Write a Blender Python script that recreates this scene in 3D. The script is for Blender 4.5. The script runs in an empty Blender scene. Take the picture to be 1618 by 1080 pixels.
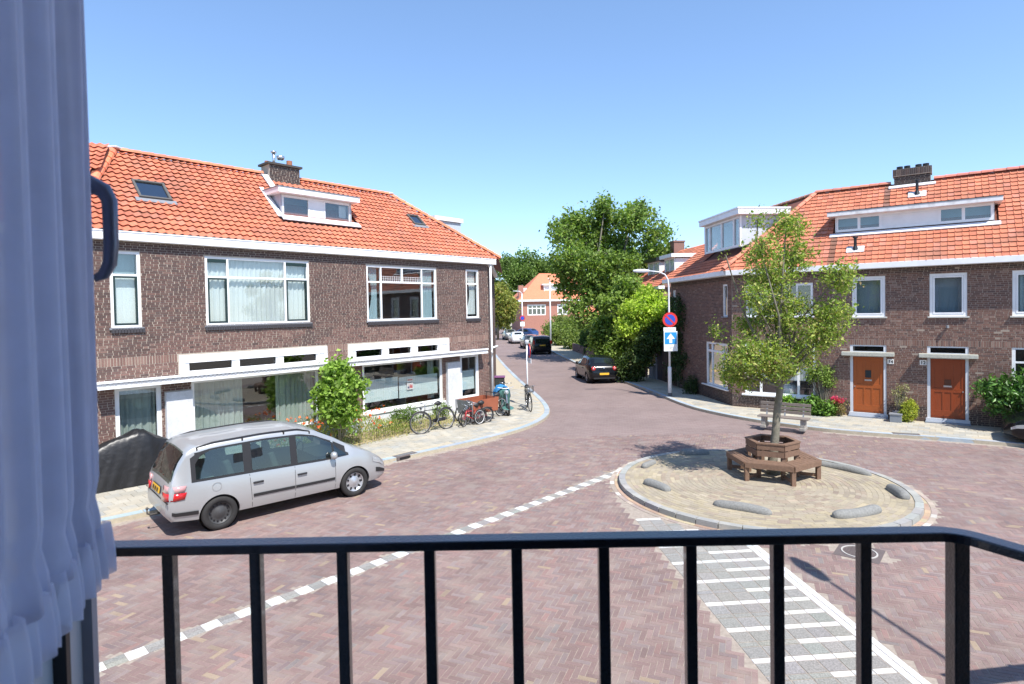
import bpy, bmesh, math, random
import numpy as np
from mathutils import Vector, Matrix
rng = np.random.default_rng(7)
random.seed(7)
scene = bpy.context.scene
COL = scene.collection
PI = math.pi

# ------------------------------------------------------------------ camera
CAM_H = 4.15
FPX = 930.0            # focal length in pixels of a 1618 px wide picture
YH = 489.0             # horizon row at the picture centre column
PITCH = math.atan(FPX / 41000.0)
ROLL = 0.018
cam_data = bpy.data.cameras.new('camera')
cam = bpy.data.objects.new('camera', cam_data)
COL.objects.link(cam)
scene.camera = cam
cam_data.sensor_fit = 'HORIZONTAL'
cam_data.sensor_width = 36.0
cam_data.lens = 36.0 * FPX / 1618.0
cam_data.shift_y = ((YH + FPX * math.tan(PITCH)) - 540.0) / 1618.0
cam_data.clip_start = 0.05
cam_data.clip_end = 2000.0
cam.matrix_world = (Matrix.Translation((0, 0, CAM_H)) @ Matrix.Rotation(PI / 2 - PITCH, 4, 'X')
                    @ Matrix.Rotation(-ROLL, 4, 'Z'))
cam_data.dof.use_dof = True
cam_data.dof.focus_distance = 13.0
cam_data.dof.aperture_fstop = 9.0

# ------------------------------------------------------------------ sky and sun
SUN_AZ = math.radians(-29.0)      # direction the light travels, from +Y towards +X
SUN_EL = math.radians(56.0)
world = bpy.data.worlds.new("World")
scene.world = world
world.use_nodes = True
wn = world.node_tree
for nd in list(wn.nodes): wn.nodes.remove(nd)
sky = wn.nodes.new('ShaderNodeTexSky')
sky.sky_type = 'NISHITA'
sky.sun_disc = False
sky.sun_elevation = SUN_EL
sky.sun_rotation = SUN_AZ + PI
sky.altitude = 0.0
sky.air_density = 0.85
sky.dust_density = 0.1
sky.ozone_density = 1.6
bg = wn.nodes.new('ShaderNodeBackground')
bg.inputs['Strength'].default_value = 0.15
wo = wn.nodes.new('ShaderNodeOutputWorld')
gm = wn.nodes.new('ShaderNodeGamma'); gm.inputs['Gamma'].default_value = 0.8
tn_ = wn.nodes.new('ShaderNodeMix'); tn_.data_type = 'RGBA'; tn_.blend_type = 'MULTIPLY'; tn_.inputs[0].default_value = 1.0
tn_.inputs[7].default_value = (1.10, 1.30, 1.52, 1)
wn.links.new(sky.outputs[0], gm.inputs['Color']); wn.links.new(gm.outputs[0], tn_.inputs[6])
wn.links.new(tn_.outputs[2], bg.inputs['Color'])
wn.links.new(bg.outputs[0], wo.inputs['Surface'])
sd = bpy.data.lights.new('sun', 'SUN')
sd.energy = 4.7
sd.angle = math.radians(0.53)
sd.color = (1.0, 0.955, 0.89)
so = bpy.data.objects.new('sun', sd)
COL.objects.link(so)
Ldir = Vector((math.sin(SUN_AZ) * math.cos(SUN_EL), math.cos(SUN_AZ) * math.cos(SUN_EL), -math.sin(SUN_EL)))
so.rotation_euler = Ldir.to_track_quat('-Z', 'Y').to_euler()
so.location = (0, 0, 30)
scene.view_settings.view_transform = 'Standard'
scene.view_settings.look = 'None'
scene.view_settings.gamma = 1.0
scene.view_settings.use_curve_mapping = False
scene.view_settings.exposure = 0.66
scene.cycles.max_bounces = 8
scene.cycles.transparent_max_bounces = 12
scene.cycles.diffuse_bounces = 3

# ------------------------------------------------------------------ materials
MATS = {}
def mat(name, col, rough=0.7, noise=0.0, scale=8.0, bump=0.0, bscale=60.0, tint=None, metal=0.0,
        spec=0.5, coat=0.0, dark=None, dscale=1.0, damt=0.0, stretch=None, big=None):
    """Procedural material. tint None / 'attr' (per-piece colour attribute) / 'obj' (object colour)."""
    if name in MATS: return MATS[name]
    m = bpy.data.materials.new(name); m.use_nodes = True
    nt = m.node_tree; N = nt.nodes; L = nt.links
    b = N['Principled BSDF']
    b.inputs['Roughness'].default_value = rough
    b.inputs['Metallic'].default_value = metal
    b.inputs['Specular IOR Level'].default_value = spec
    if coat: b.inputs['Coat Weight'].default_value = coat; b.inputs['Coat Roughness'].default_value = 0.04
    geo = N.new('ShaderNodeNewGeometry')
    pos = geo.outputs['Position']
    if stretch:
        vm = N.new('ShaderNodeVectorMath'); vm.operation = 'MULTIPLY'
        vm.inputs[1].default_value = stretch
        L.new(pos, vm.inputs[0]); pos = vm.outputs[0]
    rgb = N.new('ShaderNodeRGB'); rgb.outputs[0].default_value = (*col, 1)
    cur = rgb.outputs[0]
    def mul(a, bb, f=1.0):
        x = N.new('ShaderNodeMix'); x.data_type = 'RGBA'; x.blend_type = 'MULTIPLY'
        x.inputs[0].default_value = f
        L.new(a, x.inputs[6]); L.new(bb, x.inputs[7]); return x.outputs[2]
    if tint == 'attr':
        at = N.new('ShaderNodeAttribute'); at.attribute_name = 'tint'; cur = mul(cur, at.outputs['Color'])
    elif tint == 'obj':
        oi = N.new('ShaderNodeObjectInfo'); cur = mul(cur, oi.outputs['Color'])
    if noise > 0:
        tn = N.new('ShaderNodeTexNoise'); tn.inputs['Scale'].default_value = scale
        tn.inputs['Detail'].default_value = 6.0; tn.inputs['Roughness'].default_value = 0.65
        L.new(pos, tn.inputs['Vector'])
        mr = N.new('ShaderNodeMapRange'); mr.inputs[1].default_value = 0.25; mr.inputs[2].default_value = 0.75
        mr.inputs[3].default_value = 1 - noise; mr.inputs[4].default_value = 1 + noise
        L.new(tn.outputs[0], mr.inputs[0])
        vm = N.new('ShaderNodeVectorMath'); vm.operation = 'SCALE'
        L.new(cur, vm.inputs[0]); L.new(mr.outputs[0], vm.inputs['Scale']); cur = vm.outputs[0]
    if big:
        tn = N.new('ShaderNodeTexNoise'); tn.inputs['Scale'].default_value = big[0]; tn.inputs['Detail'].default_value = 7.0
        tn.inputs['Roughness'].default_value = 0.6; tn.inputs['Distortion'].default_value = 0.6
        L.new(geo.outputs['Position'], tn.inputs['Vector'])
        mr = N.new('ShaderNodeMapRange'); mr.inputs[1].default_value = 0.3; mr.inputs[2].default_value = 0.7
        mr.inputs[3].default_value = 1 - big[1]; mr.inputs[4].default_value = 1 + big[1]
        L.new(tn.outputs[0], mr.inputs[0])
        vm = N.new('ShaderNodeVectorMath'); vm.operation = 'SCALE'
        L.new(cur, vm.inputs[0]); L.new(mr.outputs[0], vm.inputs['Scale']); cur = vm.outputs[0]
    if dark is not None:
        tn = N.new('ShaderNodeTexNoise'); tn.inputs['Scale'].default_value = dscale
        tn.inputs['Detail'].default_value = 4.0
        L.new(pos, tn.inputs['Vector'])
        mr = N.new('ShaderNodeMapRange'); mr.inputs[1].default_value = 0.48; mr.inputs[2].default_value = 0.7
        mr.inputs[3].default_value = 0.0; mr.inputs[4].default_value = damt
        L.new(tn.outputs[0], mr.inputs[0])
        x = N.new('ShaderNodeMix'); x.data_type = 'RGBA'
        L.new(mr.outputs[0], x.inputs[0]); L.new(cur, x.inputs[6]); x.inputs[7].default_value = (*dark, 1)
        cur = x.outputs[2]
    L.new(cur, b.inputs['Base Color'])
    if bump > 0:
        tn = N.new('ShaderNodeTexNoise'); tn.inputs['Scale'].default_value = bscale
        tn.inputs['Detail'].default_value = 5.0
        L.new(pos, tn.inputs['Vector'])
        bp = N.new('ShaderNodeBump'); bp.inputs['Strength'].default_value = bump
        bp.inputs['Distance'].default_value = 0.01
        L.new(tn.outputs[0], bp.inputs['Height']); L.new(bp.outputs[0], b.inputs['Normal'])
    MATS[name] = m
    return m

def glass(name, tintc, refl=(1, 1, 1), base=0.06, rough=0.01):
    if name in MATS: return MATS[name]
    m = bpy.data.materials.new(name); m.use_nodes = True
    N = m.node_tree.nodes; L = m.node_tree.links
    for nd in list(N): N.remove(nd)
    o = N.new('ShaderNodeOutputMaterial'); mx = N.new('ShaderNodeMixShader')
    t = N.new('ShaderNodeBsdfTransparent'); t.inputs[0].default_value = (*tintc, 1)
    g = N.new('ShaderNodeBsdfGlossy'); g.inputs['Roughness'].default_value = rough
    g.inputs['Color'].default_value = (*refl, 1)
    tn = N.new('ShaderNodeTexNoise'); tn.inputs['Scale'].default_value = 1.6
    bp = N.new('ShaderNodeBump'); bp.inputs['Strength'].default_value = 0.05; bp.inputs['Distance'].default_value = 0.015
    geo = N.new('ShaderNodeNewGeometry'); L.new(geo.outputs['Position'], tn.inputs['Vector'])
    L.new(tn.outputs[0], bp.inputs['Height']); L.new(bp.outputs[0], g.inputs['Normal'])
    lw = N.new('ShaderNodeFresnel')
    io = N.new('ShaderNodeMapRange'); io.inputs[3].default_value = 1.5; io.inputs[4].default_value = 1 / 1.5
    L.new(geo.outputs['Backfacing'], io.inputs[0]); L.new(io.outputs[0], lw.inputs[0])
    ad = N.new('ShaderNodeMath'); ad.operation = 'ADD'; ad.use_clamp = True; ad.inputs[1].default_value = base
    L.new(lw.outputs[0], ad.inputs[0]); L.new(ad.outputs[0], mx.inputs[0])
    L.new(t.outputs[0], mx.inputs[1]); L.new(g.outputs[0], mx.inputs[2]); L.new(mx.outputs[0], o.inputs[0])
    MATS[name] = m
    return m

def leafmat(name, col, trans=0.35, rough=0.55):
    if name in MATS: return MATS[name]
    m = bpy.data.materials.new(name); m.use_nodes = True
    N = m.node_tree.nodes; L = m.node_tree.links
    b = N['Principled BSDF']; o = N['Material Output']
    b.inputs['Roughness'].default_value = rough
    b.inputs['Specular IOR Level'].default_value = 0.35
    at = N.new('ShaderNodeAttribute'); at.attribute_name = 'tint'
    mx = N.new('ShaderNodeMix'); mx.data_type = 'RGBA'; mx.blend_type = 'MULTIPLY'; mx.inputs[0].default_value = 1
    L.new(at.outputs['Color'], mx.inputs[6]); mx.inputs[7].default_value = (*col, 1)
    L.new(mx.outputs[2], b.inputs['Base Color'])
    tr = N.new('ShaderNodeBsdfTranslucent')
    m2 = N.new('ShaderNodeMix'); m2.data_type = 'RGBA'; m2.blend_type = 'MULTIPLY'; m2.inputs[0].default_value = 1
    L.new(mx.outputs[2], m2.inputs[6]); m2.inputs[7].default_value = (1.5, 1.7, 0.7, 1)
    L.new(m2.outputs[2], tr.inputs[0])
    ms = N.new('ShaderNodeMixShader'); ms.inputs[0].default_value = trans
    L.new(b.outputs[0], ms.inputs[1]); L.new(tr.outputs[0], ms.inputs[2]); L.new(ms.outputs[0], o.inputs[0])
    MATS[name] = m
    return m

def fabric(name, col, trans=0.4, alpha=1.0):
    if name in MATS: return MATS[name]
    m = bpy.data.materials.new(name); m.use_nodes = True
    N = m.node_tree.nodes; L = m.node_tree.links
    for nd in list(N): N.remove(nd)
    o = N.new('ShaderNodeOutputMaterial')
    d = N.new('ShaderNodeBsdfDiffuse'); t = N.new('ShaderNodeBsdfTranslucent'); mx = N.new('ShaderNodeMixShader')
    geo = N.new('ShaderNodeNewGeometry'); tn = N.new('ShaderNodeTexNoise'); tn.inputs['Scale'].default_value = 30
    tn.inputs['Detail'].default_value = 5
    L.new(geo.outputs['Position'], tn.inputs['Vector'])
    mr = N.new('ShaderNodeMapRange'); mr.inputs[3].default_value = 0.9; mr.inputs[4].default_value = 1.08
    L.new(tn.outputs[0], mr.inputs[0])
    vm = N.new('ShaderNodeVectorMath'); vm.operation = 'SCALE'; vm.inputs[0].default_value = col
    L.new(mr.outputs[0], vm.inputs['Scale'])
    L.new(vm.outputs[0], d.inputs[0]); L.new(vm.outputs[0], t.inputs[0])
    mx.inputs[0].default_value = trans
    L.new(d.outputs[0], mx.inputs[1]); L.new(t.outputs[0], mx.inputs[2])
    out = mx.outputs[0]
    if alpha < 1:
        tp = N.new('ShaderNodeBsdfTransparent'); m2 = N.new('ShaderNodeMixShader'); m2.inputs[0].default_value = alpha
        L.new(tp.outputs[0], m2.inputs[1]); L.new(out, m2.inputs[2]); out = m2.outputs[0]
    L.new(out, o.inputs[0])
    MATS[name] = m
    return m

white = mat('white_paint', (0.82, 0.825, 0.83), 0.45, 0.04, 3, 0.05, 40, dark=(0.45, 0.43, 0.40), dscale=2.2, damt=0.22)
whitep = mat('white_stucco', (0.62, 0.63, 0.65), 0.9, 0.14, 9, 0.9, 45, dark=(0.45, 0.46, 0.48), dscale=2.0, damt=0.35)
dkgreen = mat('dark_green_paint', (0.012, 0.030, 0.028), 0.35, 0.1, 8)
blackm = mat('black_metal', (0.012, 0.012, 0.014), 0.42, 0.2, 20, 0.1, 120)
blackp = mat('black_plastic', (0.02, 0.02, 0.022), 0.5, 0.1, 20)
rubber = mat('rubber', (0.022, 0.021, 0.021), 0.8, 0.25, 14, 0.1, 150)
steel = mat('steel', (0.55, 0.56, 0.58), 0.32, 0.05, 20, metal=0.9)
greyst = mat('grey_stone', (0.33, 0.34, 0.33), 0.8, 0.15, 12, 0.4, 90, tint='attr')
lead = mat('lead', (0.22, 0.23, 0.25), 0.55, 0.15, 8, 0.2, 30)
indoor = mat('interior_plaster', (0.16, 0.15, 0.14), 0.9, 0.1, 2)
winglass = glass('window_glass', (0.95, 0.975, 0.97), base=0.04)
skyglass = glass('skylight_glass', (0.25, 0.3, 0.33), base=0.25)
carglass = mat('dark_car_glass', (.012, .018, .018), .05, .5, 3, spec=.5, coat=.25)

# ------------------------------------------------------------------ mesh helpers
def wloc(o):
    v = Vector((0, 0, 0))
    while o is not None:
        v = v + o.location; o = o.parent
    return v

class MB:
    def __init__(s): s.v = []; s.f = []; s.c = []
    def add(s, vs, fs, col=None):
        n = len(s.v); s.v += [tuple(p) for p in vs]; s.f += [tuple(i + n for i in f) for f in fs]
        s.c += [col or (1, 1, 1)] * len(vs)
        return s
    def obox(s, c, ax, ay, az, col=None):
        c = Vector(c); ax = Vector(ax); ay = Vector(ay); az = Vector(az)
        vs = [c + ax * i + ay * j + az * k for k in (-1, 1) for j in (-1, 1) for i in (-1, 1)]
        return s.add(vs, [(0, 2, 3, 1), (4, 5, 7, 6), (0, 1, 5, 4), (2, 6, 7, 3), (0, 4, 6, 2), (1, 3, 7, 5)], col)
    def box(s, x0, x1, y0, y1, z0, z1, col=None):
        return s.obox(((x0 + x1) / 2, (y0 + y1) / 2, (z0 + z1) / 2), ((x1 - x0) / 2, 0, 0), (0, (y1 - y0) / 2, 0), (0, 0, (z1 - z0) / 2), col)
    def bar(s, a, b, w, h, up=(0, 0, 1), col=None):
        a = Vector(a); b = Vector(b); d = b - a; u = Vector(up); sd_ = d.cross(u)
        if sd_.length < 1e-6: sd_ = Vector((1, 0, 0))
        sd_.normalize(); u = sd_.cross(d).normalized()
        return s.obox((a + b) / 2, d / 2, sd_ * w / 2, u * h / 2, col)
    def tube(s, pts, r, n=8, cap=True, col=None):
        pts = [Vector(p) for p in pts]; rr = r if hasattr(r, '__len__') else [r] * len(pts)
        base = len(s.v); vs = []; fs = []
        prev = None
        for i, p in enumerate(pts):
            t = (pts[min(i + 1, len(pts) - 1)] - pts[max(i - 1, 0)])
            if t.length < 1e-9: t = Vector((0, 0, 1))
            t.normalize()
            if prev is None:
                a = t.cross(Vector((0, 0, 1)))
                if a.length < 0.1: a = t.cross(Vector((1, 0, 0)))
            else:
                a = prev - t * prev.dot(t)
                if a.length < 1e-6: a = t.orthogonal()
            a.normalize(); b = t.cross(a); prev = a
            for k in range(n):
                th = 2 * PI * k / n
                vs.append(p + (a * math.cos(th) + b * math.sin(th)) * rr[i])
        for i in range(len(pts) - 1):
            for k in range(n):
                k2 = (k + 1) % n
                fs.append((i * n + k, i * n + k2, (i + 1) * n + k2, (i + 1) * n + k))
        if cap:
            fs.append(tuple(range(n - 1, -1, -1))); m = (len(pts) - 1) * n
            fs.append(tuple(m + k for k in range(n)))
        return s.add(vs, fs, col)
    def lathe(s, prof, o=(0, 0, 0), axis=(0, 0, 1), n=24, col=None, closed=False):
        """prof: list of (radius, height along axis)"""
        o = Vector(o); ax = Vector(axis).normalized(); a = ax.orthogonal().normalized(); b = ax.cross(a)
        vs = []; fs = []
        m = len(prof)
        for r, h in prof:
            for k in range(n):
                th = 2 * PI * k / n
                vs.append(o + ax * h + (a * math.cos(th) + b * math.sin(th)) * r)
        for i in range(m if closed else m - 1):
            for k in range(n):
                k2 = (k + 1) % n; j = (i + 1) % m
                fs.append((i * n + k, i * n + k2, j * n + k2, j * n + k))
        return s.add(vs, fs, col)
    def poly(s, pts, thick=None, nrm=None, col=None):
        n = len(pts)
        if thick is None: return s.add(pts, [tuple(range(n))], col)
        nv = Vector(nrm).normalized() * thick
        vs = [Vector(p) for p in pts] + [Vector(p) + nv for p in pts]
        fs = [tuple(range(n - 1, -1, -1)), tuple(range(n, 2 * n))] + [(i, (i + 1) % n, n + (i + 1) % n, n + i) for i in range(n)]
        return s.add(vs, fs, col)
    def build(s, name, m, parent=None, local=False, smooth=False, bevel=0, kind=None, recalc=True, tint=False, sub=0):
        me = bpy.data.meshes.new(name)
        off = Vector((0, 0, 0)) if (local or parent is None) else wloc(parent)
        org = Vector((0, 0, 0))
        if parent is None and not local and s.v:
            a = np.array(s.v); org = Vector(((a[:, 0].min() + a[:, 0].max()) / 2, (a[:, 1].min() + a[:, 1].max()) / 2, a[:, 2].min()))
            off = org
        vs = [(p[0] - off[0], p[1] - off[1], p[2] - off[2]) for p in s.v]
        me.from_pydata(vs, [], s.f)
        if tint:
            at = me.color_attributes.new('tint', 'FLOAT_COLOR', 'POINT')
            at.data.foreach_set('color', np.array([(*c, 1) for c in s.c], dtype=np.float32).ravel())
        if recalc:
            bm = bmesh.new(); bm.from_mesh(me); bmesh.ops.recalc_face_normals(bm, faces=bm.faces); bm.to_mesh(me); bm.free()
        if smooth:
            me.polygons.foreach_set('use_smooth', [True] * len(me.polygons))
        me.materials.append(m)
        o = bpy.data.objects.new(name, me); COL.objects.link(o)
        o.location = org
        if parent is not None: o.parent = parent
        if bevel:
            b = o.modifiers.new('bevel', 'BEVEL'); b.width = bevel; b.segments = 2; b.limit_method = 'ANGLE'
        if sub:
            b = o.modifiers.new('sub', 'SUBSURF'); b.levels = sub; b.render_levels = sub
        if kind: o['kind'] = kind
        if smooth and not sub:
            md = o.modifiers.new('wn', 'WEIGHTED_NORMAL') if bevel else None
        return o

def tag(o, label=None, cat=None, group=None, kind=None):
    if label: o['label'] = label
    if cat: o['category'] = cat
    if group: o['group'] = group
    if kind: o['kind'] = kind
    return o
def thing(name, loc, label, cat, group=None, rz=0.0):
    o = bpy.data.objects.new(name, None); COL.objects.link(o)
    o.location = loc; o.rotation_euler = (0, 0, rz); o.empty_display_size = 0.3
    return tag(o, label, cat, group)
def copy_tree(o, parent=None):
    c = o.copy(); COL.objects.link(c); c.parent = parent
    for ch in list(o.children): copy_tree(ch, c)
    return c

# camera projection, used to choose which pieces show largest
Rcam = np.array(cam.matrix_world.to_3x3()).T
def project(P):
    q = (np.asarray(P) - np.array([0, 0, CAM_H])) @ Rcam.T
    z = -q[:, 2]; z = np.where(z > 0.01, z, 0.01)
    x = 809 + FPX * q[:, 0] / z
    y = (YH + FPX * math.tan(PITCH)) - FPX * q[:, 1] / z
    return x, y, z

BOXT = (np.array([(-1, -1, -1), (1, -1, -1), (1, 1, -1), (-1, 1, -1), (-.985, -.965, 1), (.985, -.965, 1), (.985, .965, 1), (-.985, .965, 1)], float),
        [(4, 5, 6, 7), (0, 1, 5, 4), (1, 2, 6, 5), (2, 3, 7, 6), (3, 0, 4, 7)])
def np_mesh(name, V, F, m, parent, T=None, kind=None, smooth=False):
    """V (n,3), F (k,4) arrays; vertex positions relative to parent origin."""
    me = bpy.data.meshes.new(name)
    nf, k = F.shape
    me.vertices.add(len(V)); me.vertices.foreach_set('co', V.astype(np.float32).ravel())
    me.loops.add(nf * k); me.loops.foreach_set('vertex_index', F.astype(np.int32).ravel())
    me.polygons.add(nf); me.polygons.foreach_set('loop_start', np.arange(0, nf * k, k, dtype=np.int32))
    me.polygons.foreach_set('loop_total', np.full(nf, k, dtype=np.int32))
    me.polygons.foreach_set('use_smooth', np.full(nf, bool(smooth)))
    me.update(calc_edges=True); me.validate()
    if T is not None:
        at = me.color_attributes.new('tint', 'FLOAT_COLOR', 'POINT')
        C = np.ones((len(V), 4), np.float32); C[:, :3] = T
        at.data.foreach_set('color', C.ravel())
    me.materials.append(m)
    o = bpy.data.objects.new(name, me); COL.objects.link(o)
    if parent is not None: o.parent = parent
    if kind: o['kind'] = kind
    return o

def pieces(name, restname, parent, M, T, matobj, matattr, tmpl=BOXT, n=300, smooth=False):
    """M (k,4,4) world matrices (columns are half axes for the box template), T (k,3) tints."""
    if len(M) == 0: return
    P = M[:, :3, 3]
    x, y, z = project(P)
    vis = (x > 140) & (x < 1640) & (y > 0) & (y < 1090) & (z > 0.5)
    score = np.where(vis, 1.0, 0.001) / np.linalg.norm(P - np.array([0, 0, CAM_H]), axis=1)
    order = np.argsort(-score)
    n = min(n, int(vis.sum()))
    own, rest = order[:n], order[n:]
    off = np.array(wloc(parent)) if parent is not None else np.zeros(3)
    me = bpy.data.meshes.new(name)
    me.from_pydata([tuple(p) for p in tmpl[0]], [], tmpl[1]); me.materials.append(matobj)
    if smooth: me.polygons.foreach_set('use_smooth', [True] * len(me.polygons))
    for i in own:
        o = bpy.data.objects.new(name, me); COL.objects.link(o); o.parent = parent
        mm = M[i].copy(); mm[:3, 3] -= off
        o.matrix_local = Matrix(mm.tolist()); o.color = (*T[i], 1)
    if len(rest):
        tv = np.c_[tmpl[0], np.ones(len(tmpl[0]))]
        V = np.einsum('kij,vj->kvi', M[rest], tv)[:, :, :3] - off
        fq = np.array([f if len(f) == 4 else f + (f[-1],) for f in tmpl[1]])
        nv = len(tmpl[0])
        F = (fq[None] + (np.arange(len(rest)) * nv)[:, None, None]).reshape(-1, 4)
        np_mesh(restname, V.reshape(-1, 3), F, matattr, parent, np.repeat(T[rest], nv, axis=0), 'stuff', smooth)

def mats4(C, A, B, Nn):
    """stack of matrices from centres and half axis vectors (k,3)"""
    k = len(C); M = np.zeros((k, 4, 4)); M[:, :3, 0] = A; M[:, :3, 1] = B; M[:, :3, 2] = Nn; M[:, :3, 3] = C; M[:, 3, 3] = 1
    return M

class Frame:
    """facade frame: u along the wall, n outwards, z up"""
    def __init__(s, p0, d, n):
        s.p0 = np.array([p0[0], p0[1], 0.]); d = np.array([d[0], d[1], 0.]); s.d = d / np.linalg.norm(d)
        n = np.array([n[0], n[1], 0.]); s.n = n / np.linalg.norm(n)
    def P(s, u, n, z): return tuple(s.p0 + s.d * u + s.n * n + np.array([0, 0, z]))
    def box(s, mb, u0, u1, n0, n1, z0, z1, col=None):
        return mb.obox(s.P((u0 + u1) / 2, (n0 + n1) / 2, (z0 + z1) / 2), s.d * (u1 - u0) / 2, s.n * (n1 - n0) / 2, (0, 0, (z1 - z0) / 2), col)

def jit(n, base, spread, rs=None):
    base = np.array(base); k = rng.normal(1, spread, (n, 1)); h = rng.normal(1, spread * 0.35, (n, 3))
    return np.clip(base * k * h, 0.003, 3.0)
def pick(n, cols, w):
    idx = rng.choice(len(cols), n, p=np.array(w) / sum(w)); return np.array(cols)[idx]
# ================================================================== GROUND
def inpoly(P, poly):
    x, y = P[:, 0], P[:, 1]; ins = np.zeros(len(P), bool); n = len(poly)
    for i in range(n):
        x1, y1 = poly[i]; x2, y2 = poly[(i + 1) % n]
        if y1 == y2: continue
        c = ((y1 > y) != (y2 > y)) & (x < (x2 - x1) * (y - y1) / (y2 - y1) + x1); ins ^= c
    return ins
def distline(P, line):
    d = np.full(len(P), 1e9)
    for a, b in zip(line[:-1], line[1:]):
        a = np.array(a); b = np.array(b); ab = b - a
        t = np.clip(((P - a) @ ab) / (ab @ ab), 0, 1); d = np.minimum(d, np.linalg.norm(P - (a + t[:, None] * ab), axis=1))
    return d
def smoothline(pts, it=2):
    p = [np.array(q, float) for q in pts]
    for _ in range(it):
        q = [p[0]]
        for a, b in zip(p[:-1], p[1:]): q += [a * .75 + b * .25, a * .25 + b * .75]
        q.append(p[-1]); p = q
    return [tuple(a) for a in p]
def offset_line(line, d):
    p = np.array(line); t = np.gradient(p, axis=0); t /= np.linalg.norm(t, axis=1)[:, None]
    return p + np.c_[-t[:, 1], t[:, 0]] * d
def resample(line, step):
    p = np.array(line); s = np.r_[0, np.cumsum(np.linalg.norm(np.diff(p, axis=0), axis=1))]
    q = np.arange(0, s[-1], step); return np.c_[np.interp(q, s, p[:, 0]), np.interp(q, s, p[:, 1])]

KL = smoothline([(-13.5, 7.2), (-8.15, 11.6), (-5.9, 13.8), (-3.63, 15.95), (-2.28, 17.17), (-0.72, 18.71), (0.55, 20.3), (1.28, 22.1), (1.5, 23.7),
      (1.39, 26.05), (0.96, 29.71), (0.38, 34.32), (-0.52, 42.9), (-1.49, 53.43), (-3.2, 75), (-6, 120), (-10, 180)])
KR = smoothline([(20, 13.2), (14.2, 16.65), (12.95, 17.43), (11.53, 18.15), (10.03, 19.04), (8.66, 20.6), (7.69, 22.3), (7.05, 24.21),
      (6.72, 28.52), (6.05, 32.89), (5.25, 37.5), (4.15, 51), (3.0, 68), (.8, 95), (-2.5, 140), (-6, 180)])
ISC = np.array([5.57, 13.42]); ISR = 3.13
WALLL = [(-14.5, 9.5), (-0.99, 24.6), (-0.99, 60), (-8, 160)]
WALLR = [(22, 14.0), (8.87, 23.72), (8.03, 33), (6.4, 60), (-2, 180)]

# zebra crossing: long axis towards the camera, cross axis to the right
ZA = np.array([4.49 - 4.17, 6.31 - 10.24]); ZA /= np.linalg.norm(ZA); ZB = np.array([-ZA[1], ZA[0]])
ZO = np.array([4.06, 11.6])            # top of the right border's outer edge
ZW = 1.72
DA = np.array([-4.97, 6.87]); DB = np.array([2.62, 14.80])
DD = (DB - DA) / np.linalg.norm(DB - DA); DN = np.array([-DD[1], DD[0]]); DLEN = np.linalg.norm(DB - DA)
DA0 = DA - DD * 3.2

roadjoint = mat('road_joint', (0.32, 0.27, 0.225), 0.95, 0.3, 14, 0.4, 80)
# --- road sheet (sheet with far-away paving grain in the material)
def roadmat():
    m = bpy.data.materials.new('road_brick_sheet'); m.use_nodes = True
    N = m.node_tree.nodes; L = m.node_tree.links; b = N['Principled BSDF']; b.inputs['Roughness'].default_value = 0.85
    geo = N.new('ShaderNodeNewGeometry'); mp = N.new('ShaderNodeMapping'); mp.inputs['Rotation'].default_value = (0, 0, math.radians(10))
    L.new(geo.outputs['Position'], mp.inputs[0])
    br = N.new('ShaderNodeTexBrick'); br.inputs['Scale'].default_value = 1.0
    br.inputs['Brick Width'].default_value = 0.21; br.inputs['Row Height'].default_value = 0.075
    br.inputs['Mortar Size'].default_value = 0.006; br.inputs['Color1'].default_value = (0.19, 0.135, 0.126, 1)
    br.inputs['Color2'].default_value = (0.235, 0.178, 0.166, 1); br.inputs['Mortar'].default_value = (0.265, 0.21, 0.185, 1)
    L.new(mp.outputs[0], br.inputs[0])
    n1 = N.new('ShaderNodeTexNoise'); n1.inputs['Scale'].default_value = 0.45; n1.inputs['Detail'].default_value = 8
    L.new(geo.outputs['Position'], n1.inputs['Vector'])
    mr = N.new('ShaderNodeMapRange'); mr.inputs[1].default_value = .3; mr.inputs[2].default_value = .7; mr.inputs[3].default_value = .88; mr.inputs[4].default_value = 1.14
    L.new(n1.outputs[0], mr.inputs[0])
    vm = N.new('ShaderNodeVectorMath'); vm.operation = 'SCALE'; L.new(br.outputs[0], vm.inputs[0]); L.new(mr.outputs[0], vm.inputs['Scale'])
    L.new(vm.outputs[0], b.inputs['Base Color'])
    bp = N.new('ShaderNodeBump'); bp.inputs['Strength'].default_value = .4; bp.inputs['Distance'].default_value = .01
    L.new(br.outputs['Fac'], bp.inputs['Height']); bp.invert = True; L.new(bp.outputs[0], b.inputs['Normal'])
    return m
mb = MB(); mb.poly([(-400, -60, -.05), (400, -60, -.05), (400, 900, -.05), (-400, 900, -.05)])
gmat = mat('earth', (0.13, 0.13, 0.09), 0.95, 0.3, .3)
tag(mb.build('ground', gmat), kind='structure')
road = MB()
road.poly([(-40, -30, -.001), (40, -30, -.001), (40, 19.0, -.001), (-40, 19.0, -.001)])
rd = tag(road.build('road', roadjoint), kind='structure')
far = MB(); far.poly([(-40, 19.0, 0.0), (40, 19.0, 0.0), (40, 200, 0.0), (-40, 200, 0.0)])
far.build('far_road_surface', roadmat(), rd)

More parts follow.
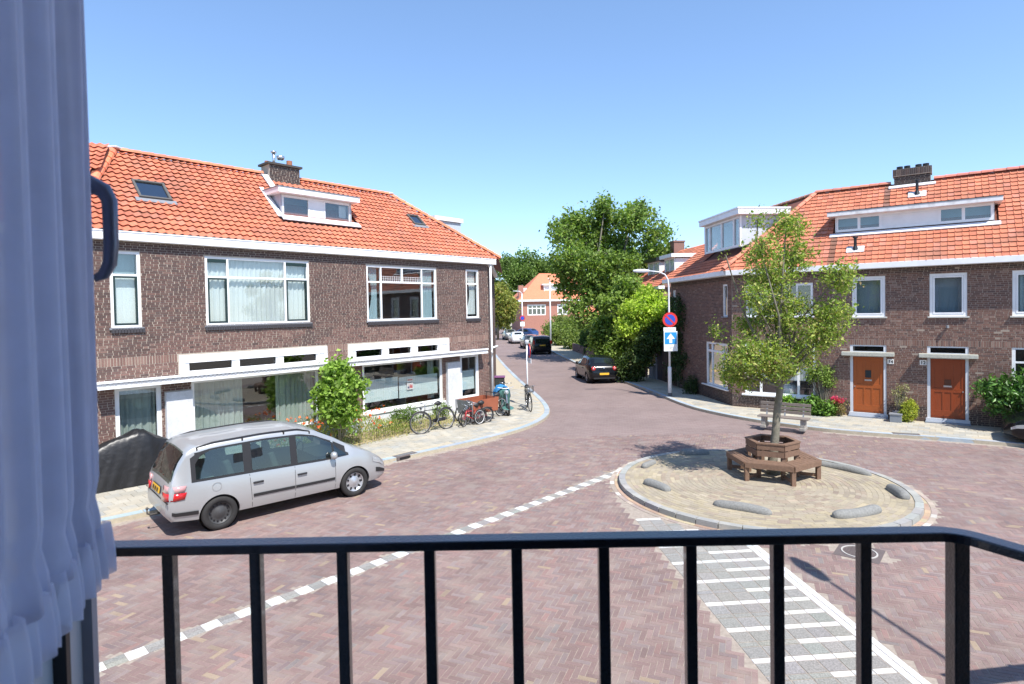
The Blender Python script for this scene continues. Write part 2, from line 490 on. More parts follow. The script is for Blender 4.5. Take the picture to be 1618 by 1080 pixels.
# --- herringbone bricks of the road
W_, K_ = 0.0725, 3
ang = math.radians(-22); ca, sa = math.cos(ang), math.sin(ang)
ii = np.arange(-420, 421)
Cs = []; Or = []
for b in ii:
    a = np.arange(-75, 75) * 2 * K_ + b
    Cs.append(np.c_[a + K_ / 2, np.full(len(a), b + .5)]); Or.append(np.zeros(len(a)))
for c in ii:
    r = c - 2 * K_ + 1 + np.arange(-75, 75) * 2 * K_
    Cs.append(np.c_[np.full(len(r), c + .5), r + K_ / 2]); Or.append(np.ones(len(r)))
Cs = np.vstack(Cs) * W_; Or = np.concatenate(Or)
XY = np.c_[Cs[:, 0] * ca - Cs[:, 1] * sa, Cs[:, 0] * sa + Cs[:, 1] * ca] + np.array([1.0, 12.0])
q = np.c_[XY, np.zeros(len(XY))]
px, py, pz = project(q)
keep = (XY[:, 1] > 5.6) & (XY[:, 1] < 19.05) & (px > 60) & (px < 1680)
XY, Or = XY[keep], Or[keep]
leftline = [tuple(p) for p in KL]; rightline = [tuple(p) for p in KR]
roadpoly = leftline + rightline[::-1] + [(20, -5), (-13.5, -5)]
keep = inpoly(XY, roadpoly) & (distline(XY, leftline) > .2) & (distline(XY, rightline) > .2)
keep &= np.linalg.norm(XY - ISC, axis=1) > ISR + .24
zq = XY - ZO; za = zq @ ZA; zb = zq @ ZB
inz = (za > -1.5) & (zb < .03) & (zb > -ZW - .03)
keep &= ~inz
dq = XY - DA0; ds = dq @ DD; dn = dq @ DN
keep &= ~((ds > -.1) & (ds < DLEN + 3.3) & (np.abs(dn) < .155))
MHC = np.array([5.72, 9.72])
keep &= ~((np.abs(XY[:, 0] - MHC[0]) < .40) & (np.abs(XY[:, 1] - MHC[1]) < .40))
XY, Or = XY[keep], Or[keep]
n = len(XY)
A = np.where(Or == 0, ang, ang + PI / 2)
hl = W_ * K_ / 2 - .0026; hw = W_ / 2 - .0024
wob = rng.normal(0, .012, n); A = A + wob
ax = np.c_[np.cos(A), np.sin(A), rng.normal(0, .002, n)] * hl; ay = np.c_[-np.sin(A), np.cos(A), rng.normal(0, .006, n)] * hw
az = np.tile([0, 0, .003], (n, 1))
C = np.c_[XY, rng.normal(-.0012, .0005, n)]
T = pick(n, [(.215, .15, .135), (.255, .175, .16), (.225, .175, .17), (.30, .225, .20), (.27, .24, .235), (.42, .36, .22), (.18, .15, .16), (.31, .19, .165), (.20, .22, .22)],
         [22, 24, 24, 18, 14, 2.2, 4, 6, 1.2]) * rng.normal(1.12, .1, (n, 1))
big = np.sin(XY[:, 0] * .9 + 1.3) * np.sin(XY[:, 1] * .8) * .05 + 1
T = T * .52 + T.mean(0) * .48; T = np.clip(T * big[:, None] * .70 * np.array([1.06, .965, .95]) + .010, 0.02, 1)
rb_o = mat('road_brick', (1, 1, 1), 0.8, 0.22, 60, 0.35, 90, tint='obj', dark=(.30, .255, .215), dscale=2.2, damt=.45, big=(.55, .17))
rb_a = mat('road_brick_laid', (1, 1, 1), 0.8, 0.22, 60, 0.35, 90, tint='attr', dark=(.30, .255, .215), dscale=2.2, damt=.45, big=(.55, .17))
pieces('road_brick', 'road_bricks', rd, mats4(C, ax, ay, az), T, rb_o, rb_a)

# --- dashed line of white and grey blocks
wt_o = mat('white_block', (1, 1, 1), 0.75, 0.08, 30, 0.2, 120, tint='obj', dark=(.5, .5, .5), dscale=6, damt=.3)
wt_a = mat('white_block_laid', (1, 1, 1), 0.75, 0.08, 30, 0.2, 120, tint='attr')
gt_o = mat('grey_block', (1, 1, 1), 0.85, 0.5, 55, 0.6, 160, tint='obj')
gt_a = mat('grey_block_laid', (1, 1, 1), 0.85, 0.5, 55, 0.6, 160, tint='attr')
wC, wA, wB, gC, gA, gB = [], [], [], [], [], []
bl = .218; k = 0; s = 0.0
while s < DLEN + 3.1:
    p = DA0 + DD * (s + bl / 2)
    for sgn in (-1, 1):
        cc = (*(p + DN * sgn * .055), .001)
        L_ = (np.r_[DD * (bl / 2 - .002), 0], np.r_[DN * (.0535), 0])
        if k % 2 == 0: wC.append(cc); wA.append(L_[0]); wB.append(L_[1])
        else: gC.append(cc); gA.append(L_[0]); gB.append(L_[1])
    k += 1; s += bl
# --- zebra zone
def addt(lst, a0, a1, b0, b1, g=.0055):
    p = ZO + ZA * (a0 + a1) / 2 + ZB * (b0 + b1) / 2
    if np.linalg.norm(p - ISC) < ISR + .26: return
    cc = (*p, .001); A_ = np.r_[ZA * ((a1 - a0) / 2 - g), 0]; B_ = np.r_[ZB * ((b1 - b0) / 2 - g), 0]
    if lst == 'w': wC.append(cc); wA.append(A_); wB.append(B_)
    else: gC.append(cc); gA.append(A_); gB.append(B_)
a = 0.0
while a < 6.2:
    addt('w', a, a + .217, -.105, 0); addt('w', a + .1, a + .317, -.21, -.105); a += .217
a = 0.0; row = 0; x0 = -ZW; x1 = -.213
while a < 6.2:
    nn = 6; w = (x1 - x0) / nn
    for j in range(nn):
        full = row % 2 == 0
        white_here = full or j >= nn - 2.5
        addt('w' if (full or j >= 3) else 'g', a, a + .095, x0 + j * w, x0 + (j + 1) * w)
    for j in range(nn):
        addt('g', a + .098, a + .33, x0 + j * w + (.04 if row % 2 else 0) * 0, x0 + (j + 1) * w)
    a += .333; row += 1
def up(k, h=.004): return np.tile([0, 0, h], (k, 1))
wC, wA, wB, gC, gA, gB = map(np.array, (wC, wA, wB, gC, gA, gB))
pieces('white_block', 'white_blocks', rd, mats4(wC, wA, wB, up(len(wC))), jit(len(wC), (.60, .60, .585), .06), wt_o, wt_a)
pieces('grey_block', 'grey_blocks', rd, mats4(gC, gA, gB, up(len(gC))), jit(len(gC), (.265, .255, .235), .05), gt_o, gt_a)

# --- manhole cover
mh = thing('manhole_cover', (5.72, 9.72, 0.0), 'square cast iron manhole cover set in the brick road beyond the crossing', 'manhole', rz=math.radians(-40))
iron = mat('cast_iron', (.13, .105, .10), .6, .25, 40, .3, 100)
m1 = MB(); m1.box(-.33, .33, -.33, .33, -.02, .006); m1.build('frame', iron, mh, local=True)
m1 = MB(); m1.lathe([(.27, .006), (.27, .016), (.245, .016), (.245, .008)], n=32); m1.build('rim', mat('worn_rim', (.45, .43, .40), .5), mh, local=True)
m1 = MB()
for i in range(-5, 6):
    for j in range(-5, 6):
        if i * i + j * j < 27: m1.box(i * .042 - .015, i * .042 + .015, j * .042 - .015, j * .042 + .015, .006, .013)
m1.build('lid_studs', iron, mh, local=True)

# --- pavements
pav_s = mat('pavement_sand', (0.42, 0.37, 0.28), 0.95, 0.18, 10, 0.4, 80)
pt_o = mat('paving_tile', (1, 1, 1), 0.85, 0.14, 18, 0.3, 100, tint='obj', dark=(.42, .37, .28), dscale=1.6, damt=.6, big=(.8, .14))
pt_a = mat('paving_tile_laid', (1, 1, 1), 0.85, 0.14, 18, 0.3, 100, tint='attr', dark=(.42, .37, .28), dscale=1.6, damt=.6, big=(.8, .14))
kb_o = mat('kerb_stone', (1, 1, 1), 0.8, 0.12, 25, 0.3, 90, tint='obj', dark=(.5, .48, .43), dscale=2.5, damt=.45)
kb_a = mat('kerb_stone_laid', (1, 1, 1), 0.8, 0.12, 25, 0.3, 90, tint='attr', dark=(.5, .48, .43), dscale=2.5, damt=.45)
def sheet(name, poly, z):
    me = bpy.data.meshes.new(name); bm = bmesh.new()
    vs = [bm.verts.new((x, y, z)) for x, y in poly]; lo = [bm.verts.new((x, y, -.04)) for x, y in poly]
    f = bm.faces.new(vs)
    for i in range(len(vs)):
        j = (i + 1) % len(vs); bm.faces.new((vs[i], vs[j], lo[j], lo[i]))
    bmesh.ops.triangulate(bm, faces=[f]); bmesh.ops.recalc_face_normals(bm, faces=bm.faces)
    bm.to_mesh(me); bm.free(); me.materials.append(pav_s)
    o = bpy.data.objects.new(name, me); COL.objects.link(o); o['kind'] = 'structure'; return o
def kerb(parent, line, side, z=.1, w=.20, length=.95, col=(.32, .385, .44), name='kerb_stone'):
    p = resample(line, length); n = len(p) - 1
    mid = (p[1:] + p[:-1]) / 2; t = p[1:] - p[:-1]; ln = np.linalg.norm(t, axis=1); t /= ln[:, None]
    nn = np.c_[-t[:, 1], t[:, 0]] * side
    C = np.c_[mid + nn * w / 2, np.full(n, z / 2 - .02 + .005)]
    A = np.c_[t * (ln / 2 - .004)[:, None], np.zeros(n)]; B = np.c_[nn * w / 2, np.zeros(n)]; U = up(n, z / 2 + .02)
    T = jit(n, col, .06)
    pieces(name, name + 's', parent, mats4(C, A, B, U), T, kb_o, kb_a)
def tiles(parent, poly, line, org, d, size, z, cols, wts, mind=.33, ymax=30, gap=.004):
    d = np.array(d) / np.linalg.norm(d); nn = np.array([-d[1], d[0]])
    g = np.arange(-90, 91)
    U, V = np.meshgrid(g, g); U = U.ravel() * size; V = V.ravel() * size
    U = U + (np.round(V / size).astype(int) % 2) * size / 2
    P = np.array(org) + U[:, None] * d + V[:, None] * nn
    hh = size / 2
    ok = inpoly(P, poly) & (P[:, 1] < ymax)
    for a_, b_ in ((-hh, -hh), (hh, hh), (hh, -hh), (-hh, hh)): ok &= inpoly(P + d * a_ + nn * b_, poly)
    ok &= distline(P, line) > mind
    P = P[ok]; n = len(P)
    C = np.c_[P, z + rng.normal(0, .0015, n)]
    tl = rng.normal(0, .004, (n, 2)) * size / 2
    A = np.c_[np.tile(d * (hh - gap), (n, 1)), tl[:, :1]]; B = np.c_[np.tile(nn * (hh - gap), (n, 1)), tl[:, 1:]]
    T = pick(n, cols, wts) * rng.normal(1, .07, (n, 1))
    pieces('paving_tile', 'paving_tiles', parent, mats4(C, A, B, up(n, .006)), T, pt_o, pt_a)
TC = [(.385, .36, .30), (.365, .35, .305), (.405, .37, .30), (.335, .335, .31)]; TW = [4, 3, 3, 1.2]
polyL = [tuple(p) for p in KL] + [(-60, 180), (-60, 7.2)]
pL = sheet('left_pavement', polyL, .094)
kerb(pL, KL, 1)
tpolyL = [tuple(p) for p in KL if p[1] < 42] + [(-0.9, 42), (-0.90, 24.7), (-14.5, 9.6)]
tiles(pL, tpolyL, leftline, (-0.9, 24.6), (.667, .745), .3, .098, TC, TW, mind=.39)
polyR = [tuple(p) for p in KR] + [(60, 180), (60, 13.2)]
pR = sheet('right_pavement', polyR, .094)
kerb(pR, KR, -1, col=(.335, .395, .44))
tpolyR = [tuple(p) for p in KR if p[1] < 42] + [(7.3, 42), (8.03, 33), (8.80, 23.66), (22, 13.95)]
tiles(pR, tpolyR, rightline, (8.87, 23.6), (.8038, -.5949), .3, .098, TC, TW, mind=.39)
# drains in the kerb
for nm, loc, rz, lab in (('kerb_drain', (-3.02, 16.52, 0), math.atan2(.745, .667), 'black iron kerb drain in front of the silver car'),
                    ('kerb_drain', (12.05, 17.98, 0), math.atan2(-.62, 1.42), 'black iron kerb drain in the pavement edge before the orange doors')):
    dr = thing(nm, loc, lab, 'drain', 'iron drains set in the kerb', rz)
    m1 = MB(); m1.box(-.36, .36, -.02, .24 if loc[0] < 0 else .22, .0, .112); m1.build('casing', iron, dr, local=True, bevel=.008)
    m1 = MB(); m1.box(-.28, .28, -.024, .0, .02, .085); m1.build('opening', blackm, dr, local=True)
    m1 = MB(); m1.box(-.3, .3, .04, .2, .112, .116); m1.build('lid', mat('iron_lid', (.16, .16, .165), .5), dr, local=True)
    if loc[0] > 0:
        pass

# --- traffic island with yellow pavers
isl = MB()
isl.lathe([(ISR - .05, -.03), (ISR - .05, .09), (0.02, .12), (0, .12)], (ISC[0], ISC[1], 0), n=72)
iso = tag(isl.build('traffic_island', mat('island_sand', (.32, .275, .205), .95, .2, 12, .4, 80)), kind='structure')
n = 46; th = (np.arange(n) + .5) * 2 * PI / n
kr = ISR - .075
C = np.c_[ISC[0] + kr * np.cos(th), ISC[1] + kr * np.sin(th), np.full(n, .045)]
A = np.c_[-np.sin(th), np.cos(th), 0 * th] * (2 * PI * kr / n / 2 - .004); B = np.c_[np.cos(th), np.sin(th), 0 * th] * .075
pieces('kerb_stone', 'kerb_stones', iso, mats4(C, A, B, up(n, .065)), jit(n, (.30, .30, .285), .05), kb_o, kb_a)
# ring of yellow-red bricks outside the kerb
Cc, Aa, Bb, Tt = [], [], [], []
def ring(r, wid, length, z, cols, wts, slope=0):
    n = max(6, int(2 * PI * r / length)); th = (np.arange(n) + rng.random()) * 2 * PI / n
    cx = ISC[0] + r * np.cos(th); cy = ISC[1] + r * np.sin(th)
    Cc.append(np.c_[cx, cy, z - .003 + rng.normal(0, .0008, n)]); t = 2 * PI * r / n
    Aa.append(np.c_[-np.sin(th), np.cos(th), rng.normal(0, .004, n)] * (t / 2 - .0015)); Bb.append(np.c_[np.cos(th), np.sin(th), np.full(n, -slope)] * (wid / 2 - .0012))
    Tt.append(pick(n, cols, wts) * rng.normal(1, .08, (n, 1)))
YC = [(.35, .295, .20), (.335, .285, .205), (.315, .268, .20), (.30, .253, .195)]
r = ISR - .20
while r > .35:
    outer = r > ISR - 1.0
    ring(r, .102, .212, .092 + (ISR - r) * .0105, YC + [(.30, .24, .18), (.28, .22, .175)], [5, 4, 2, 1, .5, .3] if outer else [1.2, 3, 4, 4, 4, 2], .01)
    r -= .104
Cc2, Aa2, Bb2, Tt2 = map(np.vstack, (Cc, Aa, Bb, Tt))
ib_o = mat('island_paver', (1, 1, 1), 0.85, 0.2, 50, 0.3, 90, tint='obj', dark=(.34, .30, .225), dscale=1.4, damt=.6, big=(.9, .12))
ib_a = mat('island_paver_laid', (1, 1, 1), 0.85, 0.2, 50, 0.3, 90, tint='attr', dark=(.34, .30, .225), dscale=1.4, damt=.6, big=(.9, .12))
pieces('island_paver', 'island_pavers', iso, mats4(Cc2, Aa2, Bb2, up(len(Cc2), .004)), Tt2, ib_o, ib_a)
Cc, Aa, Bb, Tt = [], [], [], []
ring(ISR + .055, .1, .212, .005, [(.46, .33, .22), (.40, .27, .2), (.45, .38, .25)], [3, 3, 2])
ring(ISR + .165, .1, .212, .005, [(.40, .33, .27), (.34, .27, .24), (.55, .52, .47)], [3, 3, 1])
Cc2, Aa2, Bb2, Tt2 = map(np.vstack, (Cc, Aa, Bb, Tt))
pieces('edge_brick', 'edge_bricks', rd, mats4(Cc2, Aa2, Bb2, up(len(Cc2), .005)), Tt2, rb_o, rb_a, n=150)
# ================================================================== BUILDINGS
DARKB = [(.070, .044, .038), (.084, .051, .043), (.058, .040, .037), (.10, .063, .052), (.078, .056, .050), (.125, .082, .066)]
REDB = [(.175, .095, .076), (.155, .085, .07), (.195, .11, .088), (.135, .078, .067), (.24, .15, .12)]
br_o = mat('brick', (1, 1, 1), .82, .18, 45, .35, 100, tint='obj')
br_a = mat('brick_laid', (1, 1, 1), .82, .18, 45, .35, 100, tint='attr')
mortar_l = mat('mortar_pale', (.41, .355, .295), .95, .15, 12, .3, 60)
mortar_g = mat('mortar_grey', (.32, .26, .21), .95, .15, 12, .3, 60)
RT = [(.60, .185, .098), (.57, .17, .09), (.63, .20, .11), (.52, .155, .088), (.60, .205, .125)]
tl_o = mat('roof_tile', (.95, .95, .95), .75, .16, 9, .3, 80, tint='obj', dark=(.22, .12, .085), dscale=1.3, damt=.5, big=(.7, .10))
tl_a = mat('roof_tile_laid', (.95, .95, .95), .75, .16, 9, .3, 80, tint='attr', dark=(.22, .12, .085), dscale=1.3, damt=.5, big=(.7, .10))
rbase = mat('roof_underlay', (.16, .055, .035), .9)

def wall(parent, fr, u0, u1, z0, z1, ops, m, depth=.14, name='wall'):
    us = sorted({u0, u1} | {round(o[i], 4) for o in ops for i in (0, 1) if u0 < o[i] < u1})
    zs = sorted({z0, z1} | {round(o[i], 4) for o in ops for i in (2, 3) if z0 < o[i] < z1})
    mb = MB()
    for a, b in zip(us[:-1], us[1:]):
        for c, d in zip(zs[:-1], zs[1:]):
            cu, cz = (a + b) / 2, (c + d) / 2
            if any(o[0] < cu < o[1] and o[2] < cz < o[3] for o in ops): continue
            mb.poly([fr.P(a, 0, c), fr.P(b, 0, c), fr.P(b, 0, d), fr.P(a, 0, d)])
    for o in ops:
        a, b, c, d = o[:4]
        for p, q in (((a, c), (b, c)), ((b, c), (b, d)), ((b, d), (a, d)), ((a, d), (a, c))):
            mb.poly([fr.P(p[0], 0, p[1]), fr.P(q[0], 0, q[1]), fr.P(q[0], -depth, q[1]), fr.P(p[0], -depth, p[1])])
    return mb.build(name, m, parent, recalc=False)

def bricks(parent, fr, u0, u1, z0, z1, ops, colfn, L=.218, Hh=.0625, joint=.013, proud=.006, n=300, soldier=None, name='brick', mats=None):
    """running bond; soldier: list of (z0,z1) bands of upright bricks"""
    Cc, Aa, Bb, Nn, zz_ = [], [], [], [], []
    soldier = soldier or []
    def clip(iv, z):
        for o in ops:
            if o[2] - .01 < z < o[3] + .01:
                nv = []
                for a, b in iv:
                    if o[1] <= a or o[0] >= b: nv.append((a, b)); continue
                    if o[0] > a: nv.append((a, o[0]))
                    if o[1] < b: nv.append((o[1], b))
                iv = nv
        return iv
    z = z0; row = 0
    while z < z1 - .01:
        jo = float(rng.normal(0, .018)) + (.05 if row % 7 == 3 else 0)
        sb = next((s for s in soldier if abs(z - s[0]) < Hh / 2 or s[0] <= z < s[1] - .02), None)
        h = (sb[1] - z) if sb else min(Hh, z1 - z)
        for a, b in clip([(u0, u1)], z + h / 2):
            Lr = .066 if sb else .205
            st = math.floor(a / .066) * .066 if sb else math.floor(a / .315) * .315 + (row % 2) * .1575 - .315 + jo
            p = st; kk = 0
            while p < b:
                w = Lr if (sb or kk % 2 == 0) else .11
                kk += 1
                x0, x1 = max(p, a), min(p + w, b)
                if x1 - x0 > .03:
                    x1 = min(x1 + float(rng.normal(0, .003)), b)
                    e = rng.normal(0, .0012)
                    Cc.append(fr.P((x0 + x1) / 2, proud / 2 + e - .006, z + h / 2)); zz_.append(((x0 + x1) / 2, z + h / 2, 1 if sb else 0))
                    Aa.append(fr.d * ((x1 - x0) / 2 - joint / 2)); Bb.append((0, 0, h / 2 - joint * .3)); Nn.append(fr.n * (proud / 2 + .006))
                p += w
        z += h; row += 1
    zz_ = np.array(zz_); T = colfn(zz_)
    mm = mats or (br_o, br_a)
    # box template: x,y half axes, z outward
    pieces(name, name + 's', parent, mats4(np.array(Cc), np.array(Aa), np.array(Bb), np.array(Nn)), T, *mm, n=n)

def win(parent, fr, u0, u1, z0, z1, us=(), zs=(), fw=.07, mw=.055, n0=-.09, n1=-.02, sash=(), skip=(), g=None, frame=None, merge=None, name='window'):
    """us: mullions (u); zs: transoms (z) or {column: [z]}"""
    frame = frame or white
    mb = MB()
    fr.box(mb, u0, u0 + fw, n0, n1, z0, z1); fr.box(mb, u1 - fw, u1, n0, n1, z0, z1)
    fr.box(mb, u0 + fw, u1 - fw, n0, n1 - .002, z0, z0 + fw); fr.box(mb, u0 + fw, u1 - fw, n0, n1 - .002, z1 - fw, z1)
    U = [u0 + fw] + [x for m_ in us for x in (m_ - mw / 2, m_ + mw / 2)] + [u1 - fw]
    for m_ in us: fr.box(mb, m_ - mw / 2, m_ + mw / 2, n0, n1 - .003, z0 + fw, z1 - fw)
    cells = []
    for ci in range(0, len(U), 2):
        zc = zs.get(ci // 2, []) if isinstance(zs, dict) else zs
        Z = [z0 + fw] + [x for m_ in zc for x in (m_ - mw / 2, m_ + mw / 2)] + [z1 - fw]
        for m_ in zc: fr.box(mb, U[ci], U[ci + 1], n0, n1 - .005, m_ - mw / 2, m_ + mw / 2)
        for zi in range(0, len(Z), 2): cells.append((ci // 2, zi // 2, U[ci], U[ci + 1], Z[zi], Z[zi + 1]))
    w = mb.build(name, frame, parent)
    for c, r, a, b, e, f in cells:
        if (c, r) in skip: continue
        if (c, r) in sash:
            sb = MB(); t = .045
            fr.box(sb, a, a + t, n0 + .02, n1 + .006, e, f); fr.box(sb, b - t, b, n0 + .02, n1 + .006, e, f)
            fr.box(sb, a + t, b - t, n0 + .02, n1 + .004, e, e + t); fr.box(sb, a + t, b - t, n0 + .02, n1 + .004, f - t, f)
            sb.build('sash', dkgreen, w); a += t; b -= t; e += t; f -= t
        pb = MB(); fr.box(pb, a, b, n0 + .025, n0 + .033, e, f); pb.build('pane', g or winglass, w)
    return w
def sill(parent, fr, u0, u1, z, m=None, h=.05, n1=.07, name='window_sill'):
    mb = MB(); fr.box(mb, u0, u1, -.10, n1, z - h, z); return mb.build(name, m or whitep, parent, bevel=.006)
def curtain(parent, fr, u0, u1, z0, z1, n=-.17, amp=.025, m=None, pitch=.13, taper=0, name='curtain'):
    k = max(8, int((u1 - u0) / pitch * 8)); V = []; rows = 7
    ph = rng.random() * 6
    for j in range(rows + 1):
        f = j / rows
        for i in range(k + 1):
            t = i / k; u = u0 + (u1 - u0) * t
            if taper: u = u0 + (u - u0) * (1 - taper * math.sin(f * PI))
            a = amp * (1.15 - .4 * f)
            V.append(fr.P(u, n + a * (.65 * math.sin(2 * PI * (u1 - u0) * t / pitch + ph + 1.5 * math.sin(7 * t + ph) + .3 * f) + .35 * math.sin(2 * PI * (u1 - u0) * t / pitch * 1.73 + 2.1 * math.sin(11 * t))), z0 + (z1 - z0) * f))
    F = [(j * (k + 1) + i, j * (k + 1) + i + 1, (j + 1) * (k + 1) + i + 1, (j + 1) * (k + 1) + i) for j in range(rows) for i in range(k)]
    return MB().add(V, F).build(name, m or net, parent, smooth=True, recalc=False)
net = fabric('net_curtain', (.80, .83, .83), .3)
blind = fabric('white_blind', (.80, .84, .85), .2)
pale = fabric('pale_curtain', (.48, .54, .50), .3)
blueish = fabric('blue_curtain', (.45, .60, .66), .35)
band = fabric('curtain_band', (.66, .74, .74), .15)

def room(parent, fr, u0, u1, levels, depth=3.2, m=None, nf=-.14):
    mb = MB()
    for z0, z1 in levels:
        q = lambda a, b, c: fr.P(a, b, c)
        mb.poly([q(u0, -depth, z0), q(u1, -depth, z0), q(u1, -depth, z1), q(u0, -depth, z1)])
        mb.poly([q(u0, nf, z0), q(u1, nf, z0), q(u1, -depth, z0), q(u0, -depth, z0)])
        mb.poly([q(u0, nf, z1), q(u1, nf, z1), q(u1, -depth, z1), q(u0, -depth, z1)])
        mb.poly([q(u0, nf, z0), q(u0, -depth, z0), q(u0, -depth, z1), q(u0, nf, z1)])
        mb.poly([q(u1, nf, z0), q(u1, -depth, z0), q(u1, -depth, z1), q(u1, nf, z1)])
    return mb.build('interior_wall', m or indoor, parent, recalc=False)

def pantile():
    V = []; W = .212; nx = 8
    for y, zo in ((.145, 0), (-.145, .052), (-.142, .036)):
        for i in range(nx + 1):
            t = i / nx; V.append((-W / 2 + W * t, y, zo + .023 * math.cos(2 * PI * (t + .08)) + .012))
    k = nx + 1; F = []
    for r in (0, 1): F += [(r * k + i, (r + 1) * k + i, (r + 1) * k + i + 1, r * k + i + 1) for i in range(nx)]
    return np.array(V), F
def flattile():
    V = []; prof = [(-.107, .002), (-.102, .018), (-.078, .018), (-.068, .001), (0, .0), (.088, .001), (.098, .002)]
    for y, zo in ((.14, 0), (-.14, .040), (-.138, .022)):
        for x, h in prof: V.append((x, y, zo + h))
    k = len(prof); F = []
    for r in (0, 1): F += [(r * k + i, (r + 1) * k + i, (r + 1) * k + i + 1, r * k + i + 1) for i in range(k - 1)]
    return np.array(V), F
PANT, FLAT = pantile(), flattile()

class Roof:
    """plane from the eave line (n,z) up to the ridge line (n,z) in a facade frame"""
    def __init__(s, fr, e, r):
        s.fr = fr; s.e = e; s.r = r; v = np.array([r[0] - e[0], r[1] - e[1]]); s.len = np.linalg.norm(v); v /= s.len
        s.v = fr.n * v[0] + np.array([0, 0, 1]) * v[1]; s.nr = fr.n * v[1] + np.array([0, 0, 1]) * (-v[0])
        s.o = np.array(fr.P(0, e[0], e[1]))
    def P(s, u, t, h=0): return tuple(s.o + s.fr.d * u + s.v * t + s.nr * h)
    def fromn(s, n): return (n - s.e[0]) / (s.r[0] - s.e[0]) * s.len       # slope distance of an n offset
    def sheet(s, parent, poly, name='roof_deck', h=-.03, m=None, thick=.05):
        return MB().poly([s.P(u, t, h) for u, t in poly], thick, -s.nr).build(name, m or rbase, parent)
    def tiles(s, parent, poly, holes, tmpl, pu, pv, cols=None, n=300, dark=()):
        Cc, Tt = [], []
        us = [p[0] for p in poly]; ts = [p[1] for p in poly]
        U = np.arange(min(us), max(us), pu) + pu / 2; Vv = np.arange(0, max(ts), pv) + pv / 2 - .05
        UU, VV = np.meshgrid(U, Vv); P = np.c_[UU.ravel(), VV.ravel()]
        ok = inpoly(P, poly)
        for h in holes: ok &= ~((P[:, 0] > h[0]) & (P[:, 0] < h[1]) & (P[:, 1] > h[2]) & (P[:, 1] < h[3]))
        P = P[ok]; k = len(P)
        jt = rng.normal(0, .004, (k, 2))
        Cn = s.o + np.outer(P[:, 0] + jt[:, 0], s.fr.d) + np.outer(P[:, 1] + jt[:, 1], s.v)
        A = np.tile(s.fr.d, (k, 1)) + np.outer(rng.normal(0, .012, k), s.v); B = np.tile(s.v, (k, 1)) + np.outer(rng.normal(0, .012, k), s.nr)
        Nn = np.tile(s.nr, (k, 1))
        if np.dot(np.cross(s.fr.d, s.v), s.nr) < 0: A = -A
        T = pick(k, cols or RT, [4, 3, 3, 2, 1.5]) * rng.normal(1, .045, (k, 1))
        for a, b, c, d, f in dark:
            q = (P[:, 0] > a) & (P[:, 0] < b) & (P[:, 1] > c) & (P[:, 1] < d); T[q] *= np.array(f)
        T = T * .94
        pieces('roof_tile', 'roof_tiles', parent, mats4(Cn, A, B, Nn), np.clip(T, .01, 1), tl_o, tl_a, tmpl=tmpl, n=n)
def caps(parent, a, b, r=.11, pitch=.36, name='ridge_tile', col=(.78, .24, .12)):
    a = np.array(a, float); b = np.array(b, float); d = b - a; L = np.linalg.norm(d); d /= L
    side = np.cross(d, [0, 0, 1.]); side /= np.linalg.norm(side); up_ = np.cross(side, d)
    V, F = [], []; m = 7
    for y, rr in ((-pitch / 2 - .02, 1.08), (pitch / 2, .9)):
        for i in range(m):
            th = PI * i / (m - 1); V.append((rr * r * math.cos(th), y, rr * r * math.sin(th) * .95 - .02))
    for i in range(m - 1): F.append((i, i + 1, m + i + 1, m + i))
    V += [(rx * .8, y, rz * .8 - .01) for rx, y, rz in V[:m]]
    for i in range(m - 1): F.append((i, 2 * m + i, 2 * m + i + 1, i + 1))
    k = int(L / pitch) + 1; s = (np.arange(k) + .5) * L / k
    C = a + s[:, None] * d
    pieces(name, name + 's', parent, mats4(C, np.tile(side, (k, 1)), np.tile(d, (k, 1)), np.tile(up_, (k, 1))),
           jit(k, col, .08), tl_o, tl_a, tmpl=(np.array(V), F), n=120)

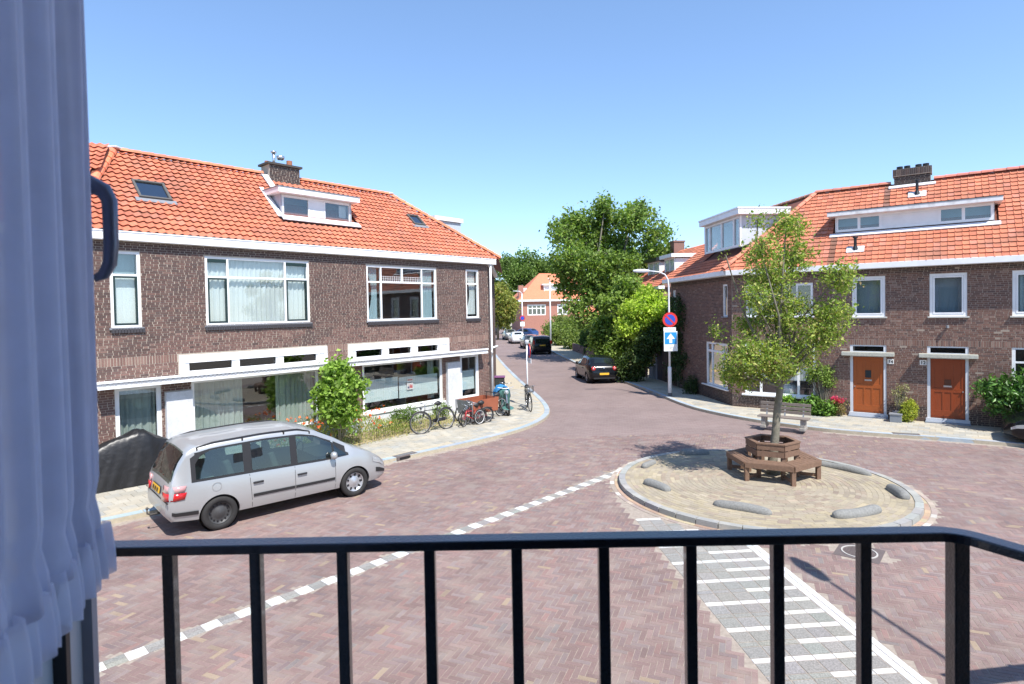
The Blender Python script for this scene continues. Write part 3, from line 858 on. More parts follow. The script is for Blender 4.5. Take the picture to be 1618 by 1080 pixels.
# ------------------------------------------------------------------ LEFT HOUSE
LF = Frame((-0.99, 24.6), (-.6667, -.7453), (.7453, -.6667))
LS = Frame((-0.99, 24.6), (0, 1), (1, 0))
lh = thing('brick_house', (-7.5, 22.5, 0.09), 'dark brown brick house with wavy orange roof and white shop canopy behind the silver car', 'house')
UL = 15.4
OL = [(12.75, 13.42, 3.87, 5.8), (8.07, 11.18, 3.86, 5.79), (2.8, 5.94, 3.84, 5.78), (.53, 1.25, 3.84, 5.8)]
OG = [(7.52, 11.91, 2.58, 3.08), (2.25, 6.73, 2.57, 3.08)]
OB = [(12.36, 13.4, .62, 2.38), (7.83, 11.62, .66, 2.38), (2.6, 6.2, .68, 2.38), (.62, 1.66, .6, 2.38)]
wall(lh, LF, 0, UL, .05, 6.05, OL + OB + OG, mortar_l)
def colL(q):
    n = len(q); u, z, s = q[:, 0], q[:, 1], q[:, 2]
    D = pick(n, DARKB, [5, 5, 3, 3, 2, 1.2]); R_ = pick(n, REDB, [3, 3, 2, 3, 1.2])
    w = np.clip((3.72 - z) / .12, 0, 1) * np.clip((z - 2.5) / .2, 0, 1) * (.75 + .25 * np.sin(u * 1.3 + z * 2) > .55)
    m = rng.random(n) < (w * .85 + .10)
    # red-brown weathered fields of the upper floor between the windows
    f = ((np.sin(u * 1.0 + 1.1) + np.sin(u * 2.7 + z * 1.9)) * .25 + .35) * (z > 3.7)
    m |= rng.random(n) < np.clip(f, 0, .75) * .75
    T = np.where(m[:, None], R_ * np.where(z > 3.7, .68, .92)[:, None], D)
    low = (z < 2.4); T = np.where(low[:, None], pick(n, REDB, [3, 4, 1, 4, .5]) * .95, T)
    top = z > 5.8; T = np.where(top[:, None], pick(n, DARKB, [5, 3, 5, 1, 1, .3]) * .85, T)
    T = np.where((s > 0)[:, None], pick(n, REDB, [3, 1, 4, 1, 4]) * 1.05, T)
    T = T * .62 + T.mean(0) * .38
    return np.clip(T * rng.normal(1.15, .09, (n, 1)), .01, 1)
solidrects = OL + OB + [(7.5, 11.93, 2.42, 3.10), (2.23, 6.75, 2.42, 3.10), (11.63, 12.28, 0, 2.18), (1.73, 2.42, 0, 2.17), (2.5, 6.3, 0, .8)]
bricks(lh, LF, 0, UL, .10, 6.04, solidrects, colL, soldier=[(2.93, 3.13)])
# side wall of the left house along the street
wall(lh, LS, 0, 10.2, .05, 6.05, [], mortar_l, name='side_wall')
bricks(lh, LS, 0, 10.0, .10, 6.04, [], lambda q: pick(len(q), DARKB, [4, 4, 2, 3, 2, 2]) * 1.3, n=60)
room(lh, LF, .3, 14.5, [(.35, 2.75), (3.2, 5.95)], 3.4)
mb = MB()
for a, b, c, d in OL:   # dark glazed brick sills
    k = int((b - a + .12) / .067)
    for i in range(k): LF.box(mb, a - .06 + i * .067, a - .06 + i * .067 + .058, -.08, .05, c - .13, c - .02 - .0)
mb.build('brick_sill', mat('glazed_brick', (.055, .05, .055), .35, .3, 30), lh)['kind'] = 'stuff'
for a, b, c, d in OL:
    mb = MB(); LF.box(mb, a - .05, b + .05, -.09, .045, c - .045, c + .003); mb.build('window_sill', lead, lh)
w = win(lh, LF, *OL[0], zs=[5.2], sash=[(0, 0)])
curtain(w, LF, 12.82, 13.36, 3.95, 5.17, amp=.004, m=blind, name='blind'); curtain(w, LF, 12.8, 13.38, 5.25, 5.78, amp=.002, n=-.3, m=blueish, name='blind')
w = win(lh, LF, *OL[1], us=[8.85, 10.56], zs=[5.215], sash=[(0, 0), (2, 0)])
curtain(w, LF, 8.15, 11.1, 3.92, 5.75, amp=.028, m=net, pitch=.14)
tl_ = MB(); LF.box(tl_, 8.14, 8.8, -.07, -.01, 5.62, 5.72); LF.box(tl_, 10.6, 11.1, -.07, -.01, 5.62, 5.72); tl_.build('ventilation_strip', dkgreen, w)
w = win(lh, LF, *OL[2], us=[3.5, 5.33], zs={0: [5.2], 1: [5.2], 2: [5.2]})
curtain(w, LF, 2.9, 3.4, 3.9, 5.75, m=blueish, pitch=.1, amp=.02); curtain(w, LF, 5.42, 5.85, 3.9, 5.75, m=blueish, pitch=.1, amp=.02, taper=.5)
lat = MB(); LF.box(lat, 4.385, 4.44, -.09, -.015, 5.2, 5.72)
for i in range(22): LF.box(lat, 3.6 + i * .08, 3.608 + i * .08, -.062, -.05, 5.23, 5.42)
for i in range(3): LF.box(lat, 3.53, 5.3, -.0625, -.0505, 5.24 + i * .08, 5.247 + i * .08)
lat.build('leaded_glazing_bar', white, w)
w = win(lh, LF, *OL[3], zs=[5.23])
curtain(w, LF, .62, 1.17, 4.0, 5.75, m=net, pitch=.09, amp=.03, taper=.45)
# fascia/gutter
mb = MB(); LF.box(mb, -.35, UL, -.05, .19, 6.05, 6.27); mb.build('gutter', white, lh, bevel=.01)
mb = MB(); LF.box(mb, -.35, UL, -.3, .205, 6.255, 6.285); mb.build('gutter_lip', white, lh)
mb = MB(); LS.box(mb, -.1, 10.2, -.05, .17, 6.06, 6.26); mb.build('side_gutter', white, lh)
# white boxes with three slit lights
for a, b, c, d, lights in ((7.52, 11.91, 2.58, 3.08, [(10.48, 11.67), (9.18, 10.32), (7.85, 9.0)]), (2.25, 6.73, 2.57, 3.08, [(5.34, 6.45), (4.07, 5.11), (2.78, 3.81)])):
    mb = MB()
    LF.box(mb, a, b, -.09, .05, 2.87, d); LF.box(mb, a, b, -.09, .05, c, c + .045)
    xs = [a] + [v for l in sorted(lights) for v in l] + [b]
    for i in range(0, len(xs), 2): LF.box(mb, xs[i], xs[i + 1], -.09, .048, c + .045, 2.87)
    LF.box(mb, a + .12, b - .12, .05, .075, 2.87, 2.92)
    f = mb.build('shop_light_frame', white, lh, bevel=.006)
    for l0, l1 in lights:
        mb = MB(); LF.box(mb, l0, l1, -.05, -.04, c + .045, 2.87); mb.build('pane', glass('dark_window_glass', (.35, .4, .4), base=.03), f)
        mb = MB(); LF.box(mb, l0, l1, -.02, .044, c + .045, c + .07); LF.box(mb, l0, l0 + .05, -.02, .044, c + .07, 2.868); mb.build('sash', white, f)
# canopies
for a, b in ((.5, 7.12), (7.2, 13.85)):
    mb = MB(); LF.box(mb, a, b, 0.0, .42, 2.44, 2.56); cp = mb.build('canopy', white, lh, bevel=.008)
    mb = MB(); LF.box(mb, a - .02, b + .02, .40, .46, 2.545, 2.60); LF.box(mb, a, b, .42, .445, 2.40, 2.47); mb.build('canopy_trim', white, cp)
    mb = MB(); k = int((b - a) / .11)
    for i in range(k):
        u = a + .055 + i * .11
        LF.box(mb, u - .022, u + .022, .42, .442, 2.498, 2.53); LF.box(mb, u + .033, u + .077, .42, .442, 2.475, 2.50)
    mb.build('fretwork_hole_shade', mat('fretwork_shade', (.38, .38, .40), .7), cp)['kind'] = 'stuff'  # raised grey blocks; their colour stands in for the shade inside the perforations
# shop windows
w = win(lh, LF, *OB[0], fw=.10)
curtain(w, LF, 12.45, 13.3, .7, 2.3, m=pale, amp=.035, pitch=.16, n=-.22)
w = win(lh, LF, *OB[1], fw=.08)
curtain(w, LF, 10.15, 11.55, .72, 2.32, m=pale, amp=.035, pitch=.15, n=-.24); curtain(w, LF, 7.9, 9.14, .72, 2.32, m=pale, amp=.035, pitch=.15, n=-.24)
w = win(lh, LF, *OB[2], fw=.09)
curtain(w, LF, 2.72, 4.55, 1.0, 1.76, m=band, amp=.004, pitch=.1, n=-.16, name='curtain_band'); curtain(w, LF, 4.6, 6.12, 1.02, 1.80, m=band, amp=.004, pitch=.1, n=-.16, name='curtain_band')
curtain(w, LF, 2.72, 3.05, .8, 2.3, m=pale, amp=.03, pitch=.12, n=-.35)
pst = MB(); LF.box(pst, 3.93, 4.22, -.125, -.12, 1.28, 1.70); ps = pst.build('poster', mat('paper', (.78, .74, .74), .6), w)
pst = MB(); LF.box(pst, 3.96, 4.19, -.1195, -.1185, 1.61, 1.66); LF.box(pst, 3.96, 4.10, -.1195, -.1185, 1.33, 1.43)
for i in range(3): LF.box(pst, 3.97 + i * .07, 4.01 + i * .07, -.1195, -.1185, 1.43, 1.47)
pst.build('poster_print', mat('poster_red', (.55, .10, .10), .6), w)
pst = MB()
for i in range(5): LF.box(pst, 3.97 + i * .045, 4.0 + i * .045, -.1195, -.1185, 1.52 + .01 * (i % 2), 1.56)
LF.box(pst, 4.11, 4.19, -.1195, -.1185, 1.32, 1.40)
pst.build('poster_print', mat('poster_ink', (.08, .09, .16), .6), w)
w = win(lh, LF, *OB[3], fw=.12)
curtain(w, LF, .74, 1.54, .95, 1.72, m=band, amp=.004, pitch=.1, n=-.16, name='curtain_band')
mb = MB(); LF.box(mb, 2.5, 6.3, -.1, .08, .62, .69); LF.box(mb, .55, 1.72, -.1, .06, .54, .605); LF.box(mb, 7.75, 11.64, -.1, .08, .6, .665); LF.box(mb, 12.3, 13.5, -.1, .06, .56, .622)
mb.build('shop_sill', white, lh, bevel=.008)
mb = MB(); LF.box(mb, 2.44, 6.3, -.02, .04, .06, .62); LF.box(mb, 7.7, 11.6, -.02, .04, .06, .6); mb.build('white_plinth', whitep, lh)
for a, b in ((11.63, 12.28), (1.75, 2.42)):
    mb = MB(); LF.box(mb, a, b, -.05, .13, .06, 2.14); mb.build('stucco_pier', whitep, lh, bevel=.01)
mb = MB(); LF.box(mb, 6.32, 7.7, -.02, .10, .06, .66); mb.build('low_wall', mat('blue_grey_plaster', (.35, .40, .46), .8, .2, 6), lh)
# down pipes
mb = MB(); mb.tube([LF.P(-.08, .10, 6.05), LF.P(-.08, .10, 2.9), LF.P(-.08, .10, .1)], .045, 10); mb.build('down_pipe', white, lh, smooth=True)
mb = MB(); mb.tube([LF.P(.2, .36, 2.45), LF.P(.1, .28, 2.36), LF.P(-.06, .14, 2.30)], .035, 8); mb.tube([LF.P(-.1, .14, 2.58), LS.P(.35, .35, 2.62), LS.P(.75, .22, 2.50)], .04, 8); mb.build('canopy_pipe', white, lh, smooth=True)
mb = MB(); mb.tube([LF.P(13.9, .35, 2.42), LF.P(13.95, .3, 2.30), LF.P(13.95, .06, 2.22), LF.P(13.95, .06, .1)], .04, 8); mb.build('down_pipe', white, lh, smooth=True)
# roof
LR = Roof(LF, (.10, 6.31), (-3.0, 9.0))
RL_ = LR.len
hipR0 = -.62; hipR1 = 2.7; hipL1 = 12.5; hipL0 = 14.3
polyLR = [(hipR0, 0), (hipL0, 0), (hipL1, RL_), (hipR1, RL_)]
LR.sheet(lh, polyLR)
dorm = (5.55, 8.55, LR.fromn(-.8), LR.fromn(-2.1)); sk1 = (11.6, 12.42, LR.fromn(-1.08), LR.fromn(-1.74)); sk2 = (2.18, 2.76, LR.fromn(-1.34), LR.fromn(-1.85))
LR.tiles(lh, polyLR, [dorm, sk1, sk2, (6.7, 8.1, LR.fromn(-2.75), 9)], PANT, .2, .236)
ridge0 = np.array(LR.P(hipR1, RL_, .05)); ridge1 = np.array(LR.P(hipL1, RL_, .05))
caps(lh, ridge0, LR.P(6.7, RL_, .05)); caps(lh, LR.P(8.1, RL_, .05), ridge1)
caps(lh, LR.P(hipR0, 0, .07), ridge0, name='hip_tile'); caps(lh, LR.P(hipL0, 0, .07), ridge1, name='hip_tile', r=.13)
# faces of the roof beyond the hips
c0 = np.array(LR.P(hipR0, 0)); r0 = np.array(LR.P(hipR1, RL_)); c1 = np.array(LR.P(hipL0, 0)); r1 = np.array(LR.P(hipL1, RL_))
bk = np.array([0, 9.5, 0]); bl_ = np.array([-6.0, -2.5, 0])
MB().poly([c0, c0 + bk, r0 + bk * .8, r0], .05, (0, 0, -1)).build('side_roof', rbase, lh)
LR2 = Roof(Frame(c1[:2], bl_[:2], (bl_[1], -bl_[0])) if False else Frame((c1[0], c1[1]), (-.92, -.39), (.39, -.92)), (0, 6.29), (-3.1, 9.0))
p2 = [(-.1, 0), (5, 0), (4, LR2.len), (1.3, LR2.len)]
pr = np.array([r1 - LR2.o]) ; uu = float(pr[0] @ LR2.fr.d); p2 = [(-.02, 0), (6, 0), (6, LR2.len), (uu, LR2.len)]
LR2.sheet(lh, p2); LR2.tiles(lh, p2, [], PANT, .2, .236, n=0)
caps(lh, r1, LR2.P(6, LR2.len, .05))
mb = MB(); mb.obox(r1 + np.array([0, 0, .08]), (.22, 0, 0), (0, .16, 0), (0, 0, .03)); mb.obox(r0 + np.array([0, 0, .06]), (.2, 0, 0), (0, .14, 0), (0, 0, .03)); mb.build('ridge_mortar', whitep, lh, bevel=.02)
LF2 = Frame(LF.P(UL, 0, 0)[:2], (-.92, -.39), (.39, -.92))
mb = MB(); LF2.box(mb, 0, 5, -.2, 0, .05, 6.05); mb.build('return_wall', mortar_g, lh)
mb = MB(); LF2.box(mb, -.6, 5, -.05, .17, 6.05, 6.28); mb.build('return_gutter', white, lh)
# roof windows
for (a, b, t0, t1) in (sk1, sk2):
    mb = MB(); fw = .06
    for (x0, x1, y0, y1) in ((a, a + fw, t0, t1), (b - fw, b, t0, t1), (a + fw, b - fw, t0, t0 + fw), (a + fw, b - fw, t1 - fw, t1)):
        mb.obox(LR.P((x0 + x1) / 2, (y0 + y1) / 2, .05), LR.fr.d * (x1 - x0) / 2, LR.v * (y1 - y0) / 2, LR.nr * .06)
    s_ = mb.build('roof_window', mat('roof_window_frame', (.10, .095, .085), .5), lh)
    mb = MB(); mb.obox(LR.P((a + b) / 2, (t0 + t1) / 2, .06), LR.fr.d * ((b - a) / 2 - fw), LR.v * ((t1 - t0) / 2 - fw), LR.nr * .01); mb.build('pane', skyglass, s_)
    mb = MB(); mb.obox(LR.P((a + b) / 2, t0 - .07, .05), LR.fr.d * ((b - a) / 2 + .1), LR.v * .09, LR.nr * .012); mb.build('flashing', lead, s_)
# dormer
dn = -1.2
ds_ = MB()
n_b = -2.4
for u in (5.72, 8.29):
    ds_.poly([LF.P(u, dn, 7.30), LF.P(u, dn, 8.06), LF.P(u, LR.e[0] - (8.06 - 6.29) / (9 - 6.29) * 3.1, 8.06)], .04, LF.d)
dc = ds_.build('dormer_cheek', mat('dormer_grey', (.42, .42, .47), .7), lh)
w = win(lh, LF, 5.7, 8.31, 7.28, 8.05, us=[6.75, 7.33], fw=.09, mw=.06, n0=dn - .06, n1=dn + .0, skip=[(1, 0)], name='dormer')
mb = MB(); LF.box(mb, 6.78, 7.30, dn - .05, dn - .012, 7.37, 7.96); mb.build('dormer_panel', white, w)
curtain(w, LF, 5.82, 6.1, 7.4, 7.95, m=net, n=dn - .15, amp=.015, pitch=.08)
MB().poly([LF.P(5.72, dn - .5, 7.2), LF.P(8.3, dn - .5, 7.2), LF.P(8.3, dn - .5, 8.0), LF.P(5.72, dn - .5, 8.0)]).build('dormer_interior', indoor, w)
mb = MB(); LF.box(mb, 5.5, 8.52, -2.55, dn + .26, 8.06, 8.24); mb.build('dormer_roof', white, w, bevel=.01)
mb = MB(); LF.box(mb, 5.48, 8.54, -2.56, dn + .28, 8.24, 8.262); mb.build('dormer_trim', lead, w)
mb = MB(); mb.obox(LR.P(7.0, LR.fromn(-.93), .06), LF.d * 1.45, LR.v * .13, LR.nr * .015); mb.obox(LR.P(8.47, LR.fromn(-1.6), .05), LF.d * .09, LR.v * .85, LR.nr * .015)
mb.build('lead_flashing', mat('pale_flashing', (.68, .68, .70), .6, .1, 9), lh)
# chimney
ch = MB(); LF.box(ch, 6.8, 7.92, -3.35, -2.75, 8.4, 9.36); c_ = ch.build('chimney', mortar_l, lh)
CHF = Frame(LF.P(6.8, -2.75, 0)[:2], LF.d[:2], LF.n[:2]); CHS = Frame(LF.P(6.8, -2.75, 0)[:2], -LF.n[:2], -LF.d[:2])
for F_, wd in ((CHF, 1.12), (CHS, .6)):
    bricks(c_, F_, 0, wd, 8.45, 9.36, [], lambda q: pick(len(q), DARKB, [4, 4, 4, 1, 2, .5]) * .8, n=60)
mb = MB(); LF.box(mb, 6.72, 8.0, -3.43, -2.67, 9.36, 9.43); mb.build('chimney_cap', mat('sooty', (.06, .055, .05), .9), c_)
mb = MB(); mb.tube([LF.P(7.6, -3.05, 9.4), LF.P(7.6, -3.05, 9.85)], .05, 10); mb.tube([LF.P(7.6, -3.05, 9.85), LF.P(7.6, -3.05, 9.90)], .10, 10); mb.lathe([(.03, .45), (.14, .42), (.14, .34), (.10, .3)], LF.P(7.35, -3.05, 9.35), n=14); mb.build('chimney_pot', steel, c_, smooth=True)
mb = MB(); mb.tube([LF.P(7.02, -3.05, 9.4), LF.P(7.02, -3.05, 9.66)], .10, 12); mb.tube([LF.P(7.85, -3.05, 9.4), LF.P(7.85, -3.05, 9.52)], .08, 12); mb.build('chimney_pot', mat('terracotta', (.35, .14, .08), .8), c_)
mb = MB()
for i in range(7): mb.obox(LR.P(8.03, LR.fromn(-2.35) + i * .12, .07), LF.d * .11, LR.v * .05, LR.nr * .015)
mb.build('stepped_flashing', mat('pale_flashing', (.68, .68, .70)), c_)
# flat roofed extension seen behind the hip
E2 = MB(); LF.box(E2, -4.2, -2.4, -7.5, -6, 6.3, 8.85); eb = E2.build('roof_extension', mat('extension_grey', (.45, .50, .54), .6), lh); E2 = MB(); LF.box(E2, -4.3, -2.3, -7.6, -5.9, 8.85, 9.06); E2.build('extension_trim', white, eb)
mb = MB(); mb.tube([LF.P(-1.2, -1.9, 6.6), LF.P(-1.2, -1.9, 7.05)], .11, 10); mb.tube([LF.P(-1.5, -1.9, 6.6), LF.P(-1.5, -1.9, 6.85)], .12, 10); mb.build('roof_vent', mat('terracotta', (.35, .14, .08)), lh)
# ------------------------------------------------------------------ RIGHT HOUSE
P1 = (8.87, 23.72)
RF = Frame(P1, (.8038, -.5949), (-.5949, -.8038))
RS = Frame(P1, (-.0907, .9959), (-.9959, -.0907))
rh = thing('brick_house', (14.0, 23.0, 0.09), 'reddish brown brick house with a long white dormer and two orange wooden doors', 'house')
RU = 15.0
OR_ = [(.55, 2.95, 3.7, 4.95), (4.22, 5.23, 3.66, 5.1), (6.5, 7.5, 3.66, 5.1), (8.63, 9.7, 3.66, 5.1), (.48, 3.02, .64, 2.68), (8.62, 10.6, .9, 2.7)]
DR_ = [(4.15, 5.26, .12, 2.68), (6.43, 7.54, .12, 2.68)]
VH = (1.28, 1.52, .30, .42)
wall(rh, RF, 0, RU, .05, 5.4, OR_ + DR_ + [VH], mortar_g)
RB = [(.15, .078, .058), (.165, .088, .066), (.128, .07, .056), (.185, .106, .082), (.11, .066, .056), (.215, .142, .112)]
def colR(q):
    n = len(q); z = q[:, 1]; T = pick(n, RB, [4, 4, 4, 2.2, 2, 1.0])
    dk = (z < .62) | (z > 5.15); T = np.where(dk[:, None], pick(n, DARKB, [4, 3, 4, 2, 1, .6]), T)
    T = np.where((q[:, 2] > 0)[:, None], pick(n, RB, [1, 3, 1, 4, .3, 2]), T)
    return np.clip(T * rng.normal(1.05, .1, (n, 1)), .01, 1)
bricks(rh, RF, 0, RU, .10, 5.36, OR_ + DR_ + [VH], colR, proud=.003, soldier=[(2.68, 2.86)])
OS = [(.42, 2.5, .70, 2.58), (.38, .8, 3.70, 5.04), (6.1, 6.5, 3.75, 5.0)]
wall(rh, RS, 0, 6.75, .05, 5.4, OS, mortar_g, name='side_wall')
bricks(rh, RS, 0, 6.75, .10, 5.36, OS, colR, soldier=[(2.62, 2.80)])
room(rh, RF, .6, 14, [(.35, 2.75), (3.2, 5.3)], 3.0)
mb = MB(); RF.box(mb, 1.28, 1.52, -.13, -.09, .3, .42); mb.build('air_grate', blackm, rh)
for o in OR_[1:4]:
    w = win(rh, RF, *o, fw=.085)
    sb = MB(); a, b, c, d = o[0] + .09, o[1] - .09, o[2] + .09, o[3] - .09
    RF.box(sb, a, a + .05, -.07, -.012, c, d); RF.box(sb, b - .05, b, -.07, -.012, c, d); RF.box(sb, a + .05, b - .05, -.07, -.014, c, c + .05); RF.box(sb, a + .05, b - .05, -.07, -.014, d - .05, d); sb.build('sash', white, w)
    sill(rh, RF, o[0] - .06, o[1] + .06, o[2] + .01, m=mat('sill_concrete', (.50, .49, .45), .8, .15, 20))
    curtain(w, RF, o[0] + .12, o[1] - .12, o[2] + .1, o[3] - .1, m=fabric('grey_blind', (.30, .38, .44), .2), amp=.003, n=-.3, name='blind')
w = win(rh, RF, *OR_[0], us=[1.1, 2.4], fw=.08); sill(rh, RF, .5, 3.0, 3.71); curtain(w, RF, .65, 1.05, 3.78, 4.87, m=blueish)
w = win(rh, RF, *OR_[4], us=[1.08, 2.43], zs=[2.15], fw=.09, mw=.08); sill(rh, RF, .38, 3.12, .655, m=white, h=.07, n1=.11)
curtain(w, RF, .58, 2.93, 1.50, 1.74, m=blind, amp=.005, n=-.2, name='curtain_band'); curtain(w, RF, .58, 2.93, 1.24, 1.51, m=blind, amp=.005, n=-.19, name='curtain_band')
mb = MB(); mb.lathe([(0, .34), (.14, .33), (.25, .26), (.30, .14), (.30, 0)], RF.P(2.0, -.55, .72), n=20); mb.build('armchair', mat('white_fabric', (.7, .7, .7), .9), rh, smooth=True)
w = win(rh, RF, *OR_[5], us=[9.4], zs=[2.2], fw=.09); curtain(w, RF, 8.75, 9.3, 3.8, 5.0, m=blueish)
w = win(rh, RS, *OS[0], us=[.88, 1.95], zs=[2.2], fw=.08, mw=.09); sill(rh, RS, .35, 2.85, .70, m=white, n1=.10)
mb = MB(); RS.box(mb, 1.0, 1.8, -.8, -.6, 1.20, 1.26); mb.build('shelf', mat('pine', (.5, .30, .12)), w)
win(rh, RS, *OS[1]); win(rh, RS, *OS[2]); sill(rh, RS, .33, .85, 3.71, m=lead)
# doors
orange = mat('orange_varnished_wood', (.36, .088, .018), .35, .18, 3, .1, 40, spec=.5, dark=(.22, .055, .015), dscale=3, damt=.4, stretch=(6, 6, .5))
fb = mat('door_frame_grey', (.58, .60, .64), .5, .05, 6)
concrete = mat('canopy_concrete', (.42, .42, .36), .85, .2, 15, .3, 60)
def door(u0, letter_z, num, nu, lab, canopy, box=None, handle_right=True):
    u1 = u0 + 1.11
    mb = MB(); RF.box(mb, u0, u0 + .085, -.12, -.015, .12, 2.68); RF.box(mb, u1 - .085, u1, -.12, -.015, .12, 2.68)
    RF.box(mb, u0 + .085, u1 - .085, -.12, -.018, 2.62, 2.68); RF.box(mb, u0 + .085, u1 - .085, -.12, -.018, 2.25, 2.44); RF.box(mb, u0 - .04, u1 + .04, -.15, .03, .10, .24)
    fr_ = mb.build('door_frame', fb, rh)
    mb = MB(); RF.box(mb, u0 + .085, u1 - .085, -.08, -.07, 2.44, 2.62); mb.build('pane', MATS['dark_window_glass'], fr_)
    mb = MB(); a, b = u0 + .09, u1 - .09; z0, z1 = .25, 2.24
    RF.box(mb, a, b, -.10, -.062, z0, z1)
    W3 = (b - a)
    RF.box(mb, a, a + .10, -.062, -.045, z0, z1); RF.box(mb, b - .10, b, -.062, -.045, z0, z1)
    RF.box(mb, a + .10, b - .10, -.062, -.047, z0, z0 + .26); RF.box(mb, a + .10, b - .10, -.062, -.047, z1 - .14, z1); RF.box(mb, a + .10, b - .10, -.062, -.047, 1.12, 1.26)
    for t in (.37, .63): RF.box(mb, a + W3 * t - .03, a + W3 * t + .03, -.062, -.049, z0 + .26, z1 - .14)
    for zz_ in (z0 + .03, z0 + .07): RF.box(mb, a, b, -.045, -.035, zz_, zz_ + .018)
    lf_ = mb.build('door', orange if box else mat('red_brown_varnished_wood', (.27, .052, .013), .35, .18, 3, .1, 40, spec=.5, dark=(.14, .03, .01), dscale=3, damt=.4, stretch=(6, 6, .5)), fr_, bevel=.004)
    mb = MB(); RF.box(mb, a + W3 / 2 - .11, a + W3 / 2 + .11, -.05, -.036, letter_z, letter_z + .055); hu = b - .06 if handle_right else a + .05
    RF.box(mb, hu - .02, hu + .02, -.046, -.01, 1.15, 1.19); mb.build('letter_slot', steel, fr_)
    mb = MB(); RF.box(mb, a + W3 / 2 - .09, a + W3 / 2 + .09, -.05, -.04, letter_z + .12 if box else 1.35, (letter_z + .38) if box else 1.55)
    mb.build('door_light', mat('dark_glass_plate', (.03, .04, .045), .15) if box else mat('dark_wood', (.10, .03, .012), .5), fr_)
    mb = MB(); RF.box(mb, canopy[0], canopy[1], .0, .26, 2.29, 2.42); mb.build('door_canopy', concrete, rh, bevel=.01)
    mb = MB(); RF.box(mb, u0 - .06, u1 + .06, -.02, .22, .06, .14); mb.build('door_step', mat('blue_stone', (.22, .25, .30), .7, .1, 20), rh, bevel=.008)
    mb = MB(); RF.box(mb, nu, nu + .19, .0, .022, 2.02, 2.19); pl = mb.build('number_plate', mat('number_enamel', (.78, .78, .76), .4), rh)
    fc = bpy.data.curves.new('t', 'FONT'); fc.body = num; fc.size = .15; fc.extrude = .002; fc.align_x = 'CENTER'; fc.offset = .004
    to = bpy.data.objects.new('t', fc); COL.objects.link(to)
    dg = bpy.context.evaluated_depsgraph_get(); me = bpy.data.meshes.new_from_object(to.evaluated_get(dg)); bpy.data.objects.remove(to)
    me.materials.append(blackp); me.name = 'house_number'
    o = bpy.data.objects.new('house_number', me); COL.objects.link(o); o.parent = pl
    M = Matrix((( *RF.d, 0), (0, 0, 1, 0), (*RF.n, 0), (0, 0, 0, 1))).transposed()
    M = Matrix([[RF.d[0], 0, RF.n[0], 0], [RF.d[1], 0, RF.n[1], 0], [0, 1, 0, 0], [0, 0, 0, 1]])
    p = Vector(RF.P(nu + .095, .026, 2.05)) - wloc(pl)
    o.matrix_local = Matrix.Translation(p) @ M
door(4.15, 1.38, '14', 5.29, 'a', (3.9, 5.5), box=True, handle_right=False)
door(6.43, 1.30, '12', 6.22, 'b', (6.2, 7.78))
mb = MB(); mb.tube([RF.P(6.98, 0, 3.3), RF.P(6.98, .12, 3.33)], .03, 8); mb.tube([RF.P(6.98, .1, 3.28), RF.P(6.98, .1, 3.38)], .045, 8); mb.build('wall_bracket', lead, rh)
# gutters (boxed eaves)
soff = mat('soffit_paint', (.50, .50, .52), .6)
mb = MB(); RF.box(mb, -.12, RU, -.05, .42, 5.36, 5.555); mb.build('gutter', white, rh, bevel=.01)
mb = MB(); RS.box(mb, -.12, 6.95, -.05, .42, 5.362, 5.553); mb.build('side_gutter', white, rh, bevel=.01)
RR = Roof(RF, (.33, 5.57), (-3.0, 8.75)); RZ = RR.len
sd0 = -.22; sd1 = 2.62
polyRR = [(sd0, 0), (RU, 0), (RU, RZ), (sd1, RZ)]
RR.sheet(rh, polyRR)
dormR = (3.5, 8.35, RR.fromn(-.83), RR.fromn(-1.95))
seam = [(.36 + 3.05 - .0, 3.6, 0, RR.fromn(-.8), (.42, .55, .62)), (4.98, 5.2, RR.fromn(-1.95), 9, (.42, .55, .62)), (4.4, 5.1, RR.fromn(-.62), RR.fromn(-.5), (.5, .6, .65))]
FC = [(.58, .195, .105), (.55, .18, .098), (.61, .215, .12), (.50, .16, .09), (.58, .215, .14)]
RR.tiles(rh, polyRR, [dormR, (5.2, 6.6, RR.fromn(-2.82), 9)], FLAT, .195, .232, cols=FC, dark=seam)
ra = np.array(RR.P(sd1, RZ)); RSR = Roof(RS, (.33, 5.57), (float((ra - RS.p0) @ RS.n), 8.75)); RZ2 = RSR.len; us_ = float((ra - RSR.o) @ RSR.fr.d); ca_ = np.array(RR.P(sd0, 0)); uc_ = float((ca_ - RSR.o) @ RSR.fr.d)
ts_ = float((ra - RSR.o) @ RSR.v)
polyRS = [(uc_, 0), (6.95, 0), (6.95, RZ2), (us_, RZ2)]
RSR.sheet(rh, polyRS, name='side_roof_deck')
RSR.tiles(rh, polyRS, [(.5, 3.9, RSR.fromn(-.62), 9)], FLAT, .195, .232, cols=FC)
caps(rh, RR.P(sd1, RZ, .05), RR.P(5.2, RZ, .05), col=(.55, .2, .13)); caps(rh, RR.P(6.6, RZ, .05), RR.P(RU, RZ, .05), col=(.70, .22, .16))
caps(rh, ca_ + np.array([0, 0, .07]), ra + np.array([0, 0, .05]), name='hip_tile', col=(.62, .22, .14))
caps(rh, ra, RSR.P(6.95, RZ2, .05), col=(.5, .25, .17))
MB().poly([RR.P(sd1, RZ), RR.P(RU, RZ), RF.P(RU, -7, 5.5), RF.P(4, -7, 5.5)], .05, (0, 0, -1)).build('back_roof', rbase, rh)
MB().poly([RSR.P(6.95, 0), RSR.P(6.95, RZ2), RS.P(6.95, -6.2, 5.5)], .05, RS.d).build('gable', mortar_g, rh)
mb = MB(); RS.box(mb, 6.6, 6.85, -6, -.02, .05, 5.4); mb.build('end_wall', mortar_g, rh)
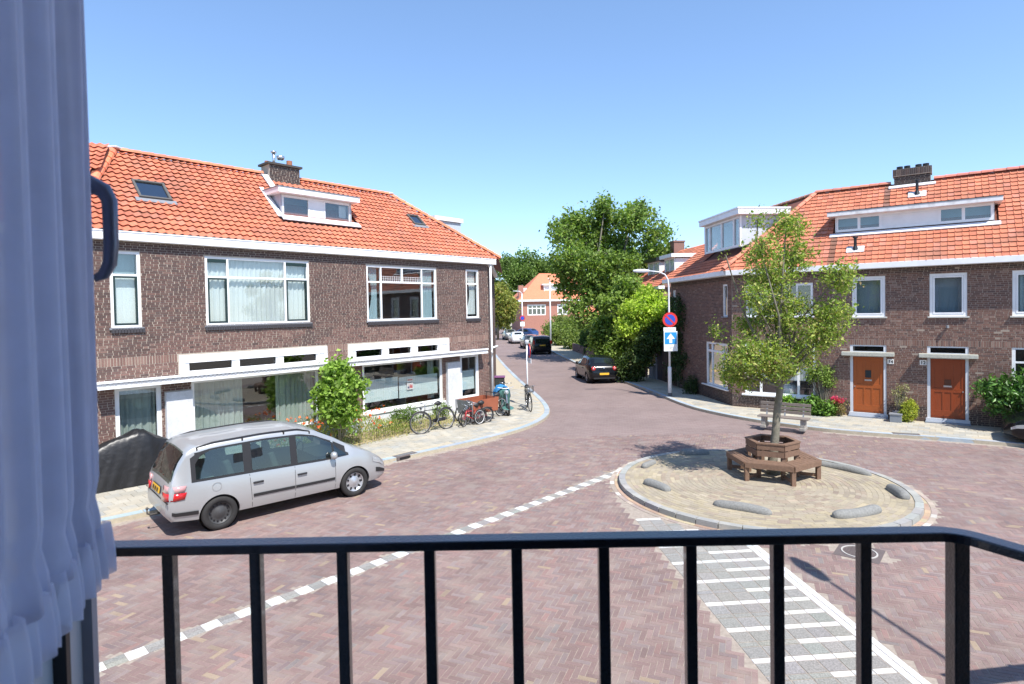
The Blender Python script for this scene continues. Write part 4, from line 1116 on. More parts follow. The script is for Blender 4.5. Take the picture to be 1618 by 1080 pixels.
# long dormer
dn = -.9
w = win(rh, RF, 3.58, 8.23, 6.84, 7.42, us=[4.35, 5.03, 6.76, 7.42], fw=.09, mw=.09, n0=dn - .08, n1=dn, skip=[(2, 0)], name='dormer')
mb = MB(); RF.box(mb, 5.07, 6.72, dn - .06, dn - .03, 6.93, 7.33)
p_ = mb.build('dormer_panel', white, w)
mb = MB()
for i in range(5): RF.box(mb, 5.08, 6.71, dn - .03, dn - .018, 6.945 + i * .077, 6.945 + i * .077 + .065)
mb.build('panel_board', white, p_)
MB().poly([RF.P(3.6, dn - .4, 6.8), RF.P(8.2, dn - .4, 6.8), RF.P(8.2, dn - .4, 7.4), RF.P(3.6, dn - .4, 7.4)]).build('dormer_interior', fabric('grey_blind', (.30, .38, .44), .2), w)
mb = MB(); RF.box(mb, 3.34, 8.44, -2.3, dn + .30, 7.42, 7.56); mb.build('dormer_roof', mat('peeling_white', (.76, .76, .76), .6, .08, 5, dark=(.35, .33, .30), dscale=4, damt=.5), w, bevel=.008)
mb = MB(); RF.box(mb, 3.33, 8.45, -2.31, dn + .31, 7.56, 7.58); mb.build('dormer_trim', lead, w)
MB().poly([RF.P(3.6, dn, 6.8), RF.P(3.6, dn, 7.42), RF.P(3.6, dn - .75, 7.42)], .03, RF.d).build('dormer_cheek', lead, w)
MB().poly([RF.P(8.21, dn, 6.8), RF.P(8.21, dn, 7.42), RF.P(8.21, dn - .75, 7.42)], .03, RF.d).build('dormer_cheek', lead, w)
mb = MB(); mb.obox(RR.P(5.9, RR.fromn(-.84), .05), RF.d * 2.5, RR.v * .09, RR.nr * .015); mb.build('lead_flashing', mat('pale_flashing', (.68, .68, .70)), rh)
# chimney with four caps
ch = MB(); RF.box(ch, 5.33, 6.48, -3.35, -2.85, 8.4, 9.0); RF.box(ch, 5.29, 6.52, -3.4, -2.8, 9.0, 9.27); c_ = ch.build('chimney', mortar_g, rh)
CF = Frame(RF.P(5.33, -2.85, 0)[:2], RF.d[:2], RF.n[:2]); bricks(c_, CF, 0, 1.15, 8.5, 9.0, [], lambda q: pick(len(q), DARKB, [4, 3, 4, 1, 1, .5]) * .7, n=80)
CF = Frame(RF.P(5.29, -2.80, 0)[:2], RF.d[:2], RF.n[:2]); bricks(c_, CF, 0, 1.23, 9.02, 9.27, [], lambda q: pick(len(q), DARKB, [4, 3, 4, 1, 1, .5]) * .9, soldier=[(9.02, 9.25)], n=30)
for u in (5.5, 5.74, 6.1, 6.33):
    mb = MB(); o = RF.P(u, -3.1, 9.27); mb.lathe([(.06, 0), (.06, .06), (.105, .06), (.105, .10), (.07, .10), (.07, .115), (.105, .115), (.105, .14), (0, .15)], o, n=14); mb.build('chimney_pot', blackm, c_)
mb = MB(); mb.obox(RR.P(5.9, RR.fromn(-2.80), .05), RF.d * .74, RR.v * .07, RR.nr * .02); mb.build('lead_flashing', mat('pale_flashing', (.68, .68, .70)), c_)
for u, nn, hh_ in ((4.31, -.2, .42), (6.08, -2.37, .5)):
    t = RR.fromn(nn); b0 = np.array(RR.P(u, t, .02)); z = np.array([0, 0, 1.])
    mb = MB(); mb.tube([b0, b0 + z * hh_], .05, 10); mb.tube([b0 + z * hh_, b0 + z * (hh_ + .05)], .085, 10); mb.tube([b0, b0 + z * .14], [.10, .06], 10); v_ = mb.build('roof_vent', blackm, rh)
    mb = MB(); mb.obox(RR.P(u, t, .045), RF.d * .28, RR.v * .16, RR.nr * .01); mb.build('flashing', mat('pale_flashing', (.68, .68, .70)), v_)
# corner dormer on the street side
dn = -.6
w = win(rh, RS, .48, 3.94, 6.58, 7.86, us=[1.05, 2.2, 3.4], fw=.10, mw=.10, n0=dn - .08, n1=dn, name='corner_dormer')
MB().poly([RS.P(.5, dn, 6.55), RS.P(.5, dn, 7.86), RS.P(.5, dn - 2.0, 7.86), RS.P(.5, dn - 1.2, 7.0)], .04, RS.d).build('dormer_cheek', mat('dormer_zinc', (.50, .53, .58), .5, .08, 6), w)
MB().poly([RS.P(3.92, dn, 6.55), RS.P(3.92, dn, 7.86), RS.P(3.92, dn - 1.4, 7.86)], .04, RS.d).build('dormer_cheek', mat('dormer_zinc', (.50, .53, .58)), w)
MB().poly([RS.P(.5, dn - .6, 6.5), RS.P(3.9, dn - .6, 6.5), RS.P(3.9, dn - .6, 7.8), RS.P(.5, dn - .6, 7.8)]).build('dormer_interior', fabric('grey_blind', (.30, .38, .44), .2), w)
dsl = [RS.P(.16, dn + .22, 7.87), RS.P(4.05, dn + .22, 7.87), RS.P(4.05, -2.6, 7.87), RS.P(.16, -2.6, 7.87)]
MB().poly(dsl, .22, (0, 0, 1)).build('dormer_roof', white, w, bevel=.01)
mb = MB(); RS.box(mb, .14, 4.07, -2.62, dn + .25, 8.09, 8.15); mb.build('dormer_trim', white, w)

# ------------------------------------------------------------------ HOUSE NEXT DOOR (right side of the street, behind the garden)
H2 = Frame((9.6, 37.5), (-.10, .995), (-.995, -.10))
h2 = thing('row_house', (11, 42, .09), 'orange roofed row house half hidden by trees behind the corner house', 'house')
wall(h2, H2, 0, 13, .05, 5.4, [], mortar_g); H2S = Frame(H2.P(0, 0, 0)[:2], -H2.n[:2], (.10, -.995))
wall(h2, H2S, 0, 8, .05, 5.4, [], mat('house_brick_far', (.24, .13, .105), .9, .2, 20), name='side_wall')
r2 = Roof(H2, (.3, 5.5), (-3.6, 8.3)); p2 = [(-.2, 0), (13, 0), (13, r2.len), (-.2, r2.len)]
r2.sheet(h2, p2); r2.tiles(h2, p2, [], FLAT, .195, .232, cols=FC, n=150)
mb = MB(); H2.box(mb, -.3, 13, -.05, .35, 5.3, 5.5); mb.build('gutter', white, h2)
MB().poly([H2.P(-.15, .2, 5.4), H2.P(-.15, -7, 5.4), H2.P(-.15, -3.6, 8.25)], .05, -H2.d).build('gable', mat('house_brick_far', (.24, .13, .105)), h2)
for u0, u1, fr_m in ((.4, 2.2, None), (3.2, 5.6, blackm)):
    w = win(h2, H2, u0, u1, 6.1, 7.35, us=[(u0 + u1) / 2], fw=.1, n0=-1.05, n1=-.98, name='dormer')
    mb = MB(); H2.box(mb, u0, u1, -3.0, -1.06, 6.0, 7.3); mb.build('dormer_body', white, w)
    mb = MB(); H2.box(mb, u0 - .2, u1 + .2, -3.2, -.7, 7.35, 7.58); mb.build('dormer_roof', fr_m or white, w)
mb = MB(); H2.box(mb, 5.9, 6.7, -3.9, -3.1, 7.6, 8.95); H2.box(mb, 5.85, 6.75, -3.95, -3.05, 8.95, 9.05); mb.build('chimney', mat('house_brick_far', (.24, .13, .105)), h2)

# ------------------------------------------------------------------ FAR HOUSE at the bend of the street
FH = Frame((1.5, 93), (.98, .19), (.19, -.98))
fh = thing('corner_house', (6, 96, .09), 'distant orange roofed brick house with white dormer at the bend of the street', 'house')
fbk = mat('far_brick', (.36, .17, .13), .9, .15, 6)
wall(fh, FH, 0, 12, .05, 5.5, [(1.0, 4.0, 3.2, 4.9), (5.9, 7.6, 3.2, 4.9), (8.5, 11, 3.2, 4.9)], fbk)
fs = Frame((1.5, 93), (-.19, .98), (-.98, -.19)); wall(fh, fs, 0, 8, .05, 5.5, [], fbk, name='side_wall')
room(fh, FH, .2, 11.8, [(3, 5.4)], 2)
win(fh, FH, 1.0, 4.0, 3.2, 4.9, us=[1.8, 2.5, 3.2], zs=[4.3], fw=.16, mw=.14); win(fh, FH, 5.9, 7.6, 3.2, 4.9, us=[6.75], zs=[4.3], fw=.16, mw=.16); win(fh, FH, 8.5, 11, 3.2, 4.9, us=[9.7], fw=.14)
rf = Roof(FH, (.4, 5.7), (-4, 10.1)); pf = [(-.5, 0), (12.5, 0), (9.5, rf.len), (4.0, rf.len)]
rf.sheet(fh, pf, m=mat('far_tiles', (.60, .20, .105), .8, .1, 3)); mb = MB(); FH.box(mb, -.5, 12.5, -.1, .5, 5.4, 5.68); mb.build('gutter', white, fh)
MB().poly([rf.P(-.5, 0), rf.P(4, rf.len), fs.P(9, .4, 5.7)], .05, (0, 0, -1)).build('side_roof', mat('far_tiles', (.60, .20, .105)), fh)
w = win(fh, FH, 4.0, 8.2, 6.8, 8.0, us=[5.2, 6.2, 7.0], fw=.14, mw=.2, n0=-1.1, n1=-1.0, skip=[(0, 0), (2, 0)], name='dormer')
mb = MB(); FH.box(mb, 4.0, 8.2, -3, -1.12, 6.7, 8.0); FH.box(mb, 3.7, 8.5, -3.2, -.7, 8.0, 8.2); mb.build('dormer_body', white, w)
mb = MB(); fs.box(mb, 1.5, 3.5, -1.3, -.2, 6.4, 7.6); mb.build('side_dormer', white, fh)
mb = MB(); fs.box(mb, .8, 1.4, -.6, .2, 5.6, 8.0); mb.build('chimney', fbk, fh)
mb = MB(); FH.box(mb, 8.3, 12.5, .1, 2.4, 2.7, 2.9); FH.box(mb, 8.6, 8.75, 2.0, 2.2, .1, 2.7); mb.build('porch', white, fh)
MB().poly([FH.P(8.2, 2.6, 2.9), FH.P(12.6, 2.6, 2.9), FH.P(12, 0, 4.3), FH.P(9.8, 0, 4.3)], .08, (0, 0, -1)).build('porch_roof', mat('far_tiles', (.60, .20, .105)), fh)
# left row beyond the corner (only slivers show)
for i, y in enumerate((36.0, 62.0)):
    h3 = thing('row_house', (-6, y + 6, .09), ['brick row house directly behind the dark brown corner house on the left side', 'second brick row house further up the left side of the street'][i], 'house')
    F3 = Frame((-2.6 - i * 3.4, y), (-.03, 1), (1, .03)); wall(h3, F3, 0, 14, .05, 5.8, [], mat('house_brick_far', (.24, .13, .105)))
    F3b = Frame(F3.P(0, 0, 0)[:2], (-1, 0), (0, -1)); wall(h3, F3b, 0, 8, .05, 5.8, [], mat('house_brick_far', (.24, .13, .105)), name='side_wall')
    r3 = Roof(F3, (.3, 5.8), (-3.8, 8.0)); r3.sheet(h3, [(0, 0), (14, 0), (14, r3.len), (0, r3.len)])

# ------------------------------------------------------------------ OWN HOUSE (balcony, wall round the camera)
oh = thing('brick_house', (0, -3, 0.0), 'brick house with the balcony door we look out of', 'house')
OH = Frame((9.0, .30), (-1, 0), (0, 1))
wall(oh, OH, 0, 16, 0, 6.3, [(8.1, 9.50, 2.78, 5.15)], mortar_g, depth=.26)
mb = MB(); OH.box(mb, 0, 8.1, -.30, -.27, 2.7, 6.2); OH.box(mb, 9.5, 16, -.30, -.27, 2.7, 6.2); OH.box(mb, 8.1, 9.5, -.30, -.27, 5.15, 6.2); mb.build('inner_wall', mat('room_white', (.6, .6, .6), .9), oh)
mb = MB(); mb.box(-7, 9, -7, .02, 2.55, 2.70); mb.box(-7, 9, -7, .02, 5.9, 6.0); mb.box(-7, -6.9, -7, .3, 0, 6.3); mb.box(8.9, 9, -7, .3, 0, 6.3); mb.box(-7, 9, -7, -6.9, 0, 6.3)
mb.build('storey', mat('room_grey', (.45, .45, .44), .9), oh)
mb = MB(); OH.box(mb, -.3, 16.3, -.1, .40, 6.3, 6.5); mb.build('gutter', white, oh)
ohr = Roof(OH, (.40, 6.5), (-3.2, 9.2)); ohr.sheet(oh, [(-.3, 0), (16.3, 0), (13, ohr.len), (3, ohr.len)])
MB().poly([ohr.P(3, ohr.len), ohr.P(13, ohr.len), OH.P(16.3, -7.4, 6.5), OH.P(-.3, -7.4, 6.5)], .05, (0, 0, -1)).build('back_roof', rbase, oh)
mb = MB(); OH.box(mb, 4.6, 9.6, .0, .86, 2.6, 2.74); mb.build('balcony_slab', concrete, oh)
# railing
rail = thing('balcony_railing', (0, .98, 2.74), 'black steel balcony railing with square bars in front of the window', 'railing')
railm = mat('railing_paint', (.012, .017, .03), .3, .3, 60, .25, 220, spec=.6, coat=.55)
RZt = 3.769
mb = MB(); path = [(-.95, .98), (.66, .98)]
def flat(mbx, a, b, w, h, z): mbx.bar((*a, z - h / 2), (*b, z - h / 2), w, h)
V = []; cl = [(-.95, .98), (.70, .98)] + [(.70 + .062 * math.sin(t), .918 + .062 * math.cos(t)) for t in np.linspace(.15, 1.15, 6)] + [(.80, .86), (.865, .62), (.94, .33)]
for i, p in enumerate(cl):
    a = np.array(cl[max(i - 1, 0)]); b = np.array(cl[min(i + 1, len(cl) - 1)]); t = (b - a) / np.linalg.norm(b - a); nn = np.array([-t[1], t[0]])
    for s_, z in ((-1, RZt), (1, RZt), (1, RZt - .016), (-1, RZt - .016)): V.append((p[0] + nn[0] * s_ * .0175, p[1] + nn[1] * s_ * .0175, z))
F = []
for i in range(len(cl) - 1):
    for k in range(4): F.append((i * 4 + k, i * 4 + (k + 1) % 4, (i + 1) * 4 + (k + 1) % 4, (i + 1) * 4 + k))
F += [(3, 2, 1, 0), tuple(len(V) - 4 + k for k in range(4))]
MB().add(V, F).build('handrail', railm, rail, bevel=.003)
mb = MB(); flat(mb, (-.95, .98), (.72, .98), .012, .03, 2.90); mb.build('bottom_rail', railm, rail)
bars = [(-.582 + i * .1457, .98) for i in range(-2, 9)] + [(.7377, .975)] + [(.815, .80), (.845, .67), (.87, .54)]
for i, (x, y) in enumerate(bars):
    mb = MB(); h = .0092 if i != 11 else .0125
    mb.box(x - h, x + h, y - h, y + h, 2.76, RZt - .017); mb.build('baluster', railm, rail, bevel=.002)
# balcony door leaf opened outward on the left, with curtain and handle
dl = thing('balcony_door', (-.45, .5, 2.76), 'white balcony door leaf standing open at the left edge, mostly behind the curtain', 'door')
lw_ = mat('door_white', (.50, .52, .55), .45, .05, 4)
DF = Frame((-.405, .33), (-.545 + .405, .70 - .33), (.37, .14))
Ld = .524
mb = MB(); DF.box(mb, Ld - .118, Ld, -.045, .0, 2.80, 5.08); DF.box(mb, 0, .06, -.045, .0, 2.80, 5.08); DF.box(mb, .06, Ld - .118, -.045, -.001, 2.80, 3.2); DF.box(mb, .06, Ld - .118, -.045, -.001, 5.0, 5.08)
mb.build('leaf_frame', lw_, dl, bevel=.003)
mb = MB(); DF.box(mb, Ld - .07, Ld - .05, 0, .012, 2.80, 5.08); mb.build('cover_strip', mat('strip_grey', (.30, .31, .36), .5), dl)
mb = MB(); DF.box(mb, Ld - .132, Ld - .118, -.04, .002, 2.80, 5.0); mb.build('gasket', blackp, dl)
mb = MB(); DF.box(mb, .06, Ld - .132, -.03, -.022, 3.86, 5.0); mb.build('pane', winglass, dl)
mb = MB(); DF.box(mb, .06, Ld - .132, -.03, -.012, 3.2, 3.86); mb.build('door_panel', mat('door_panel_paint', (.42, .50, .58), .5), dl)
hb = mat('handle_metal', (.17, .19, .26), .3, .05, 30, metal=.3)
hz = 4.245; hu = .42
hp = [DF.P(hu, .0, 4.316), DF.P(hu, .034, 4.316), DF.P(hu, .049, 4.308), DF.P(hu, .055, 4.295), DF.P(hu, .055, 4.27), DF.P(hu, .055, 4.24), DF.P(hu, .053, 4.217), DF.P(hu, .046, 4.203), DF.P(hu, .036, 4.198)]
mb = MB(); mb.tube(hp, [.012, .0112, .010, .009, .0085, .0085, .008, .007, .0045], 12); mb.tube([DF.P(hu, 0, 4.316), DF.P(hu, .012, 4.316)], .019, 12)
mb.build('handle', hb, dl, smooth=True)
# curtain
cu = None
def drape():
    V, F = [], []; nx, nz = 150, 60
    z0, z1 = 3.885, 5.3
    for j in range(nz + 1):
        f = j / nz; 
        for i in range(nx + 1):
            t = i / nx; s_ = -.02 + t * .43        # along the leaf, gathers a little towards the top
            ru = .0
            fold = .0075 * math.sin(s_ * 148 + .6 * math.sin(f * 3 + t * 9)) + .0045 * math.sin(s_ * 70 + 1.3 + f) + .0025 * math.sin(s_ * 320 + f * 4)
            if f < .05: fold += .004 * math.sin(s_ * 420 + 2) * (1 - f / .05)
            pinch = .004 * math.exp(-((f - .035) / .008) ** 2)
            zz_ = z0 + (z1 - z0) * f + .0035 * math.sin(s_ * 210) * (1 - min(1, f * 12))
            V.append(DF.P(s_, .036 + fold - pinch, zz_))
    for j in range(nz):
        for i in range(nx):
            a = j * (nx + 1) + i; F.append((a, a + 1, a + nx + 2, a + nx + 1))
    return V, F
V, F = drape()
m = fabric('door_net_curtain', (.80, .84, 1.0), .5, .78)
cu = MB().add(V, F).build('net_curtain', m, None, smooth=True, recalc=False)
sm = cu.modifiers.new('s', 'SOLIDIFY'); sm.thickness = .0006
tag(cu, 'pale blue pleated net curtain with ruffled hem hanging at the left edge of the picture', 'curtain')
# hem ruffle: a separate gathered strip
V, F = [], []; nx = 620; rows = 12
for j in range(rows + 1):
    f = j / rows
    for i in range(nx + 1):
        s_ = -.02 + i / nx * .440
        a = .0035 + .006 * math.sin(f * PI * .5 + .2)
        V.append(DF.P(s_, .040 + a * math.sin(s_ * 250 + .9 * math.sin(s_ * 61)) + .003 * math.sin(s_ * 97), 3.895 - .062 * f + .004 * math.sin(s_ * 120 + 1) * f))
for j in range(rows):
    for i in range(nx):
        a = j * (nx + 1) + i; F.append((a, a + 1, a + nx + 2, a + nx + 1))
rf_ = MB().add(V, F).build('hem_ruffle', m, cu, smooth=True, recalc=False)
# street lamp on a long wall arm of the own house (its shadow falls on the road)
sl = thing('wall_lamp', (7.35, .32, 6.1), 'street lamp on a long arm above the balcony, seen by its shadow on the road', 'street lamp')
mb = MB(); mb.tube([(7.35, .32, 6.0), (7.0, 3.2, 6.25), (6.72, 5.0, 6.25)], .03, 8); mb.build('arm', blackm, sl)
mb = MB(); mb.lathe([(0, -.4), (.08, -.36), (.13, -.1), (.13, .2), (.06, .45), (0, .46)], (6.63, 5.45, 6.22), (-.15, .99, 0), n=14); mb.build('lamp_head', blackm, sl, smooth=True)
# ================================================================== VEGETATION
bark = mat('bark', (.20, .18, .14), .95, .3, 9, .8, 30, dark=(.10, .12, .07), dscale=6, damt=.5)
def leaves_mesh(name, P, size, cols, wts, m, parent, asp=.62, droop=.3, clus=None, up=.25, kind=None, fold=.25, topbias=0):
    n = len(P); off = np.array(wloc(parent)) if parent is not None else np.zeros(3)
    d = rng.normal(0, 1, (n, 3)); d[:, 2] -= droop; d /= np.linalg.norm(d, axis=1)[:, None]
    nn = rng.normal(0, 1, (n, 3)); nn[:, 2] = np.abs(nn[:, 2]) + up; s = np.cross(d, nn); s /= np.linalg.norm(s, axis=1)[:, None]
    nn = np.cross(s, d)
    L = size * rng.lognormal(0, .25, n)[:, None]
    c = P - off
    V = np.empty((n, 4, 3)); V[:, 0] = c - d * L / 2; V[:, 1] = c + s * L * asp / 2 + nn * L * fold * .5; V[:, 2] = c + d * L / 2; V[:, 3] = c - s * L * asp / 2 + nn * L * fold * .5
    F = np.arange(n * 4).reshape(n, 4)
    T = pick(n, cols, wts) * rng.normal(1.18, .18, (n, 1))
    if clus is not None: T = T * clus
    T = np.clip(T, .003, 2)
    o = np_mesh(name, V.reshape(-1, 3), F, m, parent, np.repeat(T, 4, axis=0))
    if kind: o['kind'] = kind
    return o
def cloud(lobes, ncl, per, sig, shell=.45, flat=1.0):
    """lobes: (x,y,z,rx,ry,rz[,w]); returns leaf points and cluster tint"""
    lobes = [l if len(l) == 7 else (*l, 1.0) for l in lobes]
    w = np.array([l[3] * l[4] * l[5] * l[6] for l in lobes]) ** .8; w /= w.sum()
    idx = rng.choice(len(lobes), ncl, p=w); Lb = np.array(lobes)[idx]
    d = rng.normal(0, 1, (ncl, 3)); d /= np.linalg.norm(d, axis=1)[:, None]
    r = rng.random(ncl) ** shell
    C = Lb[:, :3] + d * r[:, None] * Lb[:, 3:6]
    br = rng.normal(1, .13, ncl)
    P = np.repeat(C, per, axis=0) + rng.normal(0, 1, (ncl * per, 3)) * sig * np.array([1, 1, flat])
    return P, np.repeat(br, per)[:, None], C
def limbs(mb, base, targets, r0, mid=.5, n=6, bend=.12):
    for t, r in targets:
        a = Vector(base); b = Vector(t); m_ = a.lerp(b, mid) + Vector((random.uniform(-1, 1), random.uniform(-1, 1), random.uniform(.2, 1))) * (b - a).length * bend
        mb.tube([a, a.lerp(m_, .5), m_, m_.lerp(b, .6), b], [r0, r0 * .8, r0 * .6, r0 * .4, r], n, cap=False)
        yield m_, b
def tree(name, loc, label, cat, trunk, lobes, ncl, per, sig, leaf, cols, wts, m, group=None, shell=.45, asp=.62, fork=None, r0=.1, twigs=2, twr=.006, droop=.3):
    t = thing(name, loc, label, cat, group)
    mb = MB(); pts = [Vector(p[:3]) for p in trunk]; mb.tube(pts, [p[3] for p in trunk], 12)
    P, br, C = cloud(lobes, ncl, per, sig, shell)
    fk = Vector(fork) if fork else pts[-1]
    tg = [((l[0], l[1], l[2]), r0 * .22) for l in lobes]
    js = []
    for j in limbs(mb, fk, tg, r0 * .55): js += [j[0], j[1]]
    if twigs:
        J = np.array([tuple(j) for j in js])
        for c in C[rng.choice(len(C), min(len(C), twigs), replace=False)]:
            k = np.argmin(np.linalg.norm(J - c, axis=1)); a = Vector(J[k]); b = Vector(c)
            mb.tube([a, a.lerp(b, .5) + Vector((0, 0, .05)), b], [twr * 2.2, twr * 1.5, twr], 4, cap=False)
    mb.build('trunk', bark, t, smooth=True, recalc=False)
    leaves_mesh('crown', P, leaf, cols, wts, m, t, clus=br, asp=asp, droop=droop)
    return t
lm = leafmat('leaf', (1, 1, 1), .32)
lmd = leafmat('leaf_glossy', (1, 1, 1), .2, .38)

# tree on the traffic island
TX, TY = 6.16, 14.0
def ip(px, py, d=TY): return ((px - 809) * d / FPX, 4.15 - (py - 483) * d / FPX)
lob = []
for px_, py_, r_ in [(1238, 362, 26), (1196, 350, 13), (1276, 358, 16), (1186, 402, 24), (1262, 410, 30), (1215, 440, 32), (1302, 442, 26), (1152, 402, 7), (1172, 470, 22), (1236, 496, 38),
                     (1290, 500, 32), (1326, 462, 12), (1136, 524, 13), (1330, 535, 20), (1162, 556, 30), (1210, 566, 36), (1262, 556, 30), (1305, 575, 18), (1178, 596, 26), (1150, 585, 16), (1236, 590, 24), (1270,530,30),(1205,515,26)]:
    x, z = ip(px_, py_); r = r_ * TY / FPX
    lob.append((x - .07, TY + random.uniform(-.9, .9) * (.4 if r_ < 15 else 1), z, r * 1.02, r * 1.25, r * .9))
GT = [(.21, .28, .05), (.16, .235, .04), (.31, .34, .08), (.11, .16, .03), (.33, .24, .13), (.42, .41, .14)]
t = tree('street_tree', (TX, TY, .12), 'slim young street tree with yellowish green leaves growing out of the round bench', 'tree',
         [(6.15, 14.0, .1, .125), (6.17, 14.0, .4, .11), (6.24, 14.0, 1.0, .092), (6.30, 14.02, 1.6, .084), (6.36, 14.0, 2.1, .076), (6.42, 14.0, 2.8, .065), (6.45, 14.0, 3.6, .045), (6.48, 14.0, 5.0, .02)],
         lob, 1500, 15, .09, .076, GT, [4, 4, 3, 2, .8, 1], lm, fork=(6.36, 14.0, 2.2), r0=.075, twigs=300, shell=.5, asp=.5)
def mk(px, py, d): return ((px - 809) * d / FPX, d, 4.15 - (py - (489 - .018 * (px - 809))) * d / FPX)
def mlobes(L, d, dz=1.0, jit_=2.0):
    o = []
    for px, py, r in L:
        x, y, z = mk(px, py, d); rr = r * d / FPX; o.append((x, y + random.uniform(-1, 1) * jit_, z, rr, rr * dz, rr * .8))
    return o
DG = [(.11, .175, .032), (.145, .22, .042), (.19, .27, .055), (.08, .125, .028), (.25, .30, .07)]
BG = [(.27, .37, .035), (.34, .44, .05), (.40, .50, .08), (.14, .22, .03), (.40, .45, .10)]
YG = [(.20, .22, .05), (.26, .26, .06), (.15, .19, .04), (.30, .24, .07), (.11, .14, .03)]
D = 47
tree('garden_tree', (7.0, D, .1), 'large spreading dark green tree in the front gardens, tallest tree in view', 'tree',
     [(6.9, D, .1, .34), (7.0, D, 2, .28), (7.3, D, 4.5, .24), (7.4, D, 6, .18)],
     mlobes([(960, 345, 34), (915, 352, 28), (1000, 350, 32), (890, 372, 24), (1035, 378, 28), (940, 385, 40), (990, 395, 42), (898, 405, 26), (1045, 410, 24), (925, 425, 34), (975, 430, 38), (1018, 430, 30), (900, 450, 24), (940, 465, 28), (905, 485, 20), (925, 505, 18), (890, 430, 18), (960,322,14),(1010,330,16)], D, 1.25, 2.5),
     900, 30, .30, .27, DG, [4, 4, 3, 3, 1.2], lm, fork=(7.3, D, 4.4), r0=.26, twigs=260, twr=.02, shell=.42)
D = 38
tree('garden_tree', (8.0, D, .1), 'mid green maple with broad leaves in front of the tallest tree', 'tree',
     [(7.8, D, .1, .16), (7.9, D, 1.5, .13), (8.0, D, 3, .1)],
     mlobes([(990, 455, 22), (965, 480, 20), (1000, 490, 26), (960, 515, 22), (985, 530, 26), (965, 555, 20), (1000, 560, 24), (945, 540, 14), (1010, 520, 24)], D, 1.2, 1.0),
     520, 28, .20, .24, [(.15, .22, .04), (.19, .27, .05), (.24, .31, .08), (.09, .14, .03)], [4, 4, 2, 2], lm, r0=.13, twigs=60, twr=.012)
D = 33
tree('garden_tree', (8.6, D, .1), 'bright lime green bushy tree behind the blue and red parking sign', 'tree',
     [(8.5, D, .1, .14), (8.5, D, 2, .11), (8.6, D, 3.5, .08)],
     mlobes([(1030, 470, 22), (1005, 490, 22), (1045, 492, 22), (1020, 512, 26), (990, 515, 16), (1048, 520, 16)], D, 1.1, .6),
     420, 30, .15, .15, BG, [4, 4, 3, 2, 1], lm, r0=.1, twigs=60, twr=.01)
D = 32.2
tree('garden_tree', (9.0, D, .1), 'dark shrubby tree over the garden gate beside the corner house', 'tree',
     [(8.7, D, .1, .14), (8.8, D, 2, .11)],
     mlobes([(1030, 545, 20), (1010, 565, 22), (1048, 545, 14), (1000, 590, 18), (1022, 540, 18), (985, 580, 14), (1040, 520, 14)], D, 1.0, .5),
     360, 26, .15, .15, [(.05, .085, .02), (.07, .11, .025), (.035, .06, .018), (.12, .13, .05)], [4, 3, 3, 1], lm, r0=.1, twigs=50, twr=.01)
# bushes and hedges along the right pavement
def bush(name, loc, label, cat, lobes, ncl, per, sig, leaf, cols, wts, m=None, group=None, shell=.4, asp=.62, stems=6, up=.25, droop=.3):
    t = thing(name, loc, label, cat, group); P, br, C = cloud(lobes, ncl, per, sig, shell)
    P[:, 2] = np.maximum(P[:, 2], loc[2] + .01)
    if stems:
        mb = MB()
        for c in C[:stems]:
            a = Vector(loc); b = Vector(c); mb.tube([a, a.lerp(b, .5) + Vector((0, 0, .06)), b], [.016, .012, .006], 5, cap=False)
        mb.build('stem', bark, t, recalc=False, smooth=True)['kind'] = 'stuff'
    leaves_mesh('foliage', P, leaf, cols, wts, m or lm, t, clus=br, asp=asp, up=up, droop=droop)
    return t
for y, x, w_, h_, lab in ((42.0, 7.3, 1.3, 2.1, 'dark clipped hedge under the maple beside the pavement'), (47.0, 6.6, 1.4, 2.0, 'dark garden hedge behind the parked black hatchback'), (52.5, 6.2, 1.5, 2.3, 'rounded dark green hedge beyond the tallest tree')):
    lb = [(x + w_ * .5 + random.uniform(-.2, .2), y + k * .9, h_ * .5, w_ * .55, .7, h_ * .5) for k in range(-2, 3)]
    bush('hedge', (x + .6, y, .1), lab, 'hedge', lb, 420, 18, .12, .15, [(.05, .09, .02), (.07, .12, .025), (.035, .065, .02)], [3, 3, 2], group='garden hedges on the right of the street', shell=.3)
for y, x, r_, h_, lab in ((60, 5.6, 1.3, 2.6, 'light green roadside shrub behind the parked black van'), (66, 4.8, 1.6, 3.2, 'tall loose shrub in front of the distant orange roofed house'), (74, 4.9, 2.0, 3.6, 'yellow green shrub beside the distant orange roofed house')):
    bush('shrub', (x + 1, y, .1), lab, 'shrub', [(x + .8, y, h_ * .4, r_, 1.4, h_ * .42), (x + 1.8, y + 1, h_ * .55, r_, 1.4, h_ * .42), (x + .6, y - 1, h_ * .3, r_ * .7, 1, h_ * .3)], 330, 22, .2, .22, [(.14, .19, .04), (.19, .24, .06), (.09, .13, .03)], [3, 3, 2])
